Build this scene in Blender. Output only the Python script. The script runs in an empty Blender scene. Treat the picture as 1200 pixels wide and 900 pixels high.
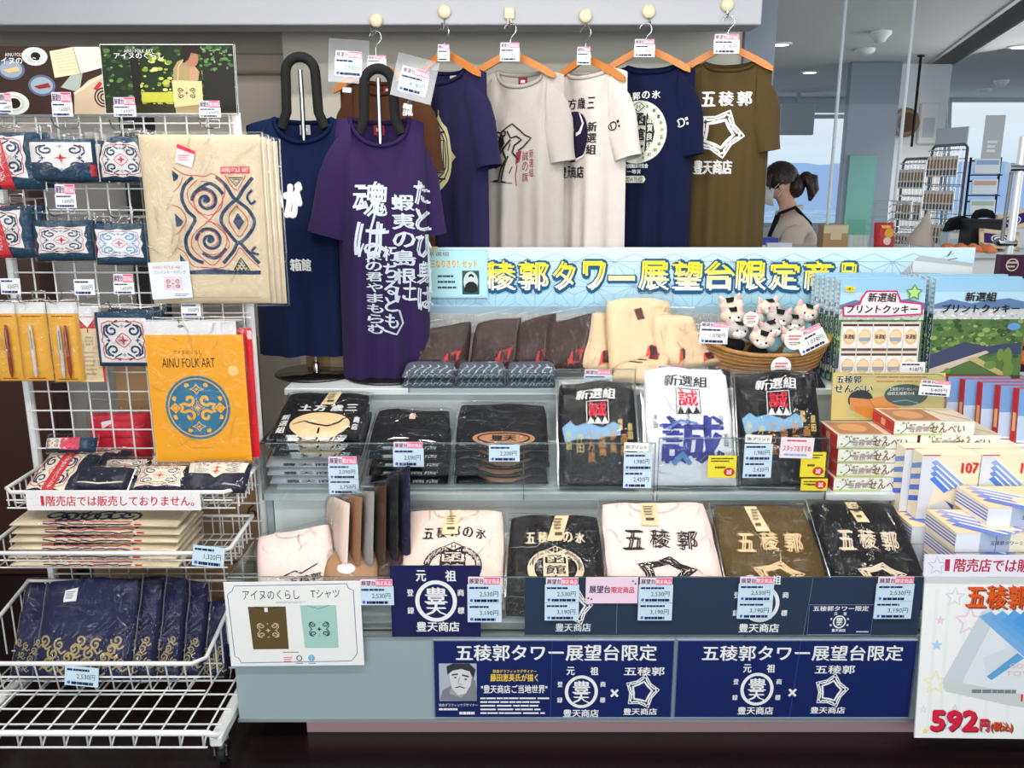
import bpy, bmesh, math, random
from mathutils import Vector as V, Matrix, noise
from mathutils.geometry import tessellate_polygon
sin, cos, PI = math.sin, math.cos, math.pi
SC = bpy.context.scene
COL = SC.collection
# ---------------------------------------------------------------- camera
EYE = 1.5; FPX = 1000.0; TAN = 0.235
PITCH = math.atan(TAN); ST, CT = sin(PITCH), cos(PITCH)
cam_d = bpy.data.cameras.new('camera'); cam_d.sensor_width = 36.0; cam_d.lens = 36.0*FPX/1200.0
cam_d.clip_start = 0.05; cam_d.clip_end = 3000
cam = bpy.data.objects.new('camera', cam_d); COL.objects.link(cam)
cam.location = (0, 0, EYE); cam.rotation_euler = (PI/2-PITCH, 0, 0)
SC.camera = cam
# ---------------------------------------------------------------- exposure, world, lights
SC.view_settings.view_transform = 'Standard'; SC.view_settings.look = 'None'
SC.view_settings.exposure = -0.06; SC.view_settings.gamma = 1.0
SC.view_settings.use_curve_mapping = False
SC.cycles.transparent_max_bounces = 24
SC.cycles.max_bounces = 7
SC.cycles.sample_clamp_indirect = 6.0
W = bpy.data.worlds.new('sky'); SC.world = W; W.use_nodes = True
nt = W.node_tree; nt.nodes.clear()
tc = nt.nodes.new('ShaderNodeTexCoord'); sp = nt.nodes.new('ShaderNodeSeparateXYZ')
rp = nt.nodes.new('ShaderNodeValToRGB'); bg = nt.nodes.new('ShaderNodeBackground'); wo = nt.nodes.new('ShaderNodeOutputWorld')
nt.links.new(tc.outputs['Generated'], sp.inputs[0]); nt.links.new(sp.outputs['Z'], rp.inputs[0])
nt.links.new(rp.outputs[0], bg.inputs[0]); nt.links.new(bg.outputs[0], wo.inputs[0])
els = rp.color_ramp.elements
els[0].position = 0.0; els[0].color = (0.60, 0.76, 0.92, 1)
els[1].position = 0.5; els[1].color = (0.42, 0.62, 0.90, 1)
e = els.new(0.05); e.color = (0.72, 0.84, 0.95, 1)
e = els.new(0.12); e.color = (0.84, 0.92, 0.98, 1)
bg.inputs[1].default_value = 1.1
def area_light(name, loc, aim, sx, sy, power, col=(1, 1, 1)):
    d = bpy.data.lights.new(name, 'AREA'); d.shape = 'RECTANGLE'; d.size = sx; d.size_y = sy; d.energy = power; d.color = col
    o = bpy.data.objects.new(name, d); COL.objects.link(o); o.location = loc
    o.rotation_euler = (V(aim)-V(loc)).to_track_quat('-Z', 'Y').to_euler()
    return o
area_light('window_daylight', (-0.6, -2.6, 2.0), (0, 3, 1.0), 6.5, 1.8, 150, (1.0, 0.985, 0.96))
area_light('added_counter_strip', (0.1, 2.35, 2.49), (0.1, 2.45, 0.5), 3.4, 0.10, 38, (1.0, 0.96, 0.9))  # unseen strip added above the counter, kept narrow to streak the plastic film
area_light('added_aisle_strip', (0.1, 0.75, 2.49), (0.1, 2.2, 0.6), 3.4, 0.10, 40, (1.0, 0.97, 0.93))  # unseen strip added over the aisle, narrowed for crisp highlights on the bags
area_light('side_window_daylight', (4.6, 5.0, 1.7), (0.5, 4.0, 1.2), 5.0, 1.6, 60, (0.93, 0.97, 1.0))
# ---------------------------------------------------------------- helpers
def ray(u, v):
    x = (u-600)/FPX; y = (v-450)/FPX
    return x, CT-y*ST, -ST-y*CT
def P(u, v, Y):
    x, dy, dz = ray(u, v); k = Y/dy
    return V((x*k, Y, EYE+dz*k))
def PZ(u, v, z):
    x, dy, dz = ray(u, v); k = (z-EYE)/dz
    return V((x*k, dy*k, z))
def ppm(v, Y):            # pixels per metre at depth Y on image row v
    return FPX*(CT-(v-450)/FPX*ST)/Y
def lin(c):
    return tuple((x/12.92 if x <= .04045 else ((x+.055)/1.055)**2.4) for x in [k/255.0 for k in c])
_mats = {}
def mat(key, rgb, rough=0.55, metal=0.0, spec=0.4, noise_s=0, noise_a=0.0, bump=0.0, bump_s=200, alpha=1.0, coat=0.0, emit=0.0, sheen=0.0):
    if key in _mats: return _mats[key]
    m = bpy.data.materials.new(key); m.use_nodes = True; n = m.node_tree.nodes; L = m.node_tree.links
    b = n['Principled BSDF']; c = lin(rgb)
    b.inputs['Base Color'].default_value = (*c, 1); b.inputs['Roughness'].default_value = rough
    b.inputs['Metallic'].default_value = metal; b.inputs['Specular IOR Level'].default_value = spec
    b.inputs['Coat Weight'].default_value = coat; b.inputs['Sheen Weight'].default_value = sheen
    if emit:
        b.inputs['Emission Color'].default_value = (*c, 1); b.inputs['Emission Strength'].default_value = emit
    if noise_s:
        t = n.new('ShaderNodeTexCoord'); z = n.new('ShaderNodeTexNoise'); z.inputs['Scale'].default_value = noise_s; z.inputs['Detail'].default_value = 3
        mx = n.new('ShaderNodeMix'); mx.data_type = 'RGBA'; L.new(t.outputs['Object'], z.inputs['Vector']); L.new(z.outputs['Fac'], mx.inputs[0])
        mx.inputs[6].default_value = (*[max(0, k*(1-noise_a)) for k in c], 1); mx.inputs[7].default_value = (*[min(1, k*(1+noise_a)) for k in c], 1)
        L.new(mx.outputs[2], b.inputs['Base Color'])
    if bump:
        t = n.new('ShaderNodeTexCoord'); z = n.new('ShaderNodeTexNoise'); z.inputs['Scale'].default_value = bump_s; z.inputs['Detail'].default_value = 2
        bp = n.new('ShaderNodeBump'); bp.inputs['Strength'].default_value = bump; bp.inputs['Distance'].default_value = .01
        L.new(t.outputs['Object'], z.inputs['Vector']); L.new(z.outputs['Fac'], bp.inputs['Height']); L.new(bp.outputs[0], b.inputs['Normal'])
    _mats[key] = m
    return m
def ink(r, g, b): return mat('ink_%d_%d_%d' % (r, g, b), (r, g, b), .55, spec=.25)
def card(r, g, b): return mat('card_%d_%d_%d' % (r, g, b), (r, g, b), .42, spec=.35, noise_s=6, noise_a=.02)
def cloth(r, g, b): return mat('cloth_%d_%d_%d' % (r, g, b), (r, g, b), .9, spec=.15, noise_s=30, noise_a=.07, bump=.25, bump_s=420, sheen=.05)
def film_mat(key, base, gain, rough, bump, scale, tint=(1, 1, 1)):
    if key in _mats: return _mats[key]
    m = bpy.data.materials.new(key); m.use_nodes = True; n = m.node_tree.nodes; L = m.node_tree.links; n.clear()
    o = n.new('ShaderNodeOutputMaterial'); mx = n.new('ShaderNodeMixShader'); tr = n.new('ShaderNodeBsdfTransparent'); gl = n.new('ShaderNodeBsdfGlossy')
    gl.inputs['Roughness'].default_value = rough; tr.inputs[0].default_value = (*tint, 1)
    fr = n.new('ShaderNodeLayerWeight'); fr.inputs[0].default_value = .35
    ma = n.new('ShaderNodeMath'); ma.operation = 'MULTIPLY_ADD'; ma.inputs[1].default_value = gain; ma.inputs[2].default_value = base; ma.use_clamp = True
    L.new(fr.outputs['Fresnel'], ma.inputs[0]); L.new(ma.outputs[0], mx.inputs[0]); L.new(tr.outputs[0], mx.inputs[1]); L.new(gl.outputs[0], mx.inputs[2]); L.new(mx.outputs[0], o.inputs[0])
    if bump:
        t = n.new('ShaderNodeTexCoord'); z = n.new('ShaderNodeTexNoise'); z.inputs['Scale'].default_value = scale; z.inputs['Detail'].default_value = 4; z.inputs['Distortion'].default_value = 1.2
        bp = n.new('ShaderNodeBump'); bp.inputs['Strength'].default_value = bump; bp.inputs['Distance'].default_value = .02
        L.new(t.outputs['Object'], z.inputs['Vector']); L.new(z.outputs['Fac'], bp.inputs['Height']); L.new(bp.outputs[0], gl.inputs['Normal']); L.new(bp.outputs[0], fr.inputs['Normal'])
    _mats[key] = m
    return m
FILM = film_mat('clear_plastic_film', .014, .36, .045, 1.0, 14)
FOLD = film_mat('plastic_film_fold', .16, .6, .16, 0, 1)
ACRYL = film_mat('clear_acrylic', .035, .5, .03, 0, 1, (.93, .96, .96))
ACEDGE = film_mat('acrylic_edge', .35, .5, .15, 0, 1, (.8, .86, .86))
WHITE = card(240, 240, 238); PAPER = card(236, 238, 240)
WIREW = mat('white_coated_wire', (232, 234, 234), .35, spec=.5)
CHROME = mat('chrome_steel', (205, 207, 210), .16, metal=1.0)
BLK = mat('black_foam', (16, 16, 20), .85)
NAVY = card(14, 34, 92); NAVYINK = ink(20, 34, 84)

class MB:
    def __init__(s): s.v = []; s.f = []; s.mi = []; s.sm = []; s.mats = []
    def _m(s, m):
        if m not in s.mats: s.mats.append(m)
        return s.mats.index(m)
    def add(s, vs, fs, m, sm=False):
        b = len(s.v); s.v += [tuple(x) for x in vs]; i = s._m(m)
        for f in fs:
            s.f.append(tuple(b+k for k in f)); s.mi.append(i); s.sm.append(sm)
    def box(s, lo, hi, m, b=0.0, M=None):
        lo = V(lo); hi = V(hi)
        if b <= 0:
            vs = [V((x, y, z)) for z in (lo.z, hi.z) for y in (lo.y, hi.y) for x in (lo.x, hi.x)]
            fs = [(0, 2, 3, 1), (4, 5, 7, 6), (0, 1, 5, 4), (2, 6, 7, 3), (0, 4, 6, 2), (1, 3, 7, 5)]
        else:
            b = min(b, *(0.49*(hi[i]-lo[i]) for i in range(3)))
            vs = []; ix = {}
            for cx in (0, 1):
                for cy in (0, 1):
                    for cz in (0, 1):
                        for ax in range(3):
                            p = [0, 0, 0]
                            for k, c in enumerate((cx, cy, cz)):
                                e_ = hi[k] if c else lo[k]
                                p[k] = e_ if k == ax else (e_-b if c else e_+b)
                            ix[(cx, cy, cz, ax)] = len(vs); vs.append(V(p))
            fs = []
            for ax in range(3):
                o1, o2 = [k for k in range(3) if k != ax]
                for c in (0, 1):
                    q = []
                    for a_, b_ in ((0, 0), (1, 0), (1, 1), (0, 1)):
                        k = [0, 0, 0]; k[ax] = c; k[o1] = a_; k[o2] = b_; q.append(ix[(*k, ax)])
                    flip = (c == 0) ^ (ax == 1)
                    fs.append(tuple(reversed(q)) if flip else tuple(q))
            for ax in range(3):
                o1, o2 = [k for k in range(3) if k != ax]
                for a_ in (0, 1):
                    for b_ in (0, 1):
                        k0 = [0, 0, 0]; k0[o1] = a_; k0[o2] = b_; k1 = list(k0); k1[ax] = 1
                        fs.append((ix[(*k0, o1)], ix[(*k1, o1)], ix[(*k1, o2)], ix[(*k0, o2)]))
            for cx in (0, 1):
                for cy in (0, 1):
                    for cz in (0, 1): fs.append(tuple(ix[(cx, cy, cz, a_)] for a_ in range(3)))
        if M: vs = [M @ x for x in vs]
        s.add(vs, fs, m)
    def grid(s, F, nu, nv, m, sm=True, closed_u=False):
        vs = [F(i/nu, j/nv) for j in range(nv+1) for i in range(nu+1)]
        fs = [(j*(nu+1)+i, j*(nu+1)+i+1, (j+1)*(nu+1)+i+1, (j+1)*(nu+1)+i) for j in range(nv) for i in range(nu)]
        s.add(vs, fs, m, sm)
    def tube(s, pts, r, m, n=6, closed=False, cap=True):
        pts = [V(p) for p in pts]; N = len(pts); vs = []; up = None
        for i, p in enumerate(pts):
            a = pts[(i-1) % N] if (closed or i > 0) else p; b = pts[(i+1) % N] if (closed or i < N-1) else p
            t = (b-a).normalized() if (b-a).length > 1e-9 else V((0, 0, 1))
            if up is None: up = V((0, 0, 1)) if abs(t.z) < .9 else V((0, 1, 0))
            x = up.cross(t)
            if x.length < 1e-6: x = t.orthogonal()
            x.normalize(); y = t.cross(x); up = y
            rr = r[i] if isinstance(r, (list, tuple)) else r
            vs += [p+x*(rr*cos(2*PI*k/n))+y*(rr*sin(2*PI*k/n)) for k in range(n)]
        fs = []
        for i in range(N if closed else N-1):
            j = (i+1) % N
            fs += [(i*n+k, i*n+(k+1) % n, j*n+(k+1) % n, j*n+k) for k in range(n)]
        s.add(vs, fs, m, True)
        if cap and not closed: s.add(vs[:n], [tuple(reversed(range(n)))], m); s.add(vs[-n:], [tuple(range(n))], m)
    def lathe(s, prof, m, n=20, M=None, sm=True, sx=1, sy=1):
        vs = []
        for r, z in prof: vs += [V((r*cos(2*PI*k/n)*sx, r*sin(2*PI*k/n)*sy, z)) for k in range(n)]
        fs = [(i*n+k, i*n+(k+1) % n, (i+1)*n+(k+1) % n, (i+1)*n+k) for i in range(len(prof)-1) for k in range(n)]
        if M: vs = [M @ x for x in vs]
        s.add(vs, fs, m, sm)
        s.add(vs[:n], [tuple(reversed(range(n)))], m); s.add(vs[-n:], [tuple(range(n))], m)
    def ball(s, c, r, m, n=10, M=None):
        c = V(c); r = V(r) if not isinstance(r, (int, float)) else V((r, r, r)); vs = []
        k2 = max(4, n//2+1)
        for j in range(k2+1):
            a = PI*j/k2
            vs += [V((r.x*sin(a)*cos(2*PI*k/n), r.y*sin(a)*sin(2*PI*k/n), -r.z*cos(a))) for k in range(n)]
        if M: vs = [M @ x for x in vs]
        vs = [x+c for x in vs]
        s.add(vs, [(i*n+k, i*n+(k+1) % n, (i+1)*n+(k+1) % n, (i+1)*n+k) for i in range(k2) for k in range(n)], m, True)
    def poly(s, F, pts, m, h=0): s.add([F(a, b, h) for a, b in pts], [tuple(range(len(pts)))], m)
    def stroke(s, F, pts, w, m, h=0, closed=False):
        N = len(pts); L_ = []; R_ = []
        for i, p in enumerate(pts):
            a = pts[i-1] if (closed or i > 0) else p; b = pts[(i+1) % N] if (closed or i < N-1) else p
            dx, dy = b[0]-a[0], b[1]-a[1]; d = math.hypot(dx, dy) or 1
            ww = (w[i] if isinstance(w, (list, tuple)) else w)/2
            nx, ny = -dy/d*ww, dx/d*ww
            L_.append(F(p[0]+nx, p[1]+ny, h)); R_.append(F(p[0]-nx, p[1]-ny, h))
        k = N if closed else N-1
        s.add(L_+R_, [(N+i, N+(i+1) % N, (i+1) % N, i) for i in range(k)], m)
    def build(s, name, parent=None, loc=None, rot=None, world=False):
        me = bpy.data.meshes.new(name)
        vs = s.v
        if world:
            o_ = V(loc) if loc is not None else parent.location
            vs = [tuple(V(x)-o_) for x in vs]
        me.from_pydata(vs, [], s.f)
        for m in s.mats: me.materials.append(m)
        me.polygons.foreach_set('material_index', s.mi); me.polygons.foreach_set('use_smooth', s.sm); me.update()
        o = bpy.data.objects.new(name, me); COL.objects.link(o)
        if parent is not None: o.parent = parent
        if loc is not None: o.location = loc
        if rot is not None: o.rotation_euler = rot
        return o
# ---- lettering (built-in font), cached per string
_txt = {}
def glyphs(t, bold=0.0):
    k = (t, bold)
    if k in _txt: return _txt[k]
    cu = bpy.data.curves.new('t', 'FONT'); cu.body = t; cu.size = 1; cu.offset = bold; cu.resolution_u = 2; cu.fill_mode = 'FRONT'
    ob = bpy.data.objects.new('t', cu); COL.objects.link(ob)
    dg = bpy.context.evaluated_depsgraph_get(); me = bpy.data.meshes.new_from_object(ob.evaluated_get(dg))
    vs = [(v.co.x, v.co.y) for v in me.vertices]; fs = [tuple(p.vertices) for p in me.polygons]
    bpy.data.objects.remove(ob); bpy.data.curves.remove(cu); bpy.data.meshes.remove(me)
    xs = [a for a, b in vs] or [0]; ys = [b for a, b in vs] or [0]
    x0, x1, y0, y1 = min(xs), max(xs), min(ys), max(ys)
    vs = [((a-x0)/((x1-x0) or 1), (b-y0)/((y1-y0) or 1)) for a, b in vs]
    _txt[k] = (vs, fs); return _txt[k]

class Art:            # flat drawing on a surface F(s,t,h); coordinates run in a photo-like box u0,v0..u1,v1 (v down)
    def __init__(s, mb, F, box, w, l):
        s.mb = mb; s.F = F; s.b = box; s.w = w; s.l = l; s.k = w/(box[2]-box[0]); s.base = 0.0004; s.tess = 0; s.n = 0
    def q(s, u, v):
        b = s.b; return ((u-b[0])/(b[2]-b[0])*s.w, (b[3]-v)/(b[3]-b[1])*s.l)
    def h(s, L): s.n += 1; return s.base*L+s.n*4e-6
    def tris(s, vs, fs, m, L):
        """triangles split until every edge is shorter than tess, then laid on the surface"""
        stack = [tuple(V((*vs[i], 0)) for i in f) for f in fs]; out = []; d2 = s.tess**2
        while stack:
            a, b, c = stack.pop(); e = ((a-b).length_squared, (b-c).length_squared, (c-a).length_squared); k = e.index(max(e))
            if e[k] <= d2: out += [a, b, c]; continue
            if k == 1: a, b, c = b, c, a
            elif k == 2: a, b, c = c, a, b
            mm = (a+b)/2; stack += [(a, mm, c), (mm, b, c)]
        h = s.h(L); s.mb.add([s.F(p.x, p.y, h) for p in out], [(i, i+1, i+2) for i in range(0, len(out), 3)], m)
    def poly(s, pts, m, L=1):
        q = [s.q(*p) for p in pts][::-1]
        if s.tess: s.tris(q, tessellate_polygon([[V((*p, 0)) for p in q]]), m, L)
        else: s.mb.poly(s.F, q, m, s.h(L))
    def rect(s, u0, v0, u1, v1, m, L=1, n=1):
        for i in range(n):
            a = u0+(u1-u0)*i/n; b = u0+(u1-u0)*(i+1)/n
            s.poly([(a, v0), (b, v0), (b, v1), (a, v1)], m, L)
    def ell(s, cu, cv, ru, rv, m, L=1, n=20, a0=0, a1=2*PI):
        s.poly([(cu+ru*cos(a0+(a1-a0)*i/n), cv+rv*sin(a0+(a1-a0)*i/n)) for i in range(n+(0 if a1-a0 > 6.28 else 1))], m, L)
    def line(s, pts, w, m, L=1, closed=False):
        ww = [x*s.k for x in w] if isinstance(w, (list, tuple)) else w*s.k
        q = [s.q(*p) for p in pts]
        if s.tess and not isinstance(ww, list):
            if closed: q.append(q[0])
            z = [q[0]]
            for a, b in zip(q, q[1:]):
                k = max(1, int(math.hypot(b[0]-a[0], b[1]-a[1])/s.tess+.999)); z += [(a[0]+(b[0]-a[0])*i/k, a[1]+(b[1]-a[1])*i/k) for i in range(1, k+1)]
            q = z[:-1] if closed else z
        s.mb.stroke(s.F, q, ww, m, s.h(L), closed)
    def ring(s, cu, cv, ru, rv, w, m, L=1, n=28):
        s.line([(cu+ru*cos(2*PI*i/n), cv+rv*sin(2*PI*i/n)) for i in range(n)], w, m, L, True)
    def frame(s, u0, v0, u1, v1, w, m, L=1): s.line([(u0, v0), (u1, v0), (u1, v1), (u0, v1)], w, m, L, True)
    def text(s, t, u0, v0, u1, v1, m, L=1, bold=.018, slant=0, rot=0):
        vs, fs = glyphs(t); c, sn = cos(rot), sin(rot); cu, cv = (u0+u1)/2, (v0+v1)/2; e_ = bold*(v1-v0)
        if bold <= .012: sh = [(0, 0)]
        elif bold <= .05: sh = [(-e_, -e_*.6), (e_, e_*.6)]
        else: sh = [(e_*cos(k*PI/4), e_*sin(k*PI/4)) for k in range(8)]
        u0 += e_; u1 -= e_; v0 += e_*.6; v1 -= e_*.6
        for du_, dv_ in sh:
            out = []
            for x, y in vs:
                u = u0+(u1-u0)*x+slant*(v1-v0)*(y-.5)+du_; v = v1+(v0-v1)*y+dv_
                if rot: du, dv = u-cu, v-cv; u, v = cu+du*c-dv*sn, cv+du*sn+dv*c
                out.append(s.q(u, v))
            h = s.h(L)
            if s.tess:
                keep = s.h; s.h = lambda L_: h; s.tris(out, [(f[0], f[i], f[i+1]) for f in fs for i in range(1, len(f)-1)], m, L); s.h = keep
            else: s.mb.add([s.F(*p, h) for p in out], fs, m)
    def vtext(s, t, u0, v0, u1, v1, m, L=1, bold=.018, slant=0):
        n = len(t); d = (v1-v0)/n
        for i, ch in enumerate(t): s.text(ch, u0, v0+d*(i+.06), u1, v0+d*(i+.94), m, L, bold, slant)
    def lines(s, u0, v0, u1, v1, n, m, L=1, fill=.45, seed=1):    # unreadable small print: rows of broken dashes
        r = random.Random(seed); d = (v1-v0)/n
        for i in range(n):
            u = u0; end = u1-(u1-u0)*r.random()*.25
            while u < end:
                w = min((u1-u0)*(.06+.2*r.random()), end-u); s.rect(u, v0+d*i+d*.2, u+w*.9, v0+d*i+d*(.2+fill), m, L); u += w
    def star(s, cu, cv, r, w, m, L=1, inner=.45, rot=-PI/2, fill=False):
        p = [(cu+(r if i % 2 == 0 else r*inner)*cos(rot+PI*i/5), cv+(r if i % 2 == 0 else r*inner)*sin(rot+PI*i/5)) for i in range(10)]
        if fill: s.poly(p, m, L)
        else: s.line(p, w, m, L, True)

def tag(o, label, cat, group=None, kind=None):
    if kind: o['kind'] = kind
    if label: o['label'] = label
    if cat: o['category'] = cat
    if group: o['group'] = group
    return o
def thing(name, label, cat, loc=(0, 0, 0), rot=(0, 0, 0), group=None):
    o = bpy.data.objects.new(name, None); o.empty_display_size = .05; COL.objects.link(o); o.location = loc; o.rotation_euler = rot
    return tag(o, label, cat, group)
def struct(name, mb, label=None):
    o = mb.build(name, loc=(0, 0, 0)); o['kind'] = 'structure'
    if label: o['label'] = label
    return o
def copy_tree(o, parent=None):
    c = o.copy(); COL.objects.link(c); c.parent = parent
    for ch in list(o.children): copy_tree(ch, c)
    return c
def dup(o, loc, label, rot=None):
    c = copy_tree(o); c.location = loc; c['label'] = label
    if rot is not None: c.rotation_euler = rot
    return c
ORD = ['topmost', 'second from the top', 'third from the top', 'fourth from the top', 'fifth from the top', 'sixth from the top', 'seventh from the top', 'eighth from the top', 'ninth from the top']
def curve(pts, n=5):          # smooth line through points
    out = []
    for i in range(len(pts)-1):
        p0, p1, p2, p3 = pts[max(i-1, 0)], pts[i], pts[i+1], pts[min(i+2, len(pts)-1)]
        for k in range(n):
            t = k/n; out.append(tuple(.5*(2*p1[j]+(p2[j]-p0[j])*t+(2*p0[j]-5*p1[j]+4*p2[j]-p3[j])*t*t+(3*p1[j]-p0[j]-3*p2[j]+p3[j])*t**3) for j in (0, 1)))
    return out+[tuple(pts[-1])]
def flatF(w):             # local frame of an upright board: x right, z up, front at -y
    return lambda s_, t_, h=0: V((s_-w/2, -h, t_))
def board_dims(px, Y, lean=0.0):
    u0, v0, u1, v1 = px; um = (u0+u1)/2; lo = P(um, v1, Y); H = .1
    for _ in range(12):
        hi = P(um, v0, Y+H*sin(lean)); H = (hi.z-lo.z)/cos(lean)
    w = (u1-u0)/ppm((v0+v1)/2, Y+H*sin(lean)/2)
    return lo, w, H
def board(px, Y, face, lean=0.0, th=.004, side=None):
    """upright card at depth Y filling photo box px; returns mesh builder, Art, location, rotation"""
    lo, w, H = board_dims(px, Y, lean); mb = MB()
    mb.box((-w/2, 0, 0), (w/2, th, H), side or face)
    A = Art(mb, flatF(w), px, w, H)
    A.rect(*px, face, .5)
    return mb, A, lo, (-lean, 0, 0)
# ---- cloth slabs
def slabF(w, l, t, seed=0, amp=.003, sc=9, p=8, sh=0.0, skew=0.0):
    def F(s_, q_, h=0):
        a = min(1, abs(2*s_/w-1)); b = min(1, abs(2*q_/l-1))
        e_ = max(0, (1-a**p)*(1-b**p))
        nz = noise.noise(V((s_*sc+seed*3.1, q_*sc, seed*1.7)))*amp
        x = s_-w/2; y = q_
        if sh:
            k = max(0, q_/l-.62)/.38; x *= 1-sh*k*k*.7+.018*noise.noise(V((seed*5.3, q_*14, 2))); y -= sh*.30*l*abs(2*s_/w-1)**3*k+.012*noise.noise(V((s_*9, seed*3.7, 5)))*k
        if skew: y *= 1-1.1*skew*(1-s_/w); x += skew*y
        return V((x, y, t*(.3+.7*e_**.5)+nz*(e_**.3)+h))
    return F
def slab(mb, w, l, t, m, seed=0, amp=.003, nu=12, nv=14, sc=9, p=8, sh=0.0, skew=0.0):
    F = slabF(w, l, t, seed, amp, sc, p, sh, skew)
    ed = lambda x: .5-.5*cos(PI*x)
    mb.grid(lambda a, b: F(ed(a)*w, ed(b)*l), nu, nv, m)
    ring = [(ed(i/nu)*w, 0) for i in range(nu)]+[(w, ed(i/nv)*l) for i in range(nv)]+[(w-ed(i/nu)*w, l) for i in range(nu)]+[(0, l-ed(i/nv)*l) for i in range(nv)]
    N = len(ring); top = [F(a, b) for a, b in ring]; bot = [V((x.x, x.y, 0)) for x in top]
    mb.add(top+bot, [(N+i, N+(i+1) % N, (i+1) % N, i) for i in range(N)]+[tuple(reversed(range(N, 2*N)))], m)
    return F
def film(w, l, t, seed=0, amp=.006, ext=(.012, .012, .03), nu=22, nv=26, zlo=.001, skew=0.0):
    """crumpled clear bag over a slab w x l x t"""
    mb = MB(); W_ = w+2*ext[0]; L_ = l+ext[1]+ext[2]; amp *= .75
    def F(a, b):
        x = (a-.5)*W_; y = -ext[1]+b*L_
        ea = min(1, abs(2*a-1)); eb = min(1, abs(2*b-1)); e_ = max(0, (1-ea**7)*(1-eb**7))
        n1 = noise.noise(V((x*11+seed*2.3, y*11, seed))); n2 = abs(noise.noise(V((x*26, y*26+seed, seed*2.1))))
        x += (2*a-1)*.004*noise.noise(V((seed, y*16, 3))); y += (2*b-1)*.004*noise.noise(V((x*16, seed, 7)))
        if skew: y *= 1-1.1*skew*(1-a); x += skew*y
        return V((x, y, zlo+(t+.002)*e_**.4+max(0, (n1*.5+.5)*.5+n2*.8)*amp*(.25+.75*e_**.3)))
    mb.grid(F, nu, nv, FILM)
    r = random.Random(seed*7+3); K = 5+int(W_*L_*70)
    for i in range(K):                     # sharp folds of the film: small raised ridges
        a, b = .06+.88*r.random(), .06+.88*r.random(); an = r.choice((.3, .8, 1.2, 1.9, 2.6))+r.random()*.5; ln = (.1+.28*r.random()); N = 7; P_ = []
        for k in range(N):
            a = min(.98, max(.02, a)); b = min(.98, max(.02, b)); P_.append((a, b)); a += ln/N*cos(an); b += ln/N*sin(an); an += (r.random()-.5)*.9
        wd = .0012+.0022*r.random(); vs = []
        for k, (a, b) in enumerate(P_):
            q = P_[min(k+1, N-1)]; p0 = P_[max(k-1, 0)]; d = V(((q[0]-p0[0])*W_, (q[1]-p0[1])*L_, 0)); d = d.normalized() if d.length > 1e-6 else V((1, 0, 0)); nn = V((-d.y, d.x, 0)); tp = sin(PI*(k+.35)/(N-.3))*wd; c = F(a, b)
            vs += [c-nn*tp+V((0, 0, .0006)), c+V((0, 0, .0008+tp*.9)), c+nn*tp*1.3+V((0, 0, .0006))]
        mb.add(vs, [f for k in range(N-1) for f in ((3*k, 3*k+3, 3*k+4, 3*k+1), (3*k+1, 3*k+4, 3*k+5, 3*k+2))], FOLD, False)
    for e0, e1 in (((0, 0), (0, 1)), ((1, 0), (1, 1)), ((0, 1), (1, 1)), ((0, 0), (1, 0))):     # welded seam along the rim
        vs = []
        for k in range(13):
            a = e0[0]+(e1[0]-e0[0])*k/12; b = e0[1]+(e1[1]-e0[1])*k/12; c = F(a, b); ii = F(a+(.5-a)*.02 if e0[0] == e1[0] else a, b+(.5-b)*.02 if e0[1] == e1[1] else b)
            o_ = V((c.x-ii.x, c.y-ii.y, 0)).normalized()*.0022; vs += [c+o_*-.4+V((0, 0, .0008)), c+o_+V((0, 0, .0003))]
        mb.add(vs, [(2*k, 2*k+1, 2*k+3, 2*k+2) for k in range(12)], FOLD, False)
    return mb
# ---------------------------------------------------------------- the room
CEIL = 2.55
m_floor = mat('dark_polished_floor', (30, 20, 22), .22, spec=.5, noise_s=3, noise_a=.2)
m_ceil = mat('grey_ceiling_paint', (222, 220, 216), .9, noise_s=2, noise_a=.02)
m_cream = mat('cream_wall_panel', (216, 212, 198), .7, noise_s=2, noise_a=.02)
m_beige = mat('beige_wall_panel', (196, 188, 176), .7, noise_s=2, noise_a=.03)
m_head = mat('grey_header_paint', (178, 181, 188), .6, noise_s=2, noise_a=.02)
m_brown = mat('dark_brown_laminate', (58, 30, 26), .3, spec=.5, noise_s=5, noise_a=.15)
m_grey = mat('grey_wall_panel', (132, 130, 128), .7, noise_s=3, noise_a=.03)
m_pillar = mat('blue_grey_pillar', (128, 140, 154), .6, noise_s=3, noise_a=.03)
m_white = mat('white_wall_paint', (236, 238, 238), .7, noise_s=2, noise_a=.02)
m_alu = mat('window_aluminium', (175, 186, 190), .35, metal=.6)
def sbox(name, lo, hi, m, b=0):
    mb = MB(); mb.box(lo, hi, m, b); return struct(name, mb)
sbox('floor', (-4, -3, -.1), (9, 11.6, 0), m_floor)
sbox('ceiling', (-4, -3, CEIL), (9, 11.6, CEIL+.1), m_ceil)
hx = P(893, 15, 3.3).x
sbox('wall_header', (-4, 3.3, P(600, 29, 3.3).z), (hx, 3.45, CEIL), m_head, .004)
wx0, wx1 = P(335, 120, 3.75).x, P(868, 80, 3.75).x
sbox('wall_back', (wx0, 3.75, 0), (wx1, 3.85, CEIL), m_cream)
sbox('wall_back_end', (wx1, 3.72, 0), (wx1+.13, 3.9, CEIL), m_pillar, .004)
sbox('wall_recess', (-4, 4.0, 0), (wx0+.05, 4.1, CEIL), m_beige)
sbox('trim_1', (-4, 3.9, P(300, 85, 3.9).z), (wx0, 4.0, P(300, 62, 3.9).z), mat('trim_beige', (178, 166, 152), .6, noise_s=3, noise_a=.03), .008)
px0, px1 = P(60, 300, 3.2).x, P(160, 300, 3.2).x
sbox('wall_partition', (px0, 3.2, 0), (px1, 3.3, P(100, 146, 3.2).z), m_grey, .004)
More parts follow.
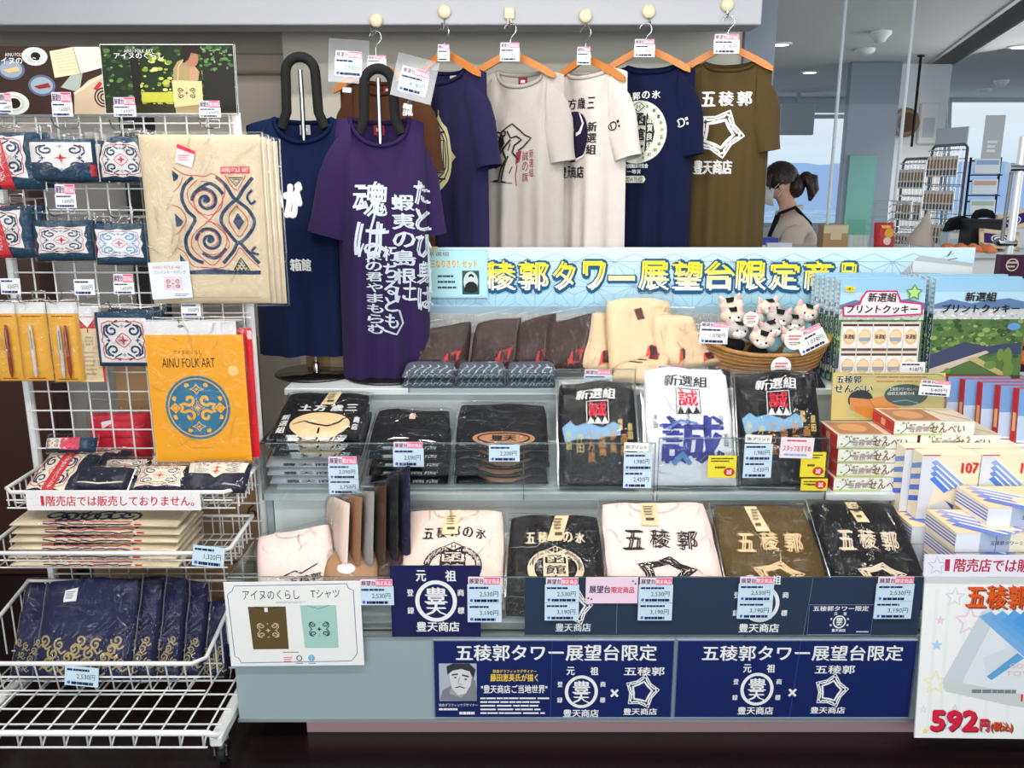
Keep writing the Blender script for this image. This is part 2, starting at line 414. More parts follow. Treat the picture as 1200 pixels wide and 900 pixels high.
sbox('wall_partition_dark_gap', (px1, 3.16, 0), (px1+.075, 3.3, P(100, 100, 3.2).z), mat('dark_gap_black', (12, 12, 13), .6), .004)  # darkness of the gap beside the partition, put in as a black strip
sbox('wall_brown_partition', (-4, 3.1, 0), (px0, 3.3, P(20, 205, 3.1).z), m_brown, .004)
sbox('wall_left', (-4.1, -3, 0), (-4, 4.1, CEIL), m_cream)
# far room: window band, column, wall section
FY = 11.3
zs = .95
sbox('wall_sill', (1.0, FY, 0), (9, FY+.12, zs), m_white)
sbox('wall_window_head', (1.0, FY-.05, P(960, 132, FY).z), (P(1044, 132, FY).x, FY+.12, CEIL), m_alu)
def window(n, x0, x1, z0, z1, mull):
    fr = MB(); t = .05
    for a, b in (((x0, FY, z0), (x1, FY+.06, z0+t)), ((x0, FY, z1-t), (x1, FY+.06, z1)), ((x0, FY, z0), (x0+t, FY+.06, z1)), ((x1-t, FY, z0), (x1, FY+.06, z1))): fr.box(a, b, m_alu)
    for (xb, xt) in mull: fr.tube([(xb, FY, z0), (xt, FY, z1)], .055, m_alu, 6)
    o = struct('window_%d' % n, fr)
    g = MB(); g.box((x0, FY+.02, z0), (x1, FY+.03, z1), film_mat('window_glass', .02, .4, .02, 0, 1, (.985, .99, .99))); g.build('pane', o)
cx0, cx1 = P(987, 200, 8.0).x, P(1046, 200, 8.0).x
window(1, 1.0, P(1030, 200, FY).x, zs, P(960, 134, FY).z, [(P(982, 270, FY).x, P(1003, 140, FY).x)])
window(2, P(1100, 200, FY).x, 9, zs, CEIL, [(P(1106, 270, FY).x, P(1109, 130, FY).x)])
sbox('wall_column', (cx0, 8.0, 0), (cx1, 8.08, CEIL), m_pillar, .01)
mb = MB(); mb.box((P(994, 200, 7.98).x, 7.97, P(1000, 288, 7.98).z), (P(1026, 200, 7.98).x, 8.0, P(1000, 182, 7.98).z), mat('teal_panel', (92, 160, 142), .4), .004); struct('trim_2', mb)
sbox('wall_white_section', (cx1, 8.1, 0), (P(1103, 200, 8.1).x, 8.2, CEIL), m_white, .01)
# view outside: town and hills far below the deck
m_town = bpy.data.materials.new('town_rooftops'); m_town.use_nodes = True
n = m_town.node_tree.nodes; L = m_town.node_tree.links; b = n['Principled BSDF']; b.inputs['Roughness'].default_value = .9
t_ = n.new('ShaderNodeTexCoord'); mp = n.new('ShaderNodeMapping'); mp.inputs['Scale'].default_value = (.09, .03, 1); vo = n.new('ShaderNodeTexVoronoi'); vo.inputs['Scale'].default_value = 1.0
cr = n.new('ShaderNodeValToRGB'); L.new(t_.outputs['Object'], mp.inputs[0]); L.new(mp.outputs[0], vo.inputs['Vector']); L.new(vo.outputs['Color'], cr.inputs[0]); L.new(cr.outputs[0], b.inputs['Base Color'])
cr.color_ramp.elements[0].color = (*lin((176, 196, 212)), 1); cr.color_ramp.elements[1].color = (*lin((250, 250, 250)), 1); q = cr.color_ramp.elements.new(.5); q.color = (*lin((206, 220, 226)), 1)
mb = MB(); mb.add([(-300, 400, -40), (2200, 400, -40), (2200, 1700, -40), (-300, 1700, -40)], [(0, 1, 2, 3)], m_town); struct('town_ground', mb)
mb = MB()
def hill(a, b):
    x = 100+a*1900; y = 1400+b*300
    rid = 36+14*noise.noise(V((x*.004, 3, 0)))+7*noise.noise(V((x*.017, 1, 0)))-26*max(0, (x-560)/420 if x < 980 else (1400-x)/420)*0
    return V((x, y, -40+(rid+40)*sin(min(1, b*1.6)*PI/2)+3*noise.noise(V((x*.03, y*.02, 0)))*b))
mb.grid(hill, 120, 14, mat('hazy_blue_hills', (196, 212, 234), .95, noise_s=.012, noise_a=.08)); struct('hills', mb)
# ceiling fittings
def on_ceiling(name, u, v, r, label, cat, prof, m, inner=None, group=None):
    p = PZ(u, v, CEIL); t = thing(name, label, cat, p, group=group)
    mb = MB(); mb.lathe([(a*r, z) for a, z in prof], m, 20); mb.build('housing', t)
    if inner: mb = MB(); mb.lathe([(.70*r, -.012), (.3*r, -.0135)], inner, 20); mb.build('lens', t); ld = bpy.data.lights.new('downlight_lamp', 'SPOT'); ld.energy = 55; ld.spot_size = 2.2; ld.spot_blend = .6; ld.shadow_soft_size = .03; ld.color = (1, .93, .82); lo_ = bpy.data.objects.new('downlight_lamp', ld); COL.objects.link(lo_); lo_.parent = t; lo_.location = (0, 0, -.05)
    return t
glow = mat('lamp_glow', (255, 236, 200), .5, emit=6)
ring_p = [(1.0, 0), (1.0, -.008), (.72, -.012), (.72, -.011)]
on_ceiling('downlight', 915, 51, .085, 'lit round ceiling downlight nearest the olive shirt', 'ceiling light', ring_p, WHITE, glow)
on_ceiling('downlight', 949, 84, .085, 'lit round ceiling downlight farther back, above the glass partition', 'ceiling light', ring_p, WHITE, glow)
on_ceiling('downlight', 1197, 54, .10, 'lit round ceiling downlight beside the long air vent at the right edge', 'ceiling light', ring_p, WHITE, glow)
on_ceiling('smoke_detector', 1032, 37, .075, 'white domed smoke detector on the ceiling, nearest to the camera of four', 'detector', [(1, 0), (1, -.02), (.6, -.05), (.5, -.07), (.2, -.075)], WHITE)
on_ceiling('smoke_detector', 1014, 57, .075, 'white domed smoke detector just behind and left of the nearest one', 'detector', [(1, 0), (1, -.02), (.7, -.04), (.3, -.045)], WHITE)
on_ceiling('smoke_detector', 1174, 94, .075, 'small white detector on the far ceiling, right of its twin', 'detector', [(1, 0), (1, -.02), (.6, -.05), (.5, -.07), (.2, -.075)], WHITE)
on_ceiling('smoke_detector', 1154, 104, .075, 'small white detector on the far ceiling, left of its twin', 'detector', [(1, 0), (1, -.02), (.7, -.04), (.3, -.045)], WHITE)
a, b2 = PZ(1102, 76, CEIL), PZ(1200, 10, CEIL); d = (b2-a); d.z = 0; Ln = d.length*1.3; d.normalize(); nn = V((-d.y, d.x, 0))
t = thing('air_vent', 'long slatted grey air vent recessed in the ceiling at right', 'vent', a+V((0, 0, -.01)))
mb = MB(); fr = mat('vent_frame_metal', (190, 194, 196), .5)
wv = .26
def vp(s_, q_, z=0): return d*s_+nn*(q_-wv/2)+V((0, 0, z))
for s0, s1, q0, q1 in ((0, Ln, 0, .03), (0, Ln, wv-.03, wv), (0, .03, 0, wv), (Ln-.03, Ln, 0, wv)):
    mb.add([vp(s0, q0), vp(s1, q0), vp(s1, q1), vp(s0, q1), vp(s0, q0, .012), vp(s1, q0, .012), vp(s1, q1, .012), vp(s0, q1, .012)], [(0, 1, 2, 3), (0, 4, 5, 1), (1, 5, 6, 2), (2, 6, 7, 3), (3, 7, 4, 0)], fr)
mb.build('frame', t)
mb = MB(); sl = mat('vent_slat_grey', (96, 100, 104), .6)
for i in range(9):
    q0 = .035+i*.0215; mb.add([vp(.03, q0, .0), vp(Ln-.03, q0, .0), vp(Ln-.03, q0+.014, .011), vp(.03, q0+.014, .011)], [(0, 1, 2, 3)], sl)
mb.build('slats', t)
# hanging clear partition between the counters
t = thing('acrylic_partition', 'tall clear partition sheet hung from the ceiling behind the clerk\'s counter', 'partition', P(1010, 285, 4.6))
xl, xr = P(968, 280, 4.6).x, P(1044, 280, 4.6).x; zb, zt = P(1000, 288, 4.6).z, CEIL-.02
mb = MB(); mb.box((xl, 4.6, zb), (xr, 4.606, zt), film_mat('partition_sheet', .03, .4, .03, 0, 1, (.98, .99, 1))); mb.build('sheet', t, world=True, loc=(0, 0, 0)).location = (0, 0, 0)
t.children[0].data.transform(Matrix.Translation(-t.location))
for xx in (xl, xr):
    mb = MB(); mb.tube([(xx-t.location.x, 0, zb-t.location.z), (xx-t.location.x, 0, zt-t.location.z)], .009, mat('clear_edge_strip', (214, 222, 226), .25), 6); mb.build('edge_strip', t)
# fittings on the white wall section
p = P(1058, 144, 8.1); t = thing('wall_speaker', 'round brown wall speaker on the white wall section by the column', 'speaker', p+V((0, -.05, 0)))
M = Matrix.Rotation(PI/2, 4, 'X')
mb = MB(); mb.lathe([(.12, -.05), (.13, 0), (.11, .03)], mat('speaker_brown', (140, 108, 76), .6), 20, M); mb.build('housing', t)
mb = MB(); mb.lathe([(.085, .03), (.03, .045)], mat('speaker_grille', (92, 70, 50), .7), 20, M); mb.build('grille', t)
p = P(1087, 145, 8.1); mb = MB(); mb.box((-.09, -.03, -.18), (.09, 0, .18), WHITE, .01); mb.box((-.05, -.035, -.12), (.05, -.03, .05), card(205, 212, 216)); tag(mb.build('wall_panel_box', loc=p), 'white rectangular control box on the white wall section', 'control box')
p = P(1073, 126, 7.6); mb = MB(); mb.tube([(0, 0, CEIL-p.z), (0, 0, P(1073, 172, 7.6).z-p.z)], .012, BLK, 6); mb.lathe([(.03, -.01), (.03, .0)], BLK, 10, Matrix.Translation((0, 0, CEIL-p.z-.005))); tag(mb.build('hanging_rod', loc=p), 'thin black rod hanging down in front of the white wall section', 'rod')
p = P(934, 138, FY-.6); mb = MB(); z2 = CEIL-p.z
mb.box((-.2, -.04, -.2), (.2, .04, .17), card(196, 206, 208), .01); mb.box((-.02, -.02, .17), (.02, .02, z2), m_alu); tag(mb.build('hanging_sign', loc=p), 'blank grey hanging board seen from behind, before the far window', 'sign')
# ---------------------------------------------------------------- shared drawings
DKB = ink(36, 58, 92); RED = ink(206, 52, 62); PINK = ink(238, 84, 130); SKY = ink(196, 224, 244); GRYT = ink(110, 116, 130); BLKT = ink(18, 18, 22)
INKW = ink(238, 238, 238); CREAM = ink(238, 226, 208); SAND = ink(232, 208, 172)
def spiral(cx, cy, r0, r1, a0, turns, n=22, sx=1, sy=1):
    return [(cx+sx*(r0+(r1-r0)*i/n)*cos(a0+2*PI*turns*i/n), cy+sy*(r0+(r1-r0)*i/n)*sin(a0+2*PI*turns*i/n)) for i in range(n+1)]
def dia(cx, cy, rx, ry, k=.32):
    return [(cx+(rx if i % 2 == 0 else rx*k)*cos(PI/4*i), cy+(ry if i % 2 == 0 else ry*k)*sin(PI/4*i)) for i in range(8)]
def orn(A, u0, v0, u1, v1, dk=DKB, rd=RED, bg=None, L=2, fine=True, rdc=None):
    cx, cy, sx, sy = (u0+u1)/2, (v0+v1)/2, (u1-u0)/2, (v1-v0)/2; s = min(sx, sy)
    if bg:
        pts = []
        for i in range(40):
            a = 2*PI*i/40; c, sn = cos(a), sin(a); k = 1/max(abs(c), abs(sn)); k *= 1+.05*cos(8*a)
            pts.append((cx+sx*1.0*c*k, cy+sy*1.0*sn*k))
        A.poly(pts[::-1], bg, L-1)
    for mx in (1, -1):
        for my in (1, -1):
            T = lambda pts: [(cx+mx*sx*a, cy+my*sy*b) for a, b in pts]
            A.line(T(spiral(.46, .46, .07, .27, .6, 1.15, 14)), s*.1, dk, L)
            A.line(T([(.62, .72), (.78, .6), (.8, .3), (.66, .12)]), s*.09, dk, L)
            if fine:
                A.line(T([(0, .34), (.2, .2), (.34, 0)]), s*.04, rd, L)
                A.line(T([(0, .9), (.3, .84), (.55, .9), (.86, .78), (.9, .45), (.84, .2), (.92, 0)]), s*.045, rd, L)
                A.line(T([(.18, .93), (.42, .8), (.12, .62)]), s*.07, dk, L)
    A.poly([(cx+sx*a, cy+sy*b) for a, b in dia(0, 0, .24, .26)][::-1], rdc or rd, L+1)
    for a, b in ((.62, 0), (-.62, 0)): A.poly([(cx+sx*(a+x), cy+sy*(b+y)) for x, y in dia(0, 0, .13, .15)][::-1], dk, L+1)
    for b in (.68, -.68): A.poly([(cx+sx*x, cy+sy*(b+y)) for x, y in dia(0, 0, .14, .13)][::-1], ink(150, 176, 186), L+1)
def lay(px, Y, tilt):
    lo, w, l = board_dims(px, Y, PI/2-tilt); return lo, w, l
R = math.radians
LBLU = card(206, 228, 244)
def price_card(px, Y, label, prices=('2,530円',), header=True, lean=.12, roll=0, white=False, group=None, hpart=.2):
    lo, w, H = board_dims(px, Y, lean)
    t = thing('price_card', label, 'price card', lo, (-lean, roll, 0), group)
    u0, v0, u1, v1 = px; F = flatF(w); hv = v0+(v1-v0)*(hpart if header else 0); n = len(prices)
    body = PAPER if white else LBLU
    def sub(va, vb): return (v1-vb)/(v1-v0)*H, (v1-va)/(v1-v0)*H
    if header:
        mb = MB(); a, b = sub(v0, hv); iw = w*.47
        mb.box((-iw, -.001, a), (iw, .001, b), card(250, 224, 236)); A = Art(mb, lambda s, q, h=0: F(s, q, h+.001), px, w, H); um = u0+(u1-u0)*.48
        A.text('展望台', u0+(u1-u0)*.06, v0+(hv-v0)*.15, um, hv-(hv-v0)*.1, NAVYINK, 1, .02)
        A.rect(um+.3, v0+(hv-v0)*.05, u1-(u1-u0)*.04, hv, PINK, .6); A.text('限定商品', um+.8, v0+(hv-v0)*.2, u1-(u1-u0)*.06, hv-(hv-v0)*.1, ink(250, 240, 244), 1, .02)
        mb.build('header_strip', t)
    for i, pr in enumerate(prices):
        va = hv+(v1-hv)*i/n+.25; vb = hv+(v1-hv)*(i+1)/n-.25; a, b = sub(va, vb); mb = MB()
        mb.box((-w/2, -.0016, a), (w/2, .001, b), body, 0); A = Art(mb, lambda s, q, h=0: F(s, q, h+.0016), px, w, H); d = vb-va; e = u1-u0
        A.lines(u0+e*.06, va+d*.08, u1-e*.2, va+d*.26, 1, NAVYINK, 1, .6, i+int(u0))
        A.text(pr, u0+e*.36, va+d*.36, u1-e*.1, va+d*.66, BLKT, 1, .0)
        A.lines(u0+e*.2, va+d*.74, u1-e*.05, va+d*.95, 1, NAVYINK, 1, .7, i+7+int(u0)); A.ell(u0+e*.12, vb-d*.16, d*.09, d*.09, ink(70, 110, 190), 1, 10)
        mb.build('price_slip', t)
    return t
# ---------------------------------------------------------------- wire display rack
RY = 2.45; RX0, RX1 = -1.44, -.765; RZ = 1.69
t = thing('display_rack', 'tall white wire grid display rack on casters at the left', 'display rack', ((RX0+RX1)/2, RY, 0))
def part(name, f, parent=t):
    mb = MB(); f(mb); o = mb.build(name, parent, world=False); o.data.transform(Matrix.Translation(-V(t.location))); return o
for x in (RX0, RX1): part('post', lambda mb: mb.tube([(x, RY+.02, .1), (x, RY+.02, RZ)], .014, WIREW, 10))
part('top_rail', lambda mb: mb.tube([(RX0, RY+.02, RZ), (RX1, RY+.02, RZ)], .012, WIREW, 8))
def g(mb):
    nx = int((RX1-RX0)/.06)
    for i in range(nx+1): x = RX0+.012+(RX1-RX0-.024)*i/nx; mb.tube([(x, RY, .12), (x, RY, RZ-.01)], .0026, WIREW, 5)
    z = .14
    while z < RZ: mb.tube([(RX0, RY+.004, z), (RX1, RY+.004, z)], .0026, WIREW, 5); z += .0585
part('wire_grid', g)
FYR = 1.94
for x in (RX0+.01, RX1-.004):
    part('base_leg', lambda mb: mb.box((x-.016, FYR, .075), (x+.016, RY+.06, .105), WIREW, .004))
    for y in (FYR+.04, RY+.03):
        c = part('caster', lambda mb: (mb.lathe([(.014, .045), (.02, .05), (.02, .075)], CHROME, 12, Matrix.Translation((x, y, 0))), mb.box((x-.018, y-.012, .03), (x-.013, y+.02, .06), CHROME), mb.box((x+.013, y-.012, .03), (x+.018, y+.02, .06), CHROME)))
        mb = MB(); mb.lathe([(.02, -.011), (.027, -.008), (.027, .008), (.02, .011)], mat('black_rubber', (24, 24, 26), .6), 16, Matrix.Translation((x, y+.008, .028)) @ Matrix.Rotation(PI/2, 4, 'Y')); o = mb.build('wheel', c); o.data.transform(Matrix.Translation(-V(t.location)))
def g(mb):
    x0, x1 = RX0-.03, RX1+.0
    mb.tube([(x0, FYR-.01, .125), (x1-.02, FYR-.01, .125), (x1, FYR, .11), (x1, FYR+.03, .1)], .008, WIREW, 8)
    for i in range(8): y = FYR+.05+.068*i; mb.tube([(x0, y, .108), (x1, y, .108)], .0028, WIREW, 5)
    for i in range(12):
        x = x0+.02+(x1-x0-.05)*i/11; mb.tube([(x, RY, .112), (x, FYR+.02, .112), (x, FYR-.012, .085), (x, FYR-.012, .125)], .0028, WIREW, 5)
    mb.tube([(x0, FYR-.014, .086), (x1-.02, FYR-.014, .086)], .003, WIREW, 5)
part('bottom_shelf', g)
def basket(label, x0, x1, yF, z0, zF, zB, comb=.06, name='wire_basket'):
    b = thing(name, label, 'wire basket', ((x0+x1)/2, RY-.004, z0)); o_ = V(b.location); yB = RY-.012
    mb = MB(); mb.tube([(x0, yB, zB), (x0+.0, yF+.03, zF), (x0+.03, yF, zF), (x1-.03, yF, zF), (x1, yF+.03, zF), (x1, yB, zB)], .006, WIREW, 8)
    mb.tube([(x0, yB, zB), (x1, yB, zB)], .005, WIREW, 6); mb.build('rim', b, world=True).location = (0, 0, 0)
    mb = MB(); n = int((x1-x0)/comb)
    for i in range(1, n):
        x = x0+(x1-x0)*i/n; mb.tube([(x, yB, zB), (x, yB, z0), (x, yF+.015, z0), (x, yF, zF)], .0024, WIREW, 5)
    for y in [yF+.015+(yB-yF-.015)*k/5 for k in range(6)]: mb.tube([(x0+.005, y, z0), (x1-.005, y, z0)], .0024, WIREW, 5)
    mb.tube([(x0+.01, yF+.008, (z0+zF)/2), (x1-.01, yF+.008, (z0+zF)/2)], .0024, WIREW, 5)
    for k in range(1, 7):
        for x in (x0, x1): y = yF+(yB-yF)*k/7; mb.tube([(x, y, zF+(zB-zF)*k/7), (x, y, z0)], .0024, WIREW, 5)
    mb.build('wire_mesh', b, world=True).location = (0, 0, 0)
    return b
basket('shallow white wire tray of towels and pouches, highest on the rack', RX0+.03, RX1-.0, 2.22, .62, .672, .675, .03)
basket('shallow white wire tray holding the stack of folded tote bags', RX0-.03, RX1-.025, 2.19, .455, .505, .515, .03)
basket('deep white wire basket of navy shirts, lowest on the rack', RX0-.06, RX1-.075, 2.08, .14, .232, .30, .05)
# photo boards on the rack top
px = (-70, 54, 131, 134); mb, A, lo, rt = board(px, RY-.02, ink(58, 36, 30), .03, .006, PAPER)
for v in (74, 94, 112): A.rect(-70, v, 131, v+.7, ink(42, 24, 20), 1)
def cup(cu, cv, r): A.ell(cu, cv, r, r*.72, ink(222, 228, 220), 2); A.ell(cu, cv, r*.72, r*.52, ink(200, 210, 202), 3); A.ell(cu+1.5, cv, r*.46, r*.4, ink(240, 240, 234), 4); A.ell(cu+1.5, cv, r*.39, r*.33, ink(28, 16, 12), 5)
def plate(cu, cv, r, c): A.ell(cu, cv, r, r*.78, ink(92, 108, 136), 2); A.ell(cu, cv, r*.82, r*.62, ink(158, 168, 182), 3); A.poly([(cu-r*.6, cv+1), (cu+.5*r, cv-3), (cu+r*.65, cv+2), (cu-.2*r, cv+4)][::-1], c, 4)
cup(48, 66, 15); cup(17, 121, 19); cup(-38, 76, 15); plate(19, 81, 16, ink(226, 196, 130)); plate(53, 100, 16, ink(140, 44, 40)); plate(-30, 112, 15, ink(196, 150, 90))
A.poly([(66, 60), (94, 55), (100, 86), (69, 91)], ink(226, 218, 180), 2); A.poly([(94, 55), (124, 55), (130, 78), (100, 86)], ink(234, 232, 214), 3); A.line([(94, 55), (100, 86)], .8, ink(150, 140, 110), 4)
for i in range(7): A.line([(70+i*.6, 63+i*3.4), (94+i*.7, 58.5+i*3.6)], .4, ink(176, 172, 146), 4); A.line([(97+i*.8, 59+i*3.4), (122+i*.8, 58+i*2.8)], .4, ink(186, 184, 166), 4)
A.poly([(75, 102), (88, 88), (102, 86), (96, 108)], ink(168, 180, 170), 2); A.poly([(90, 110), (108, 94), (131, 84), (131, 134), (88, 134)], ink(214, 190, 160), 3); A.line([(90, 110), (110, 97), (131, 86)], 3, ink(232, 214, 182), 4)
A.poly([(113, 104), (121, 95), (124, 98), (117, 106)], ink(196, 46, 50), 4)
for r in (4, 7.5, 11): A.line([(125+r*cos(a), 114+r*sin(a)) for a in [PI*.5+PI*i/10 for i in range(11)]], 1.6, ink(30, 30, 40), 4)
A.text('AINU FOLK ART', 14, 62, 45, 66, INKW, 6, .012); A.text('アイヌのくらし', 0, 67, 60, 75, INKW, 6, .016)
tag(mb.build('photo_board', loc=lo, rot=rt), 'printed photo board of coffee cups and an open book on top of the rack', 'photo board')
px = (124, 52, 280, 134); mb, A, lo, rt = board(px, RY-.035, ink(30, 46, 26), .03, .006, PAPER)
r = random.Random(3)
for i in range(330):
    u, v = 126+r.random()*152, 53+r.random()*80; mid = 166 < u < 206
    c = r.choice([(150, 170, 60), (190, 196, 80), (120, 150, 50), (226, 226, 130)] if mid and v > 62 else [(40, 70, 32), (58, 92, 42), (84, 120, 62), (26, 40, 24), (130, 158, 96)])
    a = 1.2+r.random()*3.2; A.ell(min(u, 275), min(max(v, 56), 130), a, a*.6, ink(*c), 1+i % 3, 7)
A.poly([(157, 60), (168, 60), (167, 126), (160, 126)], ink(26, 22, 18), 4); A.rect(126, 122, 278, 133, ink(50, 46, 26), 4, 4); A.rect(168, 108, 206, 120, ink(196, 194, 70), 4)
A.poly([(240, 60), (278, 60), (278, 130), (244, 130)], ink(34, 32, 26), 4)
A.poly([(208, 80), (213, 72), (222, 68), (231, 74), (233, 92), (236, 118), (237, 133), (207, 133), (206, 100)], ink(172, 150, 108), 5)
A.poly([(227, 78), (232, 76), (238, 84), (236, 94), (228, 97), (226, 92)], ink(196, 150, 120), 6)
[A.ell(236+r.random()*40, 56+r.random()*26, 1+r.random()*2.5, 1+r.random(), ink(*r.choice([(70, 110, 60), (96, 140, 80), (130, 160, 110)])), 4.4, 7) for _ in range(40)]; A.ell(230, 69, 8, 9.5, ink(178, 122, 96), 6); A.poly([(216, 66), (222, 54), (236, 52), (244, 60), (240, 64), (230, 62), (226, 70), (220, 74)], ink(34, 22, 20), 7)
A.poly([(205, 94), (240, 95), (240, 122), (206, 126)], ink(222, 206, 150), 7); A.line([(212, 96), (214, 78), (220, 70)], 1.4, ink(214, 196, 140), 8)
orn(A, 209, 101, 234, 117, ink(40, 34, 34), ink(120, 70, 60), None, 8, False)
A.text('AINU FOLK ART', 152, 58, 186, 62, INKW, 9, .012); A.text('アイヌのくらし', 140, 62, 198, 69, INKW, 9, .016)
A.frame(124.6, 52.6, 279.4, 133.4, 1, INKW, 9)
tag(mb.build('photo_board', loc=lo, rot=rt), 'printed photo board of a woman carrying a tote bag among trees', 'photo board')
# hooks and rack price cards
def hook(u, v, label):
    p = P(u, v, RY-.009); t = thing('display_hook', label, 'display hook', p); mb = MB()
    mb.tube([(0, 0, 0), (0, -.075, -.004), (0, -.098, .002), (0, -.108, .02)], .0022, CHROME, 6); mb.tube([(-.018, 0, .0), (.018, 0, 0)], .002, CHROME, 5); mb.build('peg', t)
    mb = MB(); mb.tube([(-.018, 0, 0), (-.018, 0, .022), (.018, 0, .022), (.018, 0, 0)], .002, CHROME, 5); mb.build('mounting_wire', t)
hk = [(12, 149, 'holding the towel in the top row'), (85, 150, 'holding the flap pouch in the top row'), (150, 152, 'holding the round pouch in the top row'), (250, 150, 'holding the large tote bag'), (20, 237, 'holding the towel in the second row'), (80, 250, 'holding the dark card case in the second row'), (148, 252, 'holding the white patterned case in the second row'),
      (17, 350, 'holding the leftmost pen pack'), (46, 350, 'holding the second pen pack'), (80, 350, 'holding the third pen pack'), (109, 348, 'holding the narrow red and beige pack'), (148, 356, 'holding the square coaster'), (226, 376, 'holding the orange folder')]
for u, v, s_ in hk: hook(u, v, 'chrome wire hook on the rack '+s_)
wc = [((0, 109, 15, 133), 'the left end of the coffee photo board', True), ((62, 108, 86, 137), 'the middle of the coffee photo board', True), ((134, 114, 160, 137), 'the left end of the right photo board', True), ((234, 118, 259, 138), 'the right end of the right photo board', True), ((66, 216, 90, 244), 'the grid below the flap pouch', True),
      ((2, 326, 25, 345), 'the grid above the leftmost pen pack', False), ((88, 327, 112, 346), 'the grid above the red and beige pack', False), ((134, 321, 158, 345), 'the grid above the square coaster', True), ((213, 355, 236, 371), 'the grid above the orange folder', False)]
for px, s_, hd in wc: price_card(px, 2.33, 'small white price card hung at '+s_, ('1,650円' if hd else '550円',), hd, 0.05, 0, True, None, .4)
# goods hanging from the hooks
C_NAV = cloth(40, 68, 92); C_DK = cloth(36, 42, 58)
def hung(name, label, cat, px, Y, th, mbody, draw, group=None, fl=True, top=.02, yaw=0, part_name='body', seed=1, shape=None, amp=.0015):
    lo, w, l = lay(px, Y, PI/2); t = thing(name, label, cat, lo, (PI/2, 0, yaw), group); mb = MB()
    F = slab(mb, w, l, th, mbody, seed, amp, 14, 14, 30)
    if shape: vs = mb.v; mb.v = [shape(x, w, l) for x in vs]; F0 = F; F = lambda s_, q_, h=0: V(shape(F0(s_, q_, h), w, l))
    A = Art(mb, F, px, w, l); A.tess = .012; A.base = .0006; draw(A, *px); mb.build(part_name, t)
    if fl: film(w, l, th, seed, .004, (.004, .004, top), 14, 16).build('plastic_wrapper', t)
    return t
PAT = ink(236, 232, 230)
def d_towel(A, u0, v0, u1, v1):
    e, d = u1-u0, v1-v0; orn(A, u0-e*.3, v0+d*.06, u0+e*.72, v0+d*.78, DKB, RED, PAT, 2)
    a, b = u0+e*.04, u0+e*.34
    A.poly([(a-e*.1, v0+1), (b-e*.1, v0+1), (b+e*.1, v1-1), (a+e*.1, v1-1)], RED, 5); A.vtext('アイヌ語タオルハンカチ', u0+e*.12, v0+d*.1, u0+e*.26, v0+d*.86, INKW, 6, .01); A.lines(u0+e*.06, v0+d*.4, u0+e*.1, v0+d*.8, 6, INKW, 6)
def d_flap(A, u0, v0, u1, v1):
    e, d = u1-u0, v1-v0; A.poly([(u0+e*.03, v0+d*.08), (u0+e*.97, v0+d*.08), (u0+e*.97, v0+d*.55), (u0+e*.75, v0+d*.57), (u0+e*.5, v0+d*.74), (u0+e*.25, v0+d*.57), (u0+e*.03, v0+d*.55)], PAT, 1)
    orn(A, u0+e*.04, v0+d*.04, u1-e*.04, v0+d*.86, DKB, RED, None, 2, False); A.rect(u1-e*.07, v0+d*.6, u1, v1-d*.1, RED, 2)
    A.line([(u0+e*.05, v0+d*.68), (u0+e*.3, v0+d*.76), (u0+e*.5, v0+d*.78), (u0+e*.7, v0+d*.76), (u0+e*.95, v0+d*.68)], .6, ink(24, 44, 62), 3)
def d_case(A, u0, v0, u1, v1):
    e, d = u1-u0, v1-v0; orn(A, u0+e*.08, v0+d*.16, u1-e*.12, v1-d*.2, DKB, RED, PAT, 2); A.rect(u0, v0+d*.45, u0+e*.03, v1-d*.15, RED, 2)
def d_pale(A, u0, v0, u1, v1):
    e, d = u1-u0, v1-v0; orn(A, u0+e*.06, v0+d*.14, u1-e*.12, v1-d*.2, ink(120, 156, 196), ink(214, 120, 130), ink(236, 242, 246), 2); A.rect(u0, v0+d*.4, u0+e*.03, v1-d*.15, RED, 2)
def d_round(A, u0, v0, u1, v1):
    e, d = u1-u0, v1-v0; orn(A, u0+e*.06, v0+d*.14, u1-e*.06, v1-d*.1, DKB, RED, PAT, 2)
def sh_round(x, w, l):
    q = min(1, max(0, (x[1]-l*.35)/(l*.66))); k = max(.05, (1-q**2.4))**.5; return (x[0]*k*(.92+.08*min(1, x[1]/(l*.3))), x[1], x[2])
tw = [('towel_handkerchief', d_towel, (0, 156, 52, 222), 'navy folded towel with a red paper band, in the top row of the rack'), ('towel_handkerchief', d_towel, (-2, 243, 46, 302), 'navy folded towel with a red paper band, in the second row of the rack')]
for nm, dr, px, lb in tw:
    a_ = hung(nm, lb, 'towel', px, 2.37, .022, C_NAV, dr, part_name='folded_towel', yaw=.12)
    dup(a_, V(a_.location)+V((.012, .032, .004)), 'navy folded towel directly behind the one with red band, '+('top row' if px[1] < 200 else 'second row'))
pq = [('pouch', d_flap, (41, 163, 115, 212), 'pouch with a scalloped white pattern flap and red diamond, top row of the rack', None), ('coin_purse', d_round, (120, 160, 175, 212), 'rounded white patterned coin purse with arched top, top row of the rack', sh_round), ('card_case', d_case, (46, 258, 114, 305), 'navy card case with a square white pattern panel, second row of the rack', None), ('card_case', d_pale, (116, 262, 178, 310), 'pale blue and white patterned card case, second row of the rack beside the tote', None)]
for nm, dr, px, lb, sh in pq:
    a_ = hung(nm, lb, 'pouch', px, 2.37, .018, C_NAV, dr, shape=sh, yaw=.06, seed=int(px[0]))
    for k in (1, 2): dup(a_, V(a_.location)+V((.012*k, .028*k, -.003*k)), lb.split(' with ')[0].split(',')[0]+', %s behind the front one, %s' % ('directly' if k == 1 else 'rearmost', 'top row' if px[1] < 200 else 'second row'))
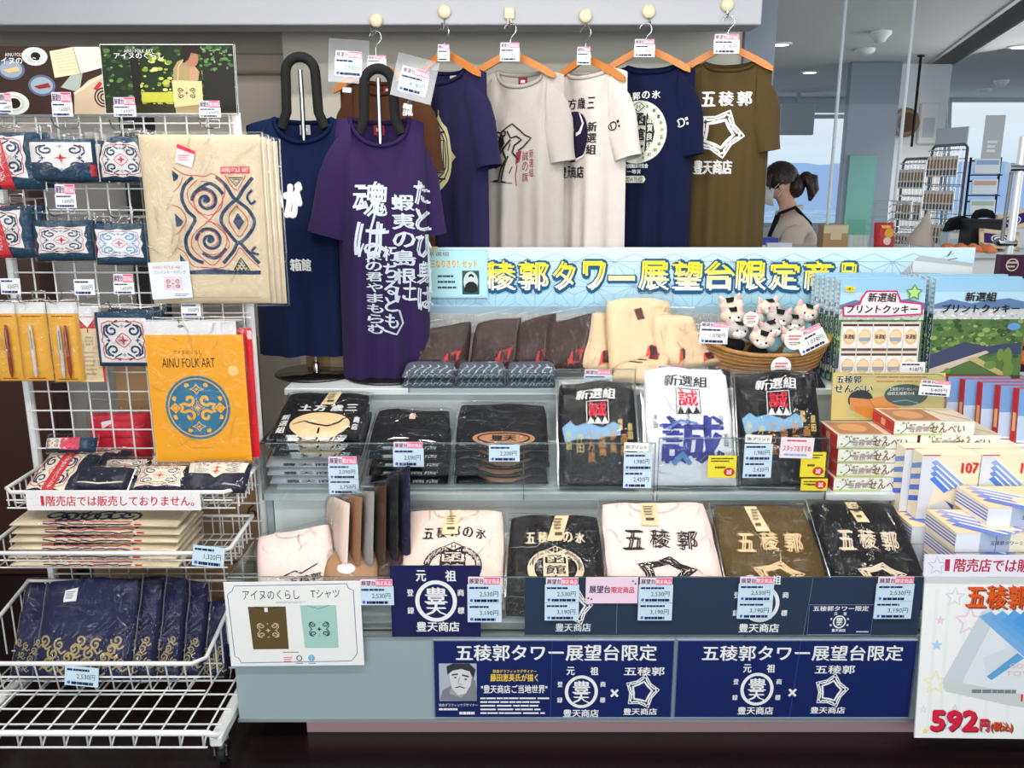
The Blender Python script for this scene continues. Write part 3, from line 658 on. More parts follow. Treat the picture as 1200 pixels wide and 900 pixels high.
# pens, slim pack, coaster
C_OR = card(240, 178, 60)
def pen_pack(px, label, pens, tilt=0):
    lo, w, l = lay(px, 2.37, PI/2); t = thing('pen_pack', label, 'pen pack', lo, (PI/2, 0, .05)); mb = MB(); mb.box((-w/2, 0, 0), (w/2, l, .002), C_OR)
    A = Art(mb, lambda s_, q_, h=0: V((s_-w/2, q_, .002+h)), px, w, l); u0, v0, u1, v1 = px; A.rect(u0, v0, u1, v0+13, ink(238, 240, 240), 1); A.lines(u0+4, v0+15, u1-5, v0+18, 1, ink(150, 70, 30), 2); A.lines(u0+4, v1-4, u1-8, v1-2, 1, ink(120, 60, 30), 2)
    mb.build('backing_card', t)
    for dx, c in pens:
        mb = MB(); m = mat('pen_barrel_%d_%d_%d' % c, c, .3); mb.tube([(dx, .012, .012), (dx, .03, .012), (dx, l*.62, .012), (dx, l*.72, .012)], [.002, .0055, .0055, .003], m, 8)
        pn = mb.build('pen', t); mb = MB(); mb.tube([(dx+.002, l*.42, .019), (dx+.002, l*.66, .019)], .0014, CHROME, 5); mb.build('clip', pn)
    film(w, l, .018, int(px[0]), .007, (.002, .002, .004), 12, 18).build('plastic_wrapper', t)
pen_pack((1, 354, 31, 446), 'leftmost pen in a clear bag on an orange backing card', [(.004, (150, 60, 50))])
pen_pack((31, 354, 64, 446), 'pen with a white barrel on an orange card, second pack from left', [(-.004, (226, 222, 216))])
pen_pack((66, 354, 101, 447), 'pack of two pens on an orange card, third pack from left', [(-.012, (222, 216, 210)), (.006, (160, 62, 50))])
mb = MB(); px = (97, 358, 126, 447); lo, w, l = lay(px, 2.38, PI/2); t = thing('bookmark_pack', 'narrow beige pack with a red top and white triangle, beside the coaster', 'gift pack', lo, (PI/2, 0, .05))
mb.box((-w/2, 0, 0), (w/2, l, .008), card(232, 208, 164), .001); A = Art(mb, lambda s_, q_, h=0: V((s_-w/2, q_, .008+h)), px, w, l); A.rect(97, 370, 126, 384, RED, 1); A.poly([(101, 371), (121, 371), (111, 383)], INKW, 2); A.rect(97, 358, 126, 370, ink(230, 230, 232), 1); A.rect(123.5, 384, 126, 447, RED, 1)
for i, s_ in enumerate(('AINU', 'FOLK', 'ART')): A.text(s_, 107, 393+i*4, 116, 396+i*4, GRYT, 1, 0)
A.lines(104, 410, 118, 440, 6, ink(190, 170, 140), 1); A.line([(111, 384), (111, 389)], 1, BLKT, 2); mb.build('card_pack', t); film(w, l, .01, 5, .004, (.002, .002, .004), 10, 14).build('plastic_wrapper', t)
def d_coast(A, u0, v0, u1, v1):
    A.rect(u0+4, v0+6, u1-6, v1-5, PAT, 1); orn(A, u0+5, v0+7, u1-7, v1-6, DKB, RED, None, 2)
a_ = hung('coaster', 'square navy coaster with white and red pattern, right of the pens', 'coaster', (117, 366, 184, 429), 2.36, .008, C_NAV, d_coast, top=.014, yaw=-.03)
dup(a_, V(a_.location)+V((.012, .02, 0)), 'second square navy coaster, hanging directly behind the front coaster')
dup(a_, V(a_.location)+V((.02, .04, .003)), 'third square coaster, rearmost behind the front coaster')
# the large tote bag
px = (181, 158, 318, 355); lo, w, l = lay(px, 2.33, PI/2); C_BEI = cloth(226, 208, 176)
t = thing('tote_bag', 'large beige tote bag with navy and red spiral print in clear plastic', 'tote bag', lo, (PI/2, 0, .04)); mb = MB()
F = slab(mb, w, l, .014, C_BEI, 4, .004, 16, 20, 12, 10); A = Art(mb, F, px, w, l); A.base = .0006; A.tess = .02
cv = lambda pts: [(160+x/4.09, 140+y/4.09) for x, y in pts]
D = lambda pts, wd=4: A.line(curve(cv(pts)), wd, DKB, 2)
for c in ((380, 380), (385, 570)):
    A.line(cv(spiral(c[0], c[1], 8, 66, .3, -1.55, 34)), [4.5]*8+[3.6]*27, DKB, 2); A.line(cv(spiral(c[0], c[1], 26, 92, 1.4, -1.5, 30)), 1, RED, 2); A.ell(*cv([c])[0], 3.4, 3.4, DKB, 3)
D([(327, 270), (285, 310), (268, 370), (290, 430), (322, 465), (300, 510), (272, 560), (275, 620), (305, 660), (345, 678)]); D([(436, 268), (478, 308), (520, 375), (560, 325), (606, 272)]); D([(520, 375), (462, 430), (445, 480), (480, 540), (520, 580), (572, 540), (602, 480), (575, 420)], 4)
D([(520, 375), (575, 420)]); D([(440, 680), (490, 625), (520, 580), (560, 622), (612, 682)]); D([(345, 330), (400, 300), (440, 320), (462, 350)], 4); D([(345, 630), (390, 655), (430, 640), (458, 608)], 4)
D([(600, 330), (575, 360), (590, 395), (612, 380)], 3); D([(600, 600), (580, 625), (612, 640)], 3)
A.poly(cv([(272, 716), (400, 706), (500, 718), (615, 716), (615, 736), (272, 734)]), DKB, 2)
for bl in ([(232, 236), (262, 262), (255, 282), (236, 290)], [(228, 440), (266, 478), (252, 500), (230, 506)], [(236, 634), (270, 684), (234, 690)]): A.poly(cv(bl), DKB, 2)
A.poly(cv([(500, 480), (526, 436), (552, 480), (526, 520)]), DKB, 3)
RL = lambda pts, cl=False: A.line(curve(cv(pts+pts[:1] if cl else pts)), 1, RED, 2)
RL([(520, 405), (490, 440), (482, 480), (500, 520), (525, 552), (555, 520), (572, 480), (552, 440)], True); RL([(240, 225), (290, 258), (340, 262), (385, 266), (425, 255), (470, 310), (466, 360), (440, 410), (388, 474), (330, 520), (300, 560), (300, 610), (340, 655), (390, 690), (440, 640), (475, 590), (450, 530), (388, 474), (335, 430), (300, 380), (300, 330), (345, 285)])
RL([(222, 402), (258, 418), (280, 470), (250, 520), (226, 542)]); RL([(232, 608), (262, 630), (292, 690), (340, 700), (440, 700), (500, 640), (525, 606), (560, 650), (610, 700)]); RL([(230, 340), (262, 310), (280, 270)]); RL([(478, 262), (525, 330), (575, 262)])
A.line(cv([(494, 272), (560, 272), (526, 312)]), 1.2, ink(40, 50, 60), 2, True); A.line(cv([(510, 280), (545, 280), (527, 300)]), 1.2, ink(40, 50, 60), 2, True)
A.line(cv([(486, 718), (526, 654), (566, 718)]), 1.6, ink(40, 50, 60), 2, True)
for i in range(4):
    for j in range(i+1): A.poly(dia(160+(526-i*9+j*18)/4.09, 140+(672+i*13)/4.09, 1.4, 1.4, .7)[::-1], ink(40, 50, 60), 3)
A.poly(cv([(460, 222), (595, 220), (595, 252), (460, 254)]), ink(222, 60, 74), 3); A.text('AINU FOLK ART', *cv([(466, 226)])[0], *cv([(590, 247)])[0], ink(250, 226, 226), 4, .02)
A.line(cv([(120, 846), (605, 852)]), .5, ink(190, 170, 140), 2)
mb.build('folded_bag', t)
mb = MB(); A = Art(mb, lambda s_, q_, h=0: V((s_-w/2, q_, .021+h)), px, w, l); A.poly(cv([(85, 676), (278, 668), (284, 846), (92, 856)]), card(232, 240, 246), 1); A.text('AINU FOLK ART', *cv([(104, 690)])[0], *cv([(250, 706)])[0], ink(226, 90, 120), 2, .01); A.text('コットントートバッグ', *cv([(110, 712)])[0], *cv([(262, 730)])[0], ink(80, 80, 90), 2, .0)
A.rect(*cv([(152, 744)])[0], *cv([(240, 812)])[0], ink(244, 216, 222), 2); orn(A, *cv([(158, 750)])[0], *cv([(234, 806)])[0], ink(120, 96, 110), ink(160, 110, 120), None, 3, False); A.lines(*cv([(200, 826)])[0], *cv([(270, 842)])[0], 2, GRYT, 2); mb.build('paper_insert', t)
mb = MB(); A = Art(mb, lambda s_, q_, h=0: V((s_-w/2, q_, .020+h)), px, w, l); A.poly(cv([(272, 116), (352, 150), (330, 226), (254, 200)]), card(248, 226, 230), 1); A.poly(cv([(272, 116), (352, 150), (348, 166), (266, 134)]), ink(236, 60, 90), 2); A.lines(*cv([(272, 166)])[0], *cv([(326, 196)])[0], 3, ink(226, 120, 140), 2); mb.build('price_label', t)
film(w, l, .018, 9, .006, (.006, .006, .006), 24, 30).build('plastic_wrapper', t)
for k in (1, 2, 3):
    mb = MB(); slab(mb, w, l, .012, C_BEI, 4+k, .003, 8, 10); tt = thing('tote_bag', ['', 'beige tote bag just behind the printed front one, only its edge showing', 'beige tote bag third from the front, edge showing right of the printed one', 'rearmost beige tote bag hanging on the hook behind the others'][k], 'tote bag', lo+V((.008*k, .026*k, -.004*k)), (PI/2, 0, .04)); mb.build('folded_bag', tt); film(w, l, .012, 9+k, .004, (.006, .006, .006), 8, 10).build('plastic_wrapper', tt)
# orange clear folder and red one
px = (184, 376, 296, 540); lo, w, l = lay(px, 2.34, PI/2); t = thing('clear_folder', 'orange folder with a round blue folk pattern hanging on the rack', 'folder', lo, (PI/2, 0, .03)); mb = MB(); mb.box((-w/2, 0, 0), (w/2, l*.905, .003), mat('orange_folder', (252, 176, 34), .3))
A = Art(mb, lambda s_, q_, h=0: V((s_-w/2, q_, .003+h)), px, w, l); TL = ink(56, 126, 164); YO = ink(250, 186, 70)
A.text('アイヌのくらし', 215, 409, 248, 414, ink(70, 44, 20), 2, .0); A.text('AINU FOLK ART', 201, 418, 262, 429, ink(60, 36, 20), 2, .012)
A.ell(238, 476, 37.5, 37.5, TL, 1, 36); A.ring(238, 476, 34, 34, 1.3, YO, 2, 36); A.ring(238, 476, 31.5, 31.5, .6, ink(40, 90, 130), 2, 36)
for k in range(16):
    a = 2*PI*k/16; A.ell(238+28.5*cos(a), 476+28.5*sin(a), 3, 3, YO if k % 4 in (1, 3) else TL, 3, 8)
A.ell(238, 476, 27, 27, TL, 3.5, 28)
for mx in (1, -1):
    for my in (1, -1):
        A.line([(238+mx*x, 476+my*y) for x, y in spiral(9.5, 9.5, 1.6, 7, -.4, .95, 18)+[(20, 4), (17, 0)]], 3.6, YO, 4)
for dx, dy in ((0, -22), (0, 22)): A.poly(dia(238+dx, 476+dy, 9, 6.5, .5)[::-1], YO, 4); A.poly(dia(238+dx, 476+dy, 6, 4.5, .5)[::-1], TL, 5); A.poly(dia(238+dx, 476+dy, 3, 2, .5)[::-1], YO, 6)
for dx in (-26, 26): A.poly(dia(238+dx, 476, 6.5, 6.5, .7)[::-1], YO, 4); A.ring(238+dx, 476, 3, 3, .6, ink(200, 120, 40), 5, 10)
A.poly(dia(238, 476, 8.5, 9.5, .42)[::-1], YO, 5); A.poly(dia(238, 476, 7, 8, .42)[::-1], TL, 6); A.poly(dia(238, 476, 4, 4.6, .5)[::-1], YO, 7); A.line([(224, 524), (250, 524)], .5, ink(190, 110, 30), 1)
A.ell(282, 433, 6, 6, ink(252, 214, 140), 1); mb.build('cover', t)
mb = MB(); A = Art(mb, lambda s_, q_, h=0: V((s_-w/2, q_, .001+h)), px, w, l); A.rect(184.5, 376, 289, 392, ink(232, 232, 234), 1); A.ell(226, 382, 4, 1.6, ink(120, 120, 126), 2, 10); mb.build('hanging_header', t)
film(w, l, .004, 3, .004, (.002, .002, .002), 16, 22).build('plastic_wrapper', t)
mb = MB(); t = thing('clear_folder', 'red folder hanging behind the orange one, its right edge showing', 'folder', lo+V((.018, .022, .004)), (PI/2, 0, .03)); mb.box((-w/2, 0, 0), (w/2, l*.93, .003), mat('red_folder', (226, 30, 40), .3)); A = Art(mb, lambda s_, q_, h=0: V((s_-w/2, q_, .003+h)), px, w, l); A.rect(291, 390, 296, 400, ink(250, 200, 200), 1); mb.build('cover', t); film(w, l, .004, 8, .003, (.002, .002, .002), 8, 10).build('plastic_wrapper', t)
# goods in the trays
tz = P(60, 577, 2.24)
def traybag(name, label, cat, px, Y, tilt, th, m, draw, seed, yaw=0, fl=True, pn='body'):
    lo, w, l = lay(px, Y, tilt); t = thing(name, label, cat, lo, (tilt, 0, yaw)); mb = MB(); F = slab(mb, w, l, th, m, seed, .002, 12, 12, 30); A = Art(mb, F, px, w, l); A.tess = .012; A.base = .0006; draw(A, *px); mb.build(pn, t)
    if fl: film(w, l, th, seed, .004, (.003, .003, .012), 12, 14).build('plastic_wrapper', t)
    return t, w, l
def d_towel2(A, u0, v0, u1, v1):
    e, d = u1-u0, v1-v0; orn(A, u0+1, v0+2, u1-e*.22, v1-d*.05, DKB, RED, CREAM, 2); a, b = u0+e*.36, u0+e*.58
    A.poly([(a, v0+.5), (b, v0+.5), (b, v1-.5), (a, v1-.5)], RED, 5); A.vtext('アイヌ語タオルハンカチ', u0+e*.44, v0+d*.03, u0+e*.53, v1-d*.05, INKW, 6, .01)
C_INK = cloth(38, 40, 58)
tx = [((26, 532, 88, 579), 2.235, 'front towel with a red band lying in the tray, leftmost'), ]
t0, w, l = traybag('towel_handkerchief', 'dark patterned towel with red band lying front-left in the upper tray', 'towel', (27, 534, 90, 580), 2.235, R(28), .018, C_INK, d_towel2, 3, -.12, pn='folded_towel')
dup(t0, V(t0.location)+V((.028, .045, -.008)), 'dark patterned towel lying second, just under the front-left towel in the tray'); dup(t0, V(t0.location)+V((.052, .09, -.016)), 'dark patterned towel lying third, under two others in the upper tray')
def d_band(A, u0, v0, u1, v1): e = u1-u0; A.rect(u0+e*.02, v0+2, u0+e*.5, v1-2, CREAM, 1); A.poly([(u0+e*.35, v0+1), (u0+e*.75, v0+1), (u0+e*.75, v1-1), (u0+e*.35, v1-1)], ink(226, 80, 110), 2); orn(A, u0+2, v0+2, u0+e*.34, v1-2, DKB, RED, None, 2, False)
traybag('towel_handkerchief', 'small rolled towel with pink band standing at the back of the upper tray', 'towel', (56, 514, 112, 530), 2.36, R(60), .03, C_NAV, d_band, 8, pn='folded_towel')
def d_dark(A, u0, v0, u1, v1): A.line([(u0+4, v1-4), ((u0+u1)/2, v1-2), (u1-4, v1-4)], 1.4, CREAM, 2)
traybag('pouch', 'dark grey pouch lying with its zip forward in the upper tray', 'pouch', (88, 551, 148, 574), 2.245, R(32), .022, C_DK, d_dark, 4)
traybag('coin_purse', 'cream patterned coin purse lying behind the dark grey pouch in the tray', 'pouch', (120, 541, 172, 562), 2.32, R(38), .02, C_INK, lambda A, a, b, c, d: orn(A, a+2, b+1, c-2, d-1, DKB, RED, CREAM, 2), 5)
traybag('card_case', 'cream patterned card case with red centre lying mid-front in the upper tray', 'pouch', (157, 549, 216, 577), 2.24, R(34), .02, C_INK, lambda A, a, b, c, d: orn(A, a+2, b+1, c-5, d-3, DKB, ink(214, 66, 40), CREAM, 2), 6)
def d_flap2(A, u0, v0, u1, v1): A.poly([(u0+2, v0+1), (u1-2, v0+1), (u1-4, v0+14), ((u0+u1)/2+8, v0+15), ((u0+u1)/2, v0+20), ((u0+u1)/2-8, v0+15), (u0+4, v0+14)], CREAM, 1); orn(A, u0+4, v0+2, u1-4, v0+15, DKB, RED, None, 2, False); A.poly(dia((u0+u1)/2, v0+13, 5, 4)[::-1], ink(220, 60, 40), 4)
traybag('pouch', 'flap pouch with red diamond lying at the right end of the upper tray', 'pouch', (214, 545, 287, 578), 2.24, R(36), .022, C_INK, d_flap2, 7)
for k, (px, lb) in enumerate((((176, 536, 232, 550), 'patterned card case tucked behind the mid-front one in the upper tray'), ((232, 535, 288, 548), 'patterned pouch tucked behind the flap pouch at the tray right end'))):
    traybag('pouch', lb, 'pouch', px, 2.345, R(38), .018, C_INK, lambda A, a, b, c, d: orn(A, a+2, b+1, c-2, d-1, DKB, RED, CREAM, 2), 10+k)
# sign clipped on the upper tray
px = (32, 576, 236, 598); mb, A, lo, rt = board(px, 2.205, card(244, 240, 242), .02, .002); A.text('1', 49, 581, 53, 592.5, RED, 2, .01); A.text('階売店では販売しておりません。', 55, 581, 229, 593, RED, 2, .016, .1)
A.star(44, 587, 8, .5, ink(214, 204, 214), 1); A.star(226, 588, 9, .5, ink(214, 204, 214), 1)
tag(mb.build('notice_strip', loc=lo, rot=rt), 'white notice strip with red Japanese lettering on the upper tray front', 'notice')
# folded tote bags in the middle tray
for k in range(6):
    u0, u1 = (-8+r.random()*10, 198+r.random()*16); lo = P(100, 662, 2.17); z = .462+.0215*k; w = .47; l = .20; seed = 20+k; mb = MB()
    t = thing('tote_bag', 'folded beige tote bag, %s in the stack in the middle tray' % ORD[5-k], 'tote bag', (-1.16+.012*(r.random()-.5), 2.185+.006*k, z+.004), (R(3), 0, -.03+.02*r.random()))
    F = slab(mb, w, l, .0125, cloth(234, 218, 190), seed, .003, 18, 10, 10, 6)
    FF = lambda s_, q_, h=0: V((s_-w/2, -h-.0006, q_)); A = Art(mb, F, (0, 0, 94, 48), w, l); A2 = Art(mb, FF, (0, 0, 94, 3.1), w, .0125)
    for i in range(7):
        x = 22+i*7; A.line(spiral(x, 38, 2, 7, i, 1.2, 12), 1.8, DKB, 1); A.line([(x-4, 46), (x, 44+2*r.random()), (x+4, 46)], .8, RED, 1)
        A2.line([(x-3, .8+1.4*r.random()), (x, 1.4), (x+4, .6+2*r.random())], .7, DKB, 1); A2.line([(x, 2.6), (x+5, 2.2)], .25, RED, 1)
    A2.rect(70, .8, 74, 2, RED, 1); mb.build('folded_bag', t); fm = film(w, l, .0125, seed, .005, (.004, .004, .02), 20, 12); fm.build('plastic_wrapper', t)
price_card((225, 640, 262, 664), 2.165, 'tilted blue price card on the middle tray front', ('1,320円',), False, .1, .12)
# navy shirts in the lowest basket
C_SH = cloth(30, 34, 74); GOLD = ink(168, 152, 104)
def bag_shirt(label, px, Y, tilt, m, draw, th=.022, seed=1, yaw=0, roll=0, tagm=None, group=None, sh=.07, skew=0.0, ext=(.004, .006, .014), name='bagged_shirt', tagpx=None, amp=.004, fl=True, neck=True):
    lo, w, l = lay(px, Y, tilt); t = thing(name, label, 'shirt', lo, (tilt, roll, yaw), group); mb = MB(); F = slab(mb, w, l, th, m, seed, amp, 16, 18, 8, 8, sh, skew)
    A = Art(mb, F, (0, 0, 100, 100*l/w), w, l); A.base = .0008; A.tess = .014
    if neck:
        nk = _mats.get(m.name+'_rib') or mat(m.name+'_rib', (0, 0, 0), .95); nk.node_tree.nodes['Principled BSDF'].inputs['Base Color'].default_value = [c*.72 for c in m.node_tree.nodes['Principled BSDF'].inputs['Base Color'].default_value[:3]]+[1]
        A.line([(50+24*cos(a), 3+13*sin(a)) for a in [PI*i/12 for i in range(13)]], 3, nk, 1)
    if draw: draw(A, 100*l/w)
    mb.build('folded_shirt', t)
    if tagm is not None:
        mb = MB(); A = Art(mb, lambda s_, q_, h=0: F(s_, q_, h+.004), (0, 0, 100, 100*l/w), w, l); a, b, c, d, sl = tagm
        A.poly([(a+sl, b), (c+sl, b), (c-sl, d), (a-sl, d)], card(226, 206, 164), 1); A.lines(a+3, b+4, c-3, b+(d-b)*.6, 4, ink(120, 100, 80), 2); A.rect(a+4, d-(d-b)*.32, c-4, d-(d-b)*.2, ink(90, 76, 60), 2); mb.build('paper_label', t)
    if fl: film(w, l, th, seed, .006, ext, skew=skew).build('plastic_wrapper', t)
    return t, w, l
def d_gold(A, L_):
    for i in range(16):
        y = L_*.62+L_*.30*((i*5) % 7)/7; x = 7+i*5.6; A.line(spiral(x, y, 1, 6.5, i, 1.3, 14), 2.2, GOLD, 1); A.line(curve([(x-7, y+8), (x-2, y+4), (x+3, y+9), (x+8, y+6)]), 2.0, GOLD, 1)
    A.rect(4, L_*.965, 96, L_*.985, GOLD, 1, 8)
bs = [((14, 683, 72, 796), 2.20, R(42), 'leftmost, behind the front one', -.1), ((42, 678, 150, 796), 2.14, R(44), 'frontmost, with white label', 0), ((105, 677, 180, 796), 2.17, R(45), 'just right of the front one', .12), ((138, 676, 210, 796), 2.19, R(46), 'third from left', .16), ((168, 681, 236, 796), 2.22, R(46), 'fourth from left', .16), ((196, 704, 266, 796), 2.24, R(40), 'at its right end', .1)]
order = [0, 5, 4, 3, 2, 1]
for k, i in enumerate(order):
    px, Y, tl, s_, yw = bs[i]
    def dd(A, L_, i=i):
        d_gold(A, L_)
        if i == 1: A.poly([(22, 12), (36, 10), (36, 24), (22, 25)], INKW, 3); A.lines(24, 13, 34, 22, 4, GRYT, 4)
    bag_shirt('navy bagged T-shirt with gold print in the basket, '+s_, px, 2.106+.036*[5, 0, 4, 3, 2, 1].index(i) if 0 else 2.100+.035*{1: 0, 0: 1, 2: 1, 3: 2, 4: 3, 5: 4}[i], R(60), C_SH, dd, .018, 30+i, yw*.3, 0, ext=(.006, .004, .012))
price_card((76, 781, 115, 804), 2.07, 'pale blue price card on the front of the lowest basket', ('2,530円',), False, .1, .1)
# things standing behind the rack
KRAFT = mat('kraft_cardboard', (176, 142, 102), .85, noise_s=6, noise_a=.08); KR2 = mat('kraft_cardboard_inside', (132, 104, 76), .9, noise_s=6, noise_a=.08)
def carton(label, lo, hi, open_top=False, draw=None, group=None):
    lo, hi = V(lo), V(hi); c = V(((lo.x+hi.x)/2, (lo.y+hi.y)/2, lo.z)); t = thing('cardboard_box', label, 'cardboard box', c, group=group); a, b = lo-c, hi-c; mb = MB(); th = .006
    if open_top:
        mb.box((a.x, a.y, 0), (b.x, b.y, th), KRAFT)
        for p, q in (((a.x, a.y, 0), (b.x, a.y+th, b.z)), ((a.x, b.y-th, 0), (b.x, b.y, b.z)), ((a.x, a.y, 0), (a.x+th, b.y, b.z)), ((b.x-th, a.y, 0), (b.x, b.y, b.z))): mb.box(p, q, KRAFT)
        mb.build('body', t); mb = MB(); mb.add([(a.x, a.y, b.z), (b.x, a.y, b.z), (b.x, a.y-.03, b.z+.09), (a.x, a.y-.03, b.z+.09), (a.x, b.y, b.z), (b.x, b.y, b.z), (b.x, b.y+.04, b.z+.09), (a.x, b.y+.04, b.z+.09)], [(0, 1, 2, 3), (4, 5, 6, 7)], KR2); mb.build('flap', t)
    else:
        mb.box(a, b, KRAFT, .003); mb.build('body', t); mb = MB(); mb.box((a.x, -.03, b.z), (b.x, .03, b.z+.001), mat('packing_tape', (196, 172, 130), .3)); mb.box((-.03, a.y-.001, b.z-.06), (.03, a.y, b.z), mat('packing_tape', (196, 172, 130), .3)); mb.build('tape', t)
    if draw: mb = MB(); A = Art(mb, lambda s_, q_, h=0: V((a.x+s_, a.y-.001-h, q_)), (0, 0, 100, 100*b.z/(b.x-a.x)), b.x-a.x, b.z); draw(A, 100*b.z/(b.x-a.x)); mb.build('printing', t)
    return t
c1 = P(135, 545, 2.72); c2 = P(270, 640, 2.62)
carton('brown cardboard box on the floor behind the rack, lowest of the stack', (-1.36, 2.56, 0), (-.84, 2.98, .30))
def d_no(A, H): A.rect(52, H*.2, 86, H*.2+30, ink(206, 202, 186), 1); A.frame(55, H*.2+3, 83, H*.2+12, 1.2, BLKT, 2); A.text('ハンカチ', 57, H*.2+5, 80, H*.2+10, BLKT, 2, .0); A.frame(58, H*.2+15, 80, H*.2+25, 1.2, BLKT, 2); A.text('27', 64, H*.2+17, 74, H*.2+23, BLKT, 2, .0)
def d_tx(A, H): A.text('星に想いを', 8, 8, 70, 20, ink(80, 66, 40), 1, .0); A.text('6', 76, 34, 88, 50, ink(80, 66, 40), 1, .0)
carton('brown cardboard box with printed lettering behind the rack, right of the crate', (-1.06, 2.56, .31), (-.78, 2.92, .60), False, d_tx)
carton('tall brown cardboard box with a white number label behind the coaster', (-1.27, 2.66, .62), (-.90, 2.98, .98), False, d_no)
t = thing('plastic_crate', 'teal slatted plastic crate behind the rack, under the towel tray', 'crate', (-1.22, 2.74, .302)); mb = MB(); TE = mat('teal_plastic', (40, 140, 140), .45)
for i in range(14): x = -.15+.3*i/13; mb.box((x-.006, -.17, .01), (x+.006, -.16, .27), TE); mb.box((x-.006, .16, .01), (x+.006, .17, .27), TE)
for z in (0, .13, .26): mb.box((-.16, -.172, z), (.16, -.158, z+.02), TE); mb.box((-.16, .158, z), (.16, .172, z+.02), TE); mb.box((-.16, -.17, z), (-.148, .17, z+.02), TE); mb.box((.148, -.17, z), (.16, .17, z+.02), TE)
mb.build('slatted_wall', t); mb = MB(); mb.box((-.155, -.165, 0), (.155, .165, .012), TE); mb.build('base', t); mb = MB(); mb.box((-.15, -.16, .27), (.15, .16, .30), TE, .004); mb.build('lid', t)
t = thing('drawstring_pouch', 'red pouch in clear plastic behind the rack grid', 'pouch', P(149, 528, 2.56), (R(80), 0, 0)); mb = MB(); lo_, w, l = lay((112, 470, 178, 528), 2.56, R(80)); F = slab(mb, w, l, .06, cloth(220, 44, 66), 5, .006, 14, 14, 10, 5); mb.build('body', t); mb = MB(); A = Art(mb, lambda s_, q_, h=0: F(s_, q_, h+.004), (0, 0, 100, 90), w, l); A.poly([(28, 14), (46, 10), (60, 82), (36, 86)], card(236, 236, 236), 1); A.lines(40, 64, 56, 78, 5, BLKT, 2); mb.build('paper_label', t); film(w, l, .06, 5, .01, (.01, .01, .04), 16, 18).build('plastic_wrapper', t)
t.location.z = .655; t.location.y = 2.53
# ---------------------------------------------------------------- stepped display counter
FX0, FX1 = -.742, 1.78; Y1, Y2, Y3, Y4 = 2.05, 2.40, 2.70, 3.06; Z1, Z2, Z3 = .335, .60, .85
m_pan = mat('grey_green_laminate', (150, 170, 174), .4, noise_s=4, noise_a=.02); m_ris = mat('silver_riser_laminate', (214, 226, 226), .16, spec=.7, metal=.25, noise_s=3, noise_a=.02)
m_shelf = mat('pale_grey_shelf', (206, 214, 216), .3, spec=.5, noise_s=4, noise_a=.02); m_mauve = mat('mauve_kick_panel', (176, 142, 148), .25, spec=.6, noise_s=3, noise_a=.03)
t = thing('display_counter', 'stepped silver-grey display counter with clear acrylic fences', 'display counter', ((FX0+FX1)/2, 2.55, 0)); OC = V(t.location)
def cpart(name, fn, label=None):
    mb = MB(); fn(mb); o = mb.build(name, t, world=True); o.location = (0, 0, 0)
    if label: o['label'] = label
    return o
cpart('kick_panel', lambda mb: mb.box((-.575, Y1+.06, 0), (FX1, Y4, .078), m_mauve), 'mauve kick panel')
cpart('front_panel', lambda mb: (mb.box((FX0, Y1, .082), (FX1, Y1+.02, Z1-.008), m_pan, .002),))
cpart('panel_trim', lambda mb: (mb.box((FX0-.002, Y1-.003, .075), (FX1, Y1+.03, .084), m_alu), mb.box((FX0-.002, Y1-.003, Z1-.012), (FX1, Y1+.03, Z1), m_alu)))
cpart('lower_shelf', lambda mb: mb.box((FX0, Y1+.02, Z1-.02), (FX1, Y4, Z1), m_shelf))
cpart('middle_shelf', lambda mb: mb.box((FX0, Y2, Z2-.022), (FX1, Y4, Z2), m_shelf, .002))
cpart('upper_shelf', lambda mb: mb.box((FX0-.0, Y3, Z3-.022), (FX1, Y4+.04, Z3), m_shelf, .002))
cpart('step_riser', lambda mb: mb.box((FX0+.02, Y2+.035, Z1), (FX1, Y2+.055, Z2-.022), m_ris))
cpart('step_riser', lambda mb: mb.box((FX0+.02, Y3+.03, Z2), (FX1, Y3+.05, Z3-.022), m_ris))
for x in (FX0+.0, FX1-.02):
    def endp(mb):
        pts = [(Y1+.02, .08), (Y4, .08), (Y4, Z3-.022), (Y3+.03, Z3-.022), (Y3+.03, Z2-.022), (Y2+.03, Z2-.022), (Y2+.03, Z1), (Y1+.02, Z1)]
        n_ = len(pts); mb.add([(x, a, b) for a, b in pts]+[(x+.018, a, b) for a, b in pts], [tuple(range(n_))]+[tuple(reversed(range(n_, 2*n_)))]+[(i, n_+i, n_+(i+1) % n_, (i+1) % n_) for i in range(n_)], m_pan)
    cpart('end_panel', endp)
TL1, TL2 = R(27), R(15)
def wedge(y0, z0, ln, tl, x0, x1):
    def f(mb): 
        a, b = (y0, z0+.004), (y0+ln*cos(tl), z0+.004+ln*sin(tl))
        mb.add([(x0, *a), (x1, *a), (x1, *b), (x0, *b), (x0, a[0], z0), (x1, a[0], z0), (x1, b[0], z0), (x0, b[0], z0)], [(0, 1, 2, 3), (0, 4, 5, 1), (1, 5, 6, 2), (2, 6, 7, 3), (3, 7, 4, 0), (4, 7, 6, 5)], m_shelf)
    return f
cpart('sloped_rest', wedge(2.115, Z1, .31, TL1, FX0+.03, 1.04)); cpart('sloped_rest', wedge(2.44, Z2, .27, TL2, FX0+.03, P(655, 540, 2.5).x))
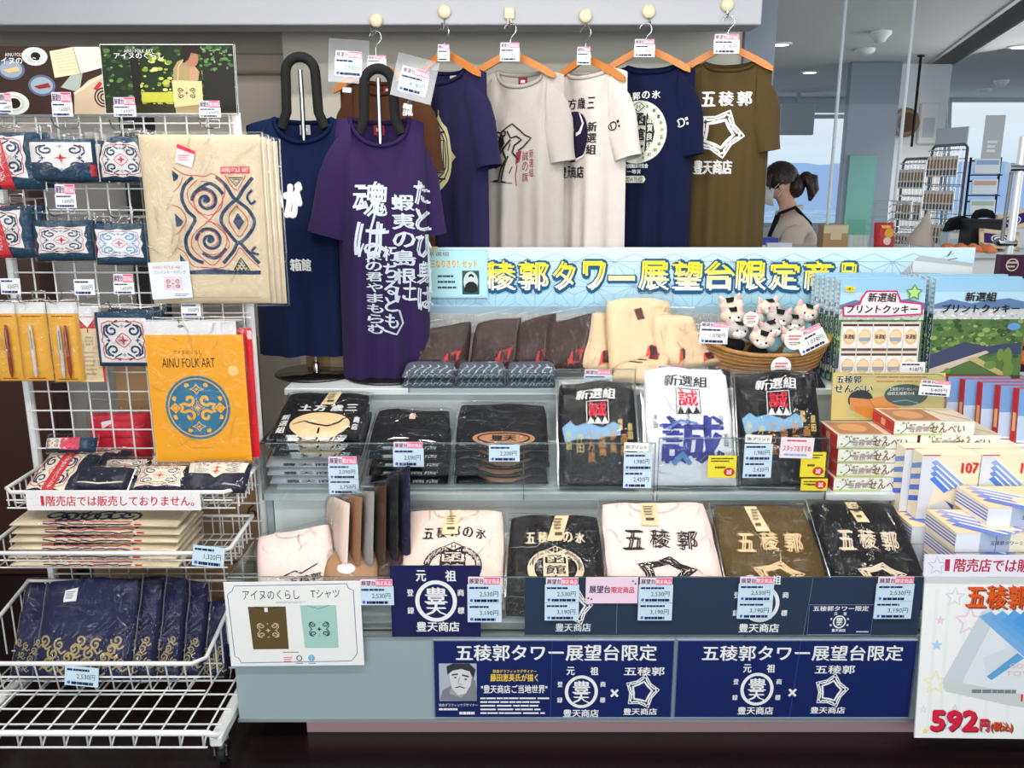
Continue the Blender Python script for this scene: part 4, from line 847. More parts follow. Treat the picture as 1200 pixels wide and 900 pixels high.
def fence(x0, x1, Y, z0, z1, ret=True):
    def f(mb):
        th = .003; mb.box((x0, Y, z0), (x1, Y+th, z1), ACRYL)
        for p, q in (((x0, Y-.0004, z1-.003), (x1, Y+th+.0004, z1+.0004)), ((x0-.0004, Y-.0004, z0), (x0+.003, Y+th+.0004, z1)), ((x1-.003, Y-.0004, z0), (x1+.0004, Y+th+.0004, z1))): mb.box(p, q, ACEDGE)
        if ret: mb.box((x0, Y, z0), (x0+.003, Y+.26, z1), ACRYL); mb.box((x0-.0004, Y, z1-.003), (x0+.0034, Y+.26, z1+.0004), ACEDGE)
        n_ = max(1, int((x1-x0)/.38))
        for i in range(1, n_): x = x0+(x1-x0)*i/n_; mb.box((x, Y-.0004, z0), (x+.0015, Y+th+.0004, z1), ACEDGE)
    return f
YF1 = Y1-.006; ZF1 = P(700, 676, YF1).z
cpart('acrylic_fence', fence(FX0, P(1079, 700, YF1).x, YF1, Z1-.004, ZF1))
YF2 = Y2-.006; ZF2 = P(500, 519, YF2).z
cpart('acrylic_fence', fence(FX0-.001, P(768, 540, YF2).x, YF2, Z2-.018, ZF2)); cpart('acrylic_fence', fence(P(771, 540, YF2).x, P(971, 540, YF2).x, YF2, Z2-.018, P(850, 513, YF2).z, False))
cpart('acrylic_fence', fence(P(478, 440, Y3-.005).x, P(745, 440, Y3-.005).x, Y3-.005, Z3-.012, P(600, 432, Y3).z, False))
# ------------- emblems
def emblem(A, cu, cv, r, ink_, L=2, ground=None):
    A.ring(cu, cv, r*.9, r*.9, r*.2, ink_, L, 36); A.text('豊', cu-r*.55, cv-r*.66, cu+r*.55, cv+r*.08, ink_, L, .03); A.text('天', cu-r*.5, cv+r*.08, cu+r*.5, cv+r*.68, ink_, L, .04)
def emblem_full(A, cu, cv, r, ink_, L=2):
    emblem(A, cu, cv, r, ink_, L); k = r/24
    A.text('元', cu-22*k, cv-36*k, cu-10*k, cv-24*k, ink_, L, .03); A.text('祖', cu+12*k, cv-36*k, cu+24*k, cv-24*k, ink_, L, .03)
    for ch, dx, dy in (('登', -31, -11), ('録', -31, 12), ('商', 31, -11), ('標', 31, 12)): A.text(ch, cu+(dx-4)*k, cv+(dy-4)*k, cu+(dx+4)*k, cv+(dy+4)*k, ink_, L, .03)
    A.text('豊天商店', cu-26*k, cv+25.5*k, cu+26*k, cv+37*k, ink_, L, .03)
def penta(A, cu, cv, r, ink_, L=2, rot=-PI/2+.2, sq=1.0):
    def star(rad, inn, ww, notch=0):
        pts = []
        for i in range(5):
            a = rot+2*PI*i/5
            if notch: pts += [(rad, a-.10), (rad*1.0, a+.10), (rad*.86, a+.16), (rad*.80, a+.30), (rad*inn, a+.50), (rad*inn*1.06, a+PI/5), (rad*inn, a+2*PI/5-.50), (rad*.80, a+2*PI/5-.30), (rad*.86, a+2*PI/5-.16)]
            else: pts += [(rad, a), (rad*inn, a+PI/5)]
        A.line([(cu+r*d*cos(q_), cv+r*d*sin(q_)*sq) for d, q_ in pts], r*ww, ink_, L, True)
    star(.98, .68, .07); star(.80, .72, .09, 1); star(.58, .78, .12)
# ------------- lower navy signs
TIT = '五稜郭タワー展望台限定'
px = (508, 750, 788, 841); mb, A, lo, rt = board(px, Y1-.008, NAVY, 0, .004, ink(190, 200, 214)); A.frame(508.6, 750.6, 787.4, 840.6, .8, ink(150, 164, 190), 1)
A.text(TIT, 534, 755, 768, 774, INKW, 1, .024)
A.rect(514, 777, 558, 821, ink(176, 184, 198), 1); FC = ink(214, 214, 216); FD = ink(52, 54, 60); FM = ink(128, 130, 138)
A.poly([(514, 820), (518, 808), (530, 802), (545, 806), (556, 796), (558, 808), (558, 821)], FM, 2); A.poly([(526, 812), (530, 798), (548, 792), (556, 800), (540, 817)], ink(160, 162, 170), 3)
A.poly([(525, 786), (528, 780), (548, 780), (553, 790), (551, 802), (545, 812), (536, 814), (529, 806)], FC, 3); A.poly([(524, 790), (523, 780), (530, 777), (550, 777), (557, 784), (554, 796), (550, 786), (540, 783), (530, 785)], FD, 4)
A.line([(529, 790), (536, 789)], 1.8, FD, 5); A.line([(541, 790), (549, 792)], 1.8, FD, 5); A.ell(533, 793, 1.6, .9, FD, 5, 8); A.ell(545, 795, 1.6, .9, FD, 5, 8); A.line([(538, 793), (536, 800), (540, 801)], .8, FM, 5); A.line([(533, 805), (538, 803.5), (544, 805.5)], 1.3, FD, 5); A.poly([(553, 790), (551, 802), (545, 812), (556, 800)], FM, 4)
YE = ink(244, 206, 60)
A.text('独自グラフィックデザイナー', 577, 784, 628, 788, YE, 1, .02); A.text('藤田恵英氏が描く', 574, 789, 630, 798, YE, 1, .024); A.text('"豊天商店ご当地世界"', 563, 802, 641, 812, INKW, 1, .02)
A.lines(562, 816, 650, 838, 5, INKW, 1, .42, 4); A.text('独自グラフィックデザイナー', 513, 824, 559, 827.5, INKW, 1, .01); A.lines(513, 829, 536, 832, 1, INKW, 1, .8); A.lines(537, 833, 556, 837, 1, INKW, 1, .8)
def cross(A, u, v, r): A.line([(u-r, v-r), (u+r, v+r)], r*.7, INKW, 2); A.line([(u-r, v+r), (u+r, v-r)], r*.7, INKW, 2)
emblem_full(A, 681, 810, 19.5, INKW); cross(A, 720, 811.5, 4); A.text('五稜郭', 730, 781, 778, 791, INKW, 1, .026); penta(A, 752, 810, 21, INKW); A.text('豊天商店', 731, 829.5, 771, 837.5, INKW, 1, .03); A.line([(646, 751), (645, 840)], .5, ink(60, 84, 140), 1)
tag(mb.build('navy_sign', loc=lo), 'navy sign on the counter front with the small portrait photo', 'sign')
px = (788, 750, 1067, 841); mb, A, lo, rt = board(px, Y1-.008, NAVY, 0, .004, ink(190, 200, 214)); A.text(TIT, 817, 756, 1051, 774, INKW, 1, .024); emblem_full(A, 884, 807, 19.5, INKW); cross(A, 926, 811, 4); A.text('五稜郭', 950, 779, 997, 789, INKW, 1, .026); penta(A, 971, 809, 21, INKW); A.text('豊天商店', 949, 828, 990, 836, INKW, 1, .03); A.line([(931, 751), (925, 840)], .5, ink(60, 84, 140), 1)
A.frame(788.6, 750.6, 1066, 840.6, .8, ink(150, 164, 190), 1)
tag(mb.build('navy_sign', loc=lo), 'navy sign on the counter front beside the box poster, without portrait', 'sign')
# signs on the lower fence
SL = card(38, 56, 78)
px = (613, 677, 1077, 744); mb, A, lo, rt = board(px, YF1-.004, SL, 0, .003); A.line([(721, 690), (721, 743)], .6, ink(120, 132, 150), 1); penta(A, 671, 711, 22, INKW, 1); A.text('豊天商店', 649, 730, 691, 740, ink(214, 220, 226), 1, .03)
emblem_full(A, 889, 707, 22, INKW, 1); A.line([(948, 677), (942, 744)], .6, ink(110, 124, 140), 1)
tag(mb.build('slate_sign', loc=lo), 'long dark slate sign along the lower acrylic fence, behind the price cards', 'sign')
px = (945, 708, 1021, 744); mb, A, lo, rt = board(px, YF1-.008, card(28, 44, 82), 0, .003); A.frame(945.5, 708.5, 1020.5, 743.5, .6, ink(150, 160, 180), 1); A.text('五稜郭タワー限定', 950, 710, 1015, 716, INKW, 1, .024); emblem_full(A, 982, 728.5, 7.6, INKW, 2); A.lines(1003, 739, 1018, 741, 1, ink(190, 200, 214), 1, .8)
tag(mb.build('navy_card', loc=lo), 'small navy card with tiny round emblem at the right of the fence', 'sign')
px = (459, 663, 564, 746); mb, A, lo, rt = board(px, YF1-.005, card(22, 26, 78), 0, .003)
A.text('元', 489, 668, 501, 681, INKW, 1, .03); A.text('祖', 523, 668, 536, 681, INKW, 1, .03); emblem(A, 512, 704, 24.5, INKW, 1)
for ch, u, v in (('登', 482, 694), ('録', 482, 715), ('商', 541, 694), ('標', 541, 715)): A.text(ch, u-4, v-4, u+4, v+4, INKW, 1, .03)
A.text('豊天商店', 488, 728, 539, 740, INKW, 1, .03)
tag(mb.build('navy_card', loc=lo), 'tall navy card with large white round emblem standing on the fence', 'sign')
px = (686, 677, 747, 707); mb, A, lo, rt = board(px, YF1-.012, card(244, 214, 232), 0, .003)
A.text('展望台', 690, 686, 715, 695, NAVYINK, 1, .03); A.text('限定商品', 716, 687.5, 743, 695, ink(214, 40, 80), 1, .03)
for u, v in ((741, 681), (744, 684), (689, 701), (693, 702)): A.star(u, v, 1.6, 1, NAVYINK, 1, .45, -PI/2, True)
tag(mb.build('limited_card', loc=lo), 'pale pink card with blue and red lettering in the middle of the fence', 'sign')
pr2 = ('2,530円', '3,190円')
price_card((422, 679, 462, 709), YF1-.014, 'price card with one blue slip beside the tall navy card', ('2,530円',), hpart=.26, lean=0)
price_card((548, 676, 588, 729), YF1-.014, 'price card with two slips at the right edge of the tall navy card', pr2, hpart=.16, lean=0)
price_card((638, 677, 678, 727), YF1-.014, 'price card with two slips over the star emblem, left of the pink card', pr2, hpart=.16, lean=0)
price_card((747, 677, 787, 727), YF1-.014, 'price card with two slips just right of the pale pink card', pr2, hpart=.16, lean=0)
price_card((863, 676, 904, 725), YF1-.014, 'price card with two slips overlapping the round emblem on the slate sign', pr2, hpart=.16, lean=0)
price_card((1023, 676, 1067, 725), YF1-.014, 'price card with two slips at the far right end of the fence', pr2, hpart=.16, lean=0)
# white sign with the two shirt pictures
px = (270, 682, 428, 780); mb, A, lo, rt = board(px, Y1-.022, WHITE, 0, .003); BL = ink(60, 96, 150)
nt_ = 7; pts = [(275+nt_, 686), (417-nt_+3, 684.5)]+[(420-nt_*(1-sin(a)) if 0 else 413+7*(1-cos(a)), 685+7*sin(a)) for a in [0, .5, 1, 1.57]]+[(420.5, 765)]+[(413+7*cos(a), 775-8*cos(a)+8*0) for a in (0, .6, 1.1, 1.57)]+[(282, 776)]+[(274+8*cos(a), 776-8*sin(a)) for a in (.2, .8, 1.4)]+[(273.5, 696)]+[(274+7*sin(a), 694-7*(1-cos(a))) for a in (.3, .9, 1.4)]
A.line(pts, .8, BL, 1, True)
A.text('アイヌのくらし', 291, 691, 357, 702, BLKT, 1, .006); A.text('Tシャツ', 370, 691, 404, 701, BLKT, 1, .006); A.lines(329, 704, 366, 707, 2, ink(170, 176, 184), 1, .4)
def tee(u0, v0, u1, v1, c, cd, pc):
    A.poly([(u0, v0), (u1, v0), (u1, v1), (u0+2, v1)], c, 1); A.line([(u0+8, v0), ((u0+u1)/2, v0+4), (u1-8, v0)], 1, cd, 2); orn(A, u0+6, v0+16, u1-7, v0+39, pc, pc, None, 3, False)
tee(296, 710, 340, 760, ink(96, 78, 46), ink(66, 52, 30), ink(214, 190, 150)); tee(357, 709, 399, 759, ink(164, 206, 196), ink(110, 160, 150), ink(40, 44, 60)); A.rect(315, 711, 319, 716, INKW, 3)
A.lines(333, 763, 352, 765, 1, GRYT, 1); A.lines(333, 769, 344, 776, 3, ink(220, 110, 120), 1); A.ring(351.5, 771, 3, 3, 1, BLKT, 1, 12); A.ell(366, 771, 4, 4, ink(110, 180, 220), 1); A.line([(366, 767), (366, 775)], .6, INKW, 2); A.lines(347, 776.5, 356, 777.5, 1, GRYT, 1, .9); A.lines(362, 776.5, 371, 777.5, 1, GRYT, 1, .9)
tag(mb.build('paper_sign', loc=lo, rot=(0, R(-.6), 0)), 'white sign with blue border showing brown and mint T-shirts', 'sign')
# banner at the back of the counter
BY = 3.03; px = (420, 290, 1132, 430); lo, w, H = board_dims(px, BY, 0); mb = MB(); mb.box((-w/2, 0, 0), (w/2, .008, H), card(214, 226, 236))
m_ban = bpy.data.materials.new('banner_print_sky'); m_ban.use_nodes = True; n = m_ban.node_tree.nodes; L = m_ban.node_tree.links; b = n['Principled BSDF']; b.inputs['Roughness'].default_value = .35
tc = n.new('ShaderNodeTexCoord'); sp = n.new('ShaderNodeSeparateXYZ'); rp = n.new('ShaderNodeValToRGB'); mr = n.new('ShaderNodeMapRange'); mr.inputs['From Max'].default_value = H; L.new(tc.outputs['Object'], sp.inputs[0]); L.new(sp.outputs['Z'], mr.inputs[0]); L.new(mr.outputs[0], rp.inputs[0]); L.new(rp.outputs[0], b.inputs['Base Color'])
ce = rp.color_ramp.elements; ce[0].position = .3; ce[0].color = (*lin((128, 184, 210)), 1); ce[1].position = 1; ce[1].color = (*lin((206, 230, 240)), 1); q = ce.new(.55); q.color = (*lin((160, 206, 228)), 1)
A = Art(mb, flatF(w), px, w, H); A.rect(*px, m_ban, .5); LN = ink(138, 172, 190)
s3 = 46
def hexes():
    seen = set()
    for i in range(-1, 18):
        for j in range(0, 5):
            cu = 440+i*s3+(s3/2 if j % 2 else 0); cv = 306+j*s3*.62
            if cv > 372: continue
            ns = [(cu+s3*cos(k*PI/3), cv+s3*.716*sin(k*PI/3)) for k in range(6)]
            for k in range(6):
                a, b_ = ns[k], ns[(k+1) % 6]; c = ((cu+a[0]+b_[0])/3, (cv+a[1]+b_[1])/3)
                for e0, e1 in (((cu, cv), a), ((cu, cv), c), (a, c), (b_, c)):
                    key = tuple(sorted(((round(e0[0]), round(e0[1])), (round(e1[0]), round(e1[1])))))
                    if key in seen: continue
                    seen.add(key)
                    if all(422 < p[0] < 1130 and 292 < p[1] < 384 for p in (e0, e1)): A.line([e0, e1], .55, LN, 1)
hexes()
m_city = bpy.data.materials.new('banner_print_city'); m_city.use_nodes = True; n = m_city.node_tree.nodes; L = m_city.node_tree.links; b = n['Principled BSDF']; b.inputs['Roughness'].default_value = .4
tc = n.new('ShaderNodeTexCoord'); mp = n.new('ShaderNodeMapping'); mp.inputs['Scale'].default_value = (110, 1, 190); vo = n.new('ShaderNodeTexVoronoi'); cr = n.new('ShaderNodeValToRGB'); L.new(tc.outputs['Object'], mp.inputs[0]); L.new(mp.outputs[0], vo.inputs['Vector']); L.new(vo.outputs['Color'], cr.inputs[0]); L.new(cr.outputs[0], b.inputs['Base Color'])
cr.color_ramp.elements[0].color = (*lin((104, 120, 124)), 1); cr.color_ramp.elements[1].color = (*lin((232, 232, 230)), 1); q = cr.color_ramp.elements.new(.5); q.color = (*lin((160, 170, 172)), 1); cr.color_ramp.elements[0].position = .2; cr.color_ramp.elements[2].position = .8
A.rect(420, 366, 1132, 430, m_city, 1.5); A.rect(420, 358, 1132, 366, ink(150, 178, 194), 1.2)
tw_ = ink(176, 184, 188); A.poly([(1046, 322), (1066, 301), (1070, 299), (1131, 308), (1131, 342), (1060, 340)], tw_, 2); A.poly([(1062, 305), (1131, 312), (1131, 322), (1060, 318)], ink(214, 220, 222), 3)
for i in range(14): A.line([(1062+i*5, 321+i*.2), (1064+i*5, 336)], .8, ink(110, 122, 130), 3)
for i in range(5): A.line([(1048+i*3, 322-i*3), (1058+i*2, 336)], .6, ink(130, 140, 146), 3)
A.line([(1100, 300), (1104, 294)], 1.2, ink(70, 80, 90), 3); A.line([(1101, 304), (1112, 302)], .8, ink(70, 80, 90), 3)
NB = ink(20, 84, 128); m_let = bpy.data.materials.new('banner_letter_yellow'); m_let.use_nodes = True; n = m_let.node_tree.nodes; L = m_let.node_tree.links; b = n['Principled BSDF']; b.inputs['Roughness'].default_value = .4
tc = n.new('ShaderNodeTexCoord'); sp = n.new('ShaderNodeSeparateXYZ'); mr = n.new('ShaderNodeMapRange'); rp = n.new('ShaderNodeValToRGB'); za, zb_ = (430-351)/(430-290)*H, (430-304)/(430-290)*H; mr.inputs['From Min'].default_value = za; mr.inputs['From Max'].default_value = zb_
L.new(tc.outputs['Object'], sp.inputs[0]); L.new(sp.outputs['Z'], mr.inputs[0]); L.new(mr.outputs[0], rp.inputs[0]); L.new(rp.outputs[0], b.inputs['Base Color']); rp.color_ramp.elements[0].position = .25; rp.color_ramp.elements[0].color = (*lin((252, 252, 246)), 1); rp.color_ramp.elements[1].position = .75; rp.color_ramp.elements[1].color = (*lin((250, 224, 30)), 1)
chars = [('五', 530, 561), ('稜', 564, 602), ('郭', 604, 640), ('タ', 644, 671), ('ワ', 679, 706), ('ー', 709, 740), ('展', 744, 780), ('望', 783, 819), ('台', 820, 856), ('限', 857, 893), ('定', 895, 932), ('商', 935, 970), ('品', 975, 1000)]
for ch, a, b_ in chars:
    va, vb = (322, 328) if ch == 'ー' else (305, 339)
    if ch == '品': va = 307
    A.text(ch, a-1.5+1, va-1+1.5, b_+1.5+1, vb+1.5+1.5, NB, 3, .10); A.text(ch, a-1.5, va-1, b_+1.5, vb+1.5, NB, 3.4, .10); A.text(ch, a, va, b_, vb, m_let, 5, .05)
tag(mb.build('banner_board', loc=lo), 'long pale blue banner board with big yellow and white Japanese letters', 'banner')
px = (482, 292, 572, 349); mb, A, lo, rt = board(px, BY-.012, card(176, 224, 230), 0, .003, PAPER); A.frame(483, 293, 571, 348, 1, ink(150, 196, 226), 1); A.text('建党新選組', 486, 295, 527, 300, ink(110, 30, 40), 1, .01); A.text('土方歳三なりきり！セット', 486, 304, 560, 314, ink(236, 164, 30), 1, .03)
A.rect(542, 317, 562, 345, ink(44, 84, 84), 1); A.ell(552, 330, 8.6, 12, ink(200, 216, 216), 2); A.poly([(543.8, 341), (546, 333), (550, 330), (555, 330), (559, 333), (560.5, 341), (555, 343), (549, 343)], ink(22, 34, 36), 3); A.ell(552.5, 325.5, 2.9, 3.6, ink(220, 220, 214), 4, 12); A.poly([(549.4, 325), (549.8, 321.8), (553, 320.5), (556, 323), (555.4, 325.5), (553, 323.4)], ink(16, 22, 24), 5)
A.lines(513, 321, 538, 341, 3, ink(60, 70, 90), 1, .35, 2); A.lines(486, 324, 504, 330, 1, ink(60, 60, 80), 1, .5); A.lines(486, 339, 506, 343, 1, BLKT, 1, .5); A.rect(504, 289, 514, 295, mat('masking_tape', (214, 204, 160), .6), 4)
tag(mb.build('notice_card', loc=lo), 'light turquoise notice card with a small portrait taped to the banner left end', 'notice')
mb = MB(); mb.box((-.02, 0, 0), (.02, .012, .34), mat('orange_wood', (206, 134, 66), .5, noise_s=20, noise_a=.1), .002); tag(mb.build('wooden_strut', loc=(P(486, 400, 2.96).x, 2.995, Z3+.001)), 'orange wooden strut propping the banner beside the purple shirt', 'strut')
# ------------- poster at the right front
px = (1071, 677, 1345, 866); lo, w, H = board_dims(px, 1.995, R(6)); mb = MB(); mb.box((-w/2, 0, 0), (w/2, .006, H), WHITE); A = Art(mb, flatF(w), px, w, H); A.rect(*px, card(244, 246, 244), .5)
PL = ink(222, 214, 234); PK = ink(238, 208, 226); PYL = ink(242, 238, 172); PBL = ink(176, 212, 240)
for u in (1084, 1098, 1118, 1150, 1176): A.rect(u, 690, u+4, 860, ink(236, 242, 240), .8)
A.star(1107, 700, 11, 2, PL, 1); A.star(1126, 728, 17, 3, PK, 1); A.star(1092, 727, 6, 2, PK, 1, .45, -PI/2, True); A.star(1090, 756, 7, 2, PBL, 1, .45, -PI/2, True); A.star(1091, 800, 14, 2.6, PYL, 1); A.star(1079, 832, 5, 1, PL, 1, .3); A.star(1116, 842, 16, 3, ink(196, 226, 240), 1); A.star(1083, 858, 4, 1, ink(244, 224, 90), 1, .45, -PI/2, True)
A.poly([(1100, 796), (1139, 716), (1180, 698), (1345, 740), (1345, 834), (1190, 822), (1103, 806)], ink(226, 232, 236), 2); A.poly([(1100, 796), (1139, 716), (1160, 712), (1124, 794), (1122, 812), (1101, 807)], ink(206, 214, 222), 3)
A.poly([(1101, 796), (1190, 812), (1345, 826), (1345, 846), (1180, 826), (1103, 810)], ink(206, 212, 210), 3)
for i in range(4):
    o_ = i*11; A.poly([(1136+o_*1.2, 722+o_*.2), (1150+o_*1.2, 716-o_*.1), (1206+o_, 762+o_*-.5), (1196+o_, 772-o_*.4)], ink(120-i*14, 176-i*6, 226), 4); A.poly([(1150+o_*1.2, 716-o_*.1), (1156+o_*1.2, 714-o_*.1), (1212+o_, 757+o_*-.5), (1206+o_, 762-o_*.5)], ink(240, 244, 248), 4)
A.poly([(1150, 792), (1184, 764), (1192, 770), (1156, 796)], ink(96, 164, 220), 4); A.poly([(1144, 770), (1176, 756), (1184, 764), (1150, 790)], ink(214, 222, 228), 4)
A.text('GORYOKAKU', 1176, 776, 1240, 782, ink(232, 190, 196), 5, .01); A.text('TOWER', 1172, 785, 1220, 791, ink(232, 190, 196), 5, .01); A.text('107', 1192, 812, 1214, 821, ink(216, 50, 50), 5, .03); A.lines(1134, 806, 1188, 812, 1, ink(120, 130, 140), 5, .7)
def fat(t_, a, b_, c, d, m1, m2, bold=.03): A.text(t_, a+1.4, b_+1.4, c+1.4, d+1.4, ink(120, 36, 24), 5, bold); A.text(t_, a, b_, c, d, m1, 6.5, bold)
fat('五稜郭タワー', 1119, 685, 1262, 713, ink(226, 92, 28), 0, .05); fat('592', 1088, 832, 1144, 857, ink(214, 32, 66), 0, .06); fat('円', 1146, 842, 1157, 857, ink(214, 32, 66), 0, .05); fat('(税込)', 1159, 845, 1185, 858, ink(206, 80, 30), 0, .03)
tag(mb.build('poster', loc=lo, rot=(-R(6), 0, R(-1))), 'large white poster showing a blue and white box and the price 592', 'poster')
px = (1083, 651, 1345, 676); lo2, w2, H2 = board_dims(px, 2.02, R(6)); mb = MB(); mb.box((-w2/2, 0, 0), (w2/2, .004, H2), card(232, 230, 242)); A = Art(mb, flatF(w2), px, w2, H2); A.rect(*px, card(236, 234, 246), .5)
A.star(1098, 664, 11, 1.2, ink(186, 190, 210), 1); A.text('1', 1107, 656, 1113, 670, ink(190, 40, 80), 1, .01); A.text('階売店では販売しておりません。', 1118, 655, 1330, 671, ink(190, 30, 70), 1, .024, .1)
tag(mb.build('notice_strip', loc=lo2, rot=(-R(6), 0, R(-1))), 'lavender notice strip with red lettering along the top of the poster', 'notice')
# ---------------------------------------------------------------- hanging T-shirts
def rib(m):
    k = m.name+'_rib'
    if k in _mats: return _mats[k]
    c = m.node_tree.nodes['Principled BSDF'].inputs['Base Color'].default_value[:3]; r_ = mat(k, (0, 0, 0), .95, spec=.1); r_.node_tree.nodes['Principled BSDF'].inputs['Base Color'].default_value = [x*.82 for x in c]+[1]
    return r_
def tshirt(label, loc, W_, L_, rz, m, draw=None, box=None, sl=(80, 80), slen=.2, seed=1, neck_tag=(150, 30, 44), d0=.055, n=.088, drop=.055, group=None, sleeve_draw=None, hip=.05, sm_=.05, sy=(0, 0)):
    t = thing('t_shirt', label, 'shirt', loc, (0, 0, rz), group); hw = W_/2
    def top(x, dr):
        a = abs(x)
        if a < n: return L_-dr*math.sqrt(max(0, 1-(a/n)**2))
        return L_-.24*(a-n)-1.2*max(0, a-hw*.86)**1.5
    def pos(s_, z, side, dr, h=0):
        zz = z/L_; half = hw*(1+hip*(1-zz)); x = s_*half; xt = s_*hw; tp = top(xt, dr); q_ = max(0, min(1, z/tp))
        k = 1-q_**7
        if abs(xt) < n: k = max(k, (1-(xt/n)**2)*.75)
        d = d0*(1-abs(s_)**2.6)**.6 if abs(s_) < 1 else 0
        f = (1-zz)**1.1*(.014*sin(8*s_+seed)+.010*sin(15*s_+seed*2.1))+.006*noise.noise(V((s_*3+seed, z*5, seed)))
        y = (-d if side < 0 else d*.8)*k+f*(1-abs(s_)**4)*(1-q_**6)
        return V((x, y-h if side < 0 else y+h, z))
    def F(sm, tm, h=0): return pos(2*sm/W_-1, tm, -1, drop, h)
    for nm, side, dr in (('front', -1, drop), ('back', 1, .014)):
        if nm == 'front': mb = MB()
        mb.grid(lambda a, b: pos((2*a-1), b*top((2*a-1)*hw, dr), side, dr), 40, 26, m)
    if draw: A = Art(mb, F, box, W_, L_); A.tess = .016; A.base = .0016; draw(A)
    mb.build('body', t)
    nk = [(x, dr_, sd) for dr_, sd, rng in ((drop, -1, range(0, 17)), (.014, 1, range(16, -1, -1))) for x in [n*cos(PI*i/16) for i in rng]]
    pts = [pos(x/hw, top(x, dr_), sd, dr_) for x, dr_, sd in nk]
    mb = MB(); mb.tube(pts, .0075, rib(m), 7, True); mb.build('collar', t)
    if neck_tag:
        mb = MB(); y = pos(0, L_-.02, 1, .014).y-.004; mb.add([(-.017, y, L_-.052), (.017, y, L_-.052), (.017, y, L_-.018), (-.017, y, L_-.018)], [(0, 1, 2, 3)], ink(*neck_tag)); mb.add([(-.008, y-.001, L_-.04), (.008, y-.001, L_-.04), (.008, y-.001, L_-.03), (-.008, y-.001, L_-.03)], [(0, 1, 2, 3)], INKW); mb.build('neck_label', t)
    for sg, ang in ((-1, sl[0]), (1, sl[1])):
        a = R(ang); dr = V((sg*cos(a), 0, -sin(a))); pr = V((sg*sin(a), 0, cos(a))); zc = top(hw*.93, drop)-.105
        def ring(u_, k_, sg=sg, dr=dr, pr=pr, zc=zc):
            c = V((sg*hw*(.66+.10*u_), sy[(sg+1)//2], zc))+dr*(slen*u_); mj = .100*(1-u_)**1.5+sm_*(1-(1-u_)**1.5); mn = .036*(1-u_)+.046*u_; ax = (V((0, 0, 1))*(1-min(1, u_*2.2))+pr*min(1, u_*2.2)).normalized(); p = 2*PI*k_
            return c+ax*(mj*cos(p))+V((0, 1, 0))*(mn*sin(p)*(1+.12*sin(3*p+seed)))
        mb = MB(); mb.grid(lambda k_, u_: ring(u_, k_), 24, 8, m)
        mb.grid(lambda k_, u_: ring(.90+.1*u_, k_)+(ring(.9, k_)-ring(.9, 0)).normalized()*.0012 if False else ring(1.0-.001*u_, k_)*1.0, 24, 1, m)
        if sleeve_draw and sg == 1:
            FS = lambda s_, q_, h=0: (lambda p_: V((p_.x, p_.y-h, p_.z)))(ring(1-q_, .5+.5*s_)); A = Art(mb, FS, (0, 0, 100, 100), 1, 1); A.tess = .1; A.base = .002; sleeve_draw(A)
        mb.build('sleeve', t)
    return t
WOOD = mat('orange_beech_wood', (206, 128, 62), .45, noise_s=25, noise_a=.12)
HY = 3.22; HN = 0
def hanger(label, u, v_apex, v_top, rz):
    p = P(u, v_apex, HY); q_ = P(u, v_top, HY); hh = q_.z-p.z; t = thing('clothes_hanger', label, 'hanger', p, (0, 0, rz)); mb = MB()
    for sg in (-1, 1):
        pts = [V((sg*x, 0, -.42*x-.5*x*x)) for x in (0, .03, .06, .1, .14, .165)]
        n_ = len(pts); vs = []
        for i, c in enumerate(pts):
            hgt = .013 if i < n_-1 else .008; w_ = .007
            vs += [c+V((0, -w_, -hgt)), c+V((0, w_, -hgt)), c+V((0, w_, hgt)), c+V((0, -w_, hgt))]
        fs = [(i*4+k, i*4+(k+1) % 4, i*4+4+(k+1) % 4, i*4+4+k) for i in range(n_-1) for k in range(4)]+[(n_*4-4, n_*4-3, n_*4-2, n_*4-1)]
        mb.add(vs, fs, WOOD, False)
    mb.build('wooden_arm', t)
    mb = MB(); r_ = .022; c = V((0, 0, hh-r_)); pts = [(0, 0, .0), (0, 0, hh-2.6*r_)]+[c+V((r_*cos(a), 0, r_*sin(a))) for a in [-PI/2.6+i*(PI*1.32)/10 for i in range(11)]]
    mb.tube(pts, .0022, CHROME, 7); mb.build('hook', t)
    return t
def knob(label, u, v, sq, v_hook):
    p = P(u, v, 3.298); r_ = .024; t = thing('wall_hook', label, 'wall hook', p); IV = mat('ivory_plastic', (226, 214, 182), .4); mb = MB()
    if sq: mb.box((-.018, -.012, -.02), (.018, 0, .02), IV, .004); mb.box((-.008, -.01, -.04), (.008, 0, -.018), IV, .002)
    else: mb.lathe([(r_, 0), (r_, .008), (r_*.8, .014), (r_*.3, .016)], IV, 20, Matrix.Rotation(PI/2, 4, 'X'))
    mb.build('disc', t)
    mb = MB(); z = P(u, v_hook, HY).z-p.z; y = HY-3.298
    mb.tube([(0, -.008, -.01), (0, -.012, z*.75), (0, y*.6, z-.006), (0, y, z-.006), (0, y-.012, z+.006)], .0026, CHROME, 6); mb.build('hook', t)
BR = cloth(80, 50, 30); CR = cloth(34, 31, 66); GR = cloth(180, 174, 167); WH = cloth(212, 203, 196); NV = cloth(14, 22, 54); OL = cloth(80, 65, 38); PU = cloth(46, 32, 74); N2 = cloth(14, 30, 64)
KH = ink(196, 190, 140)
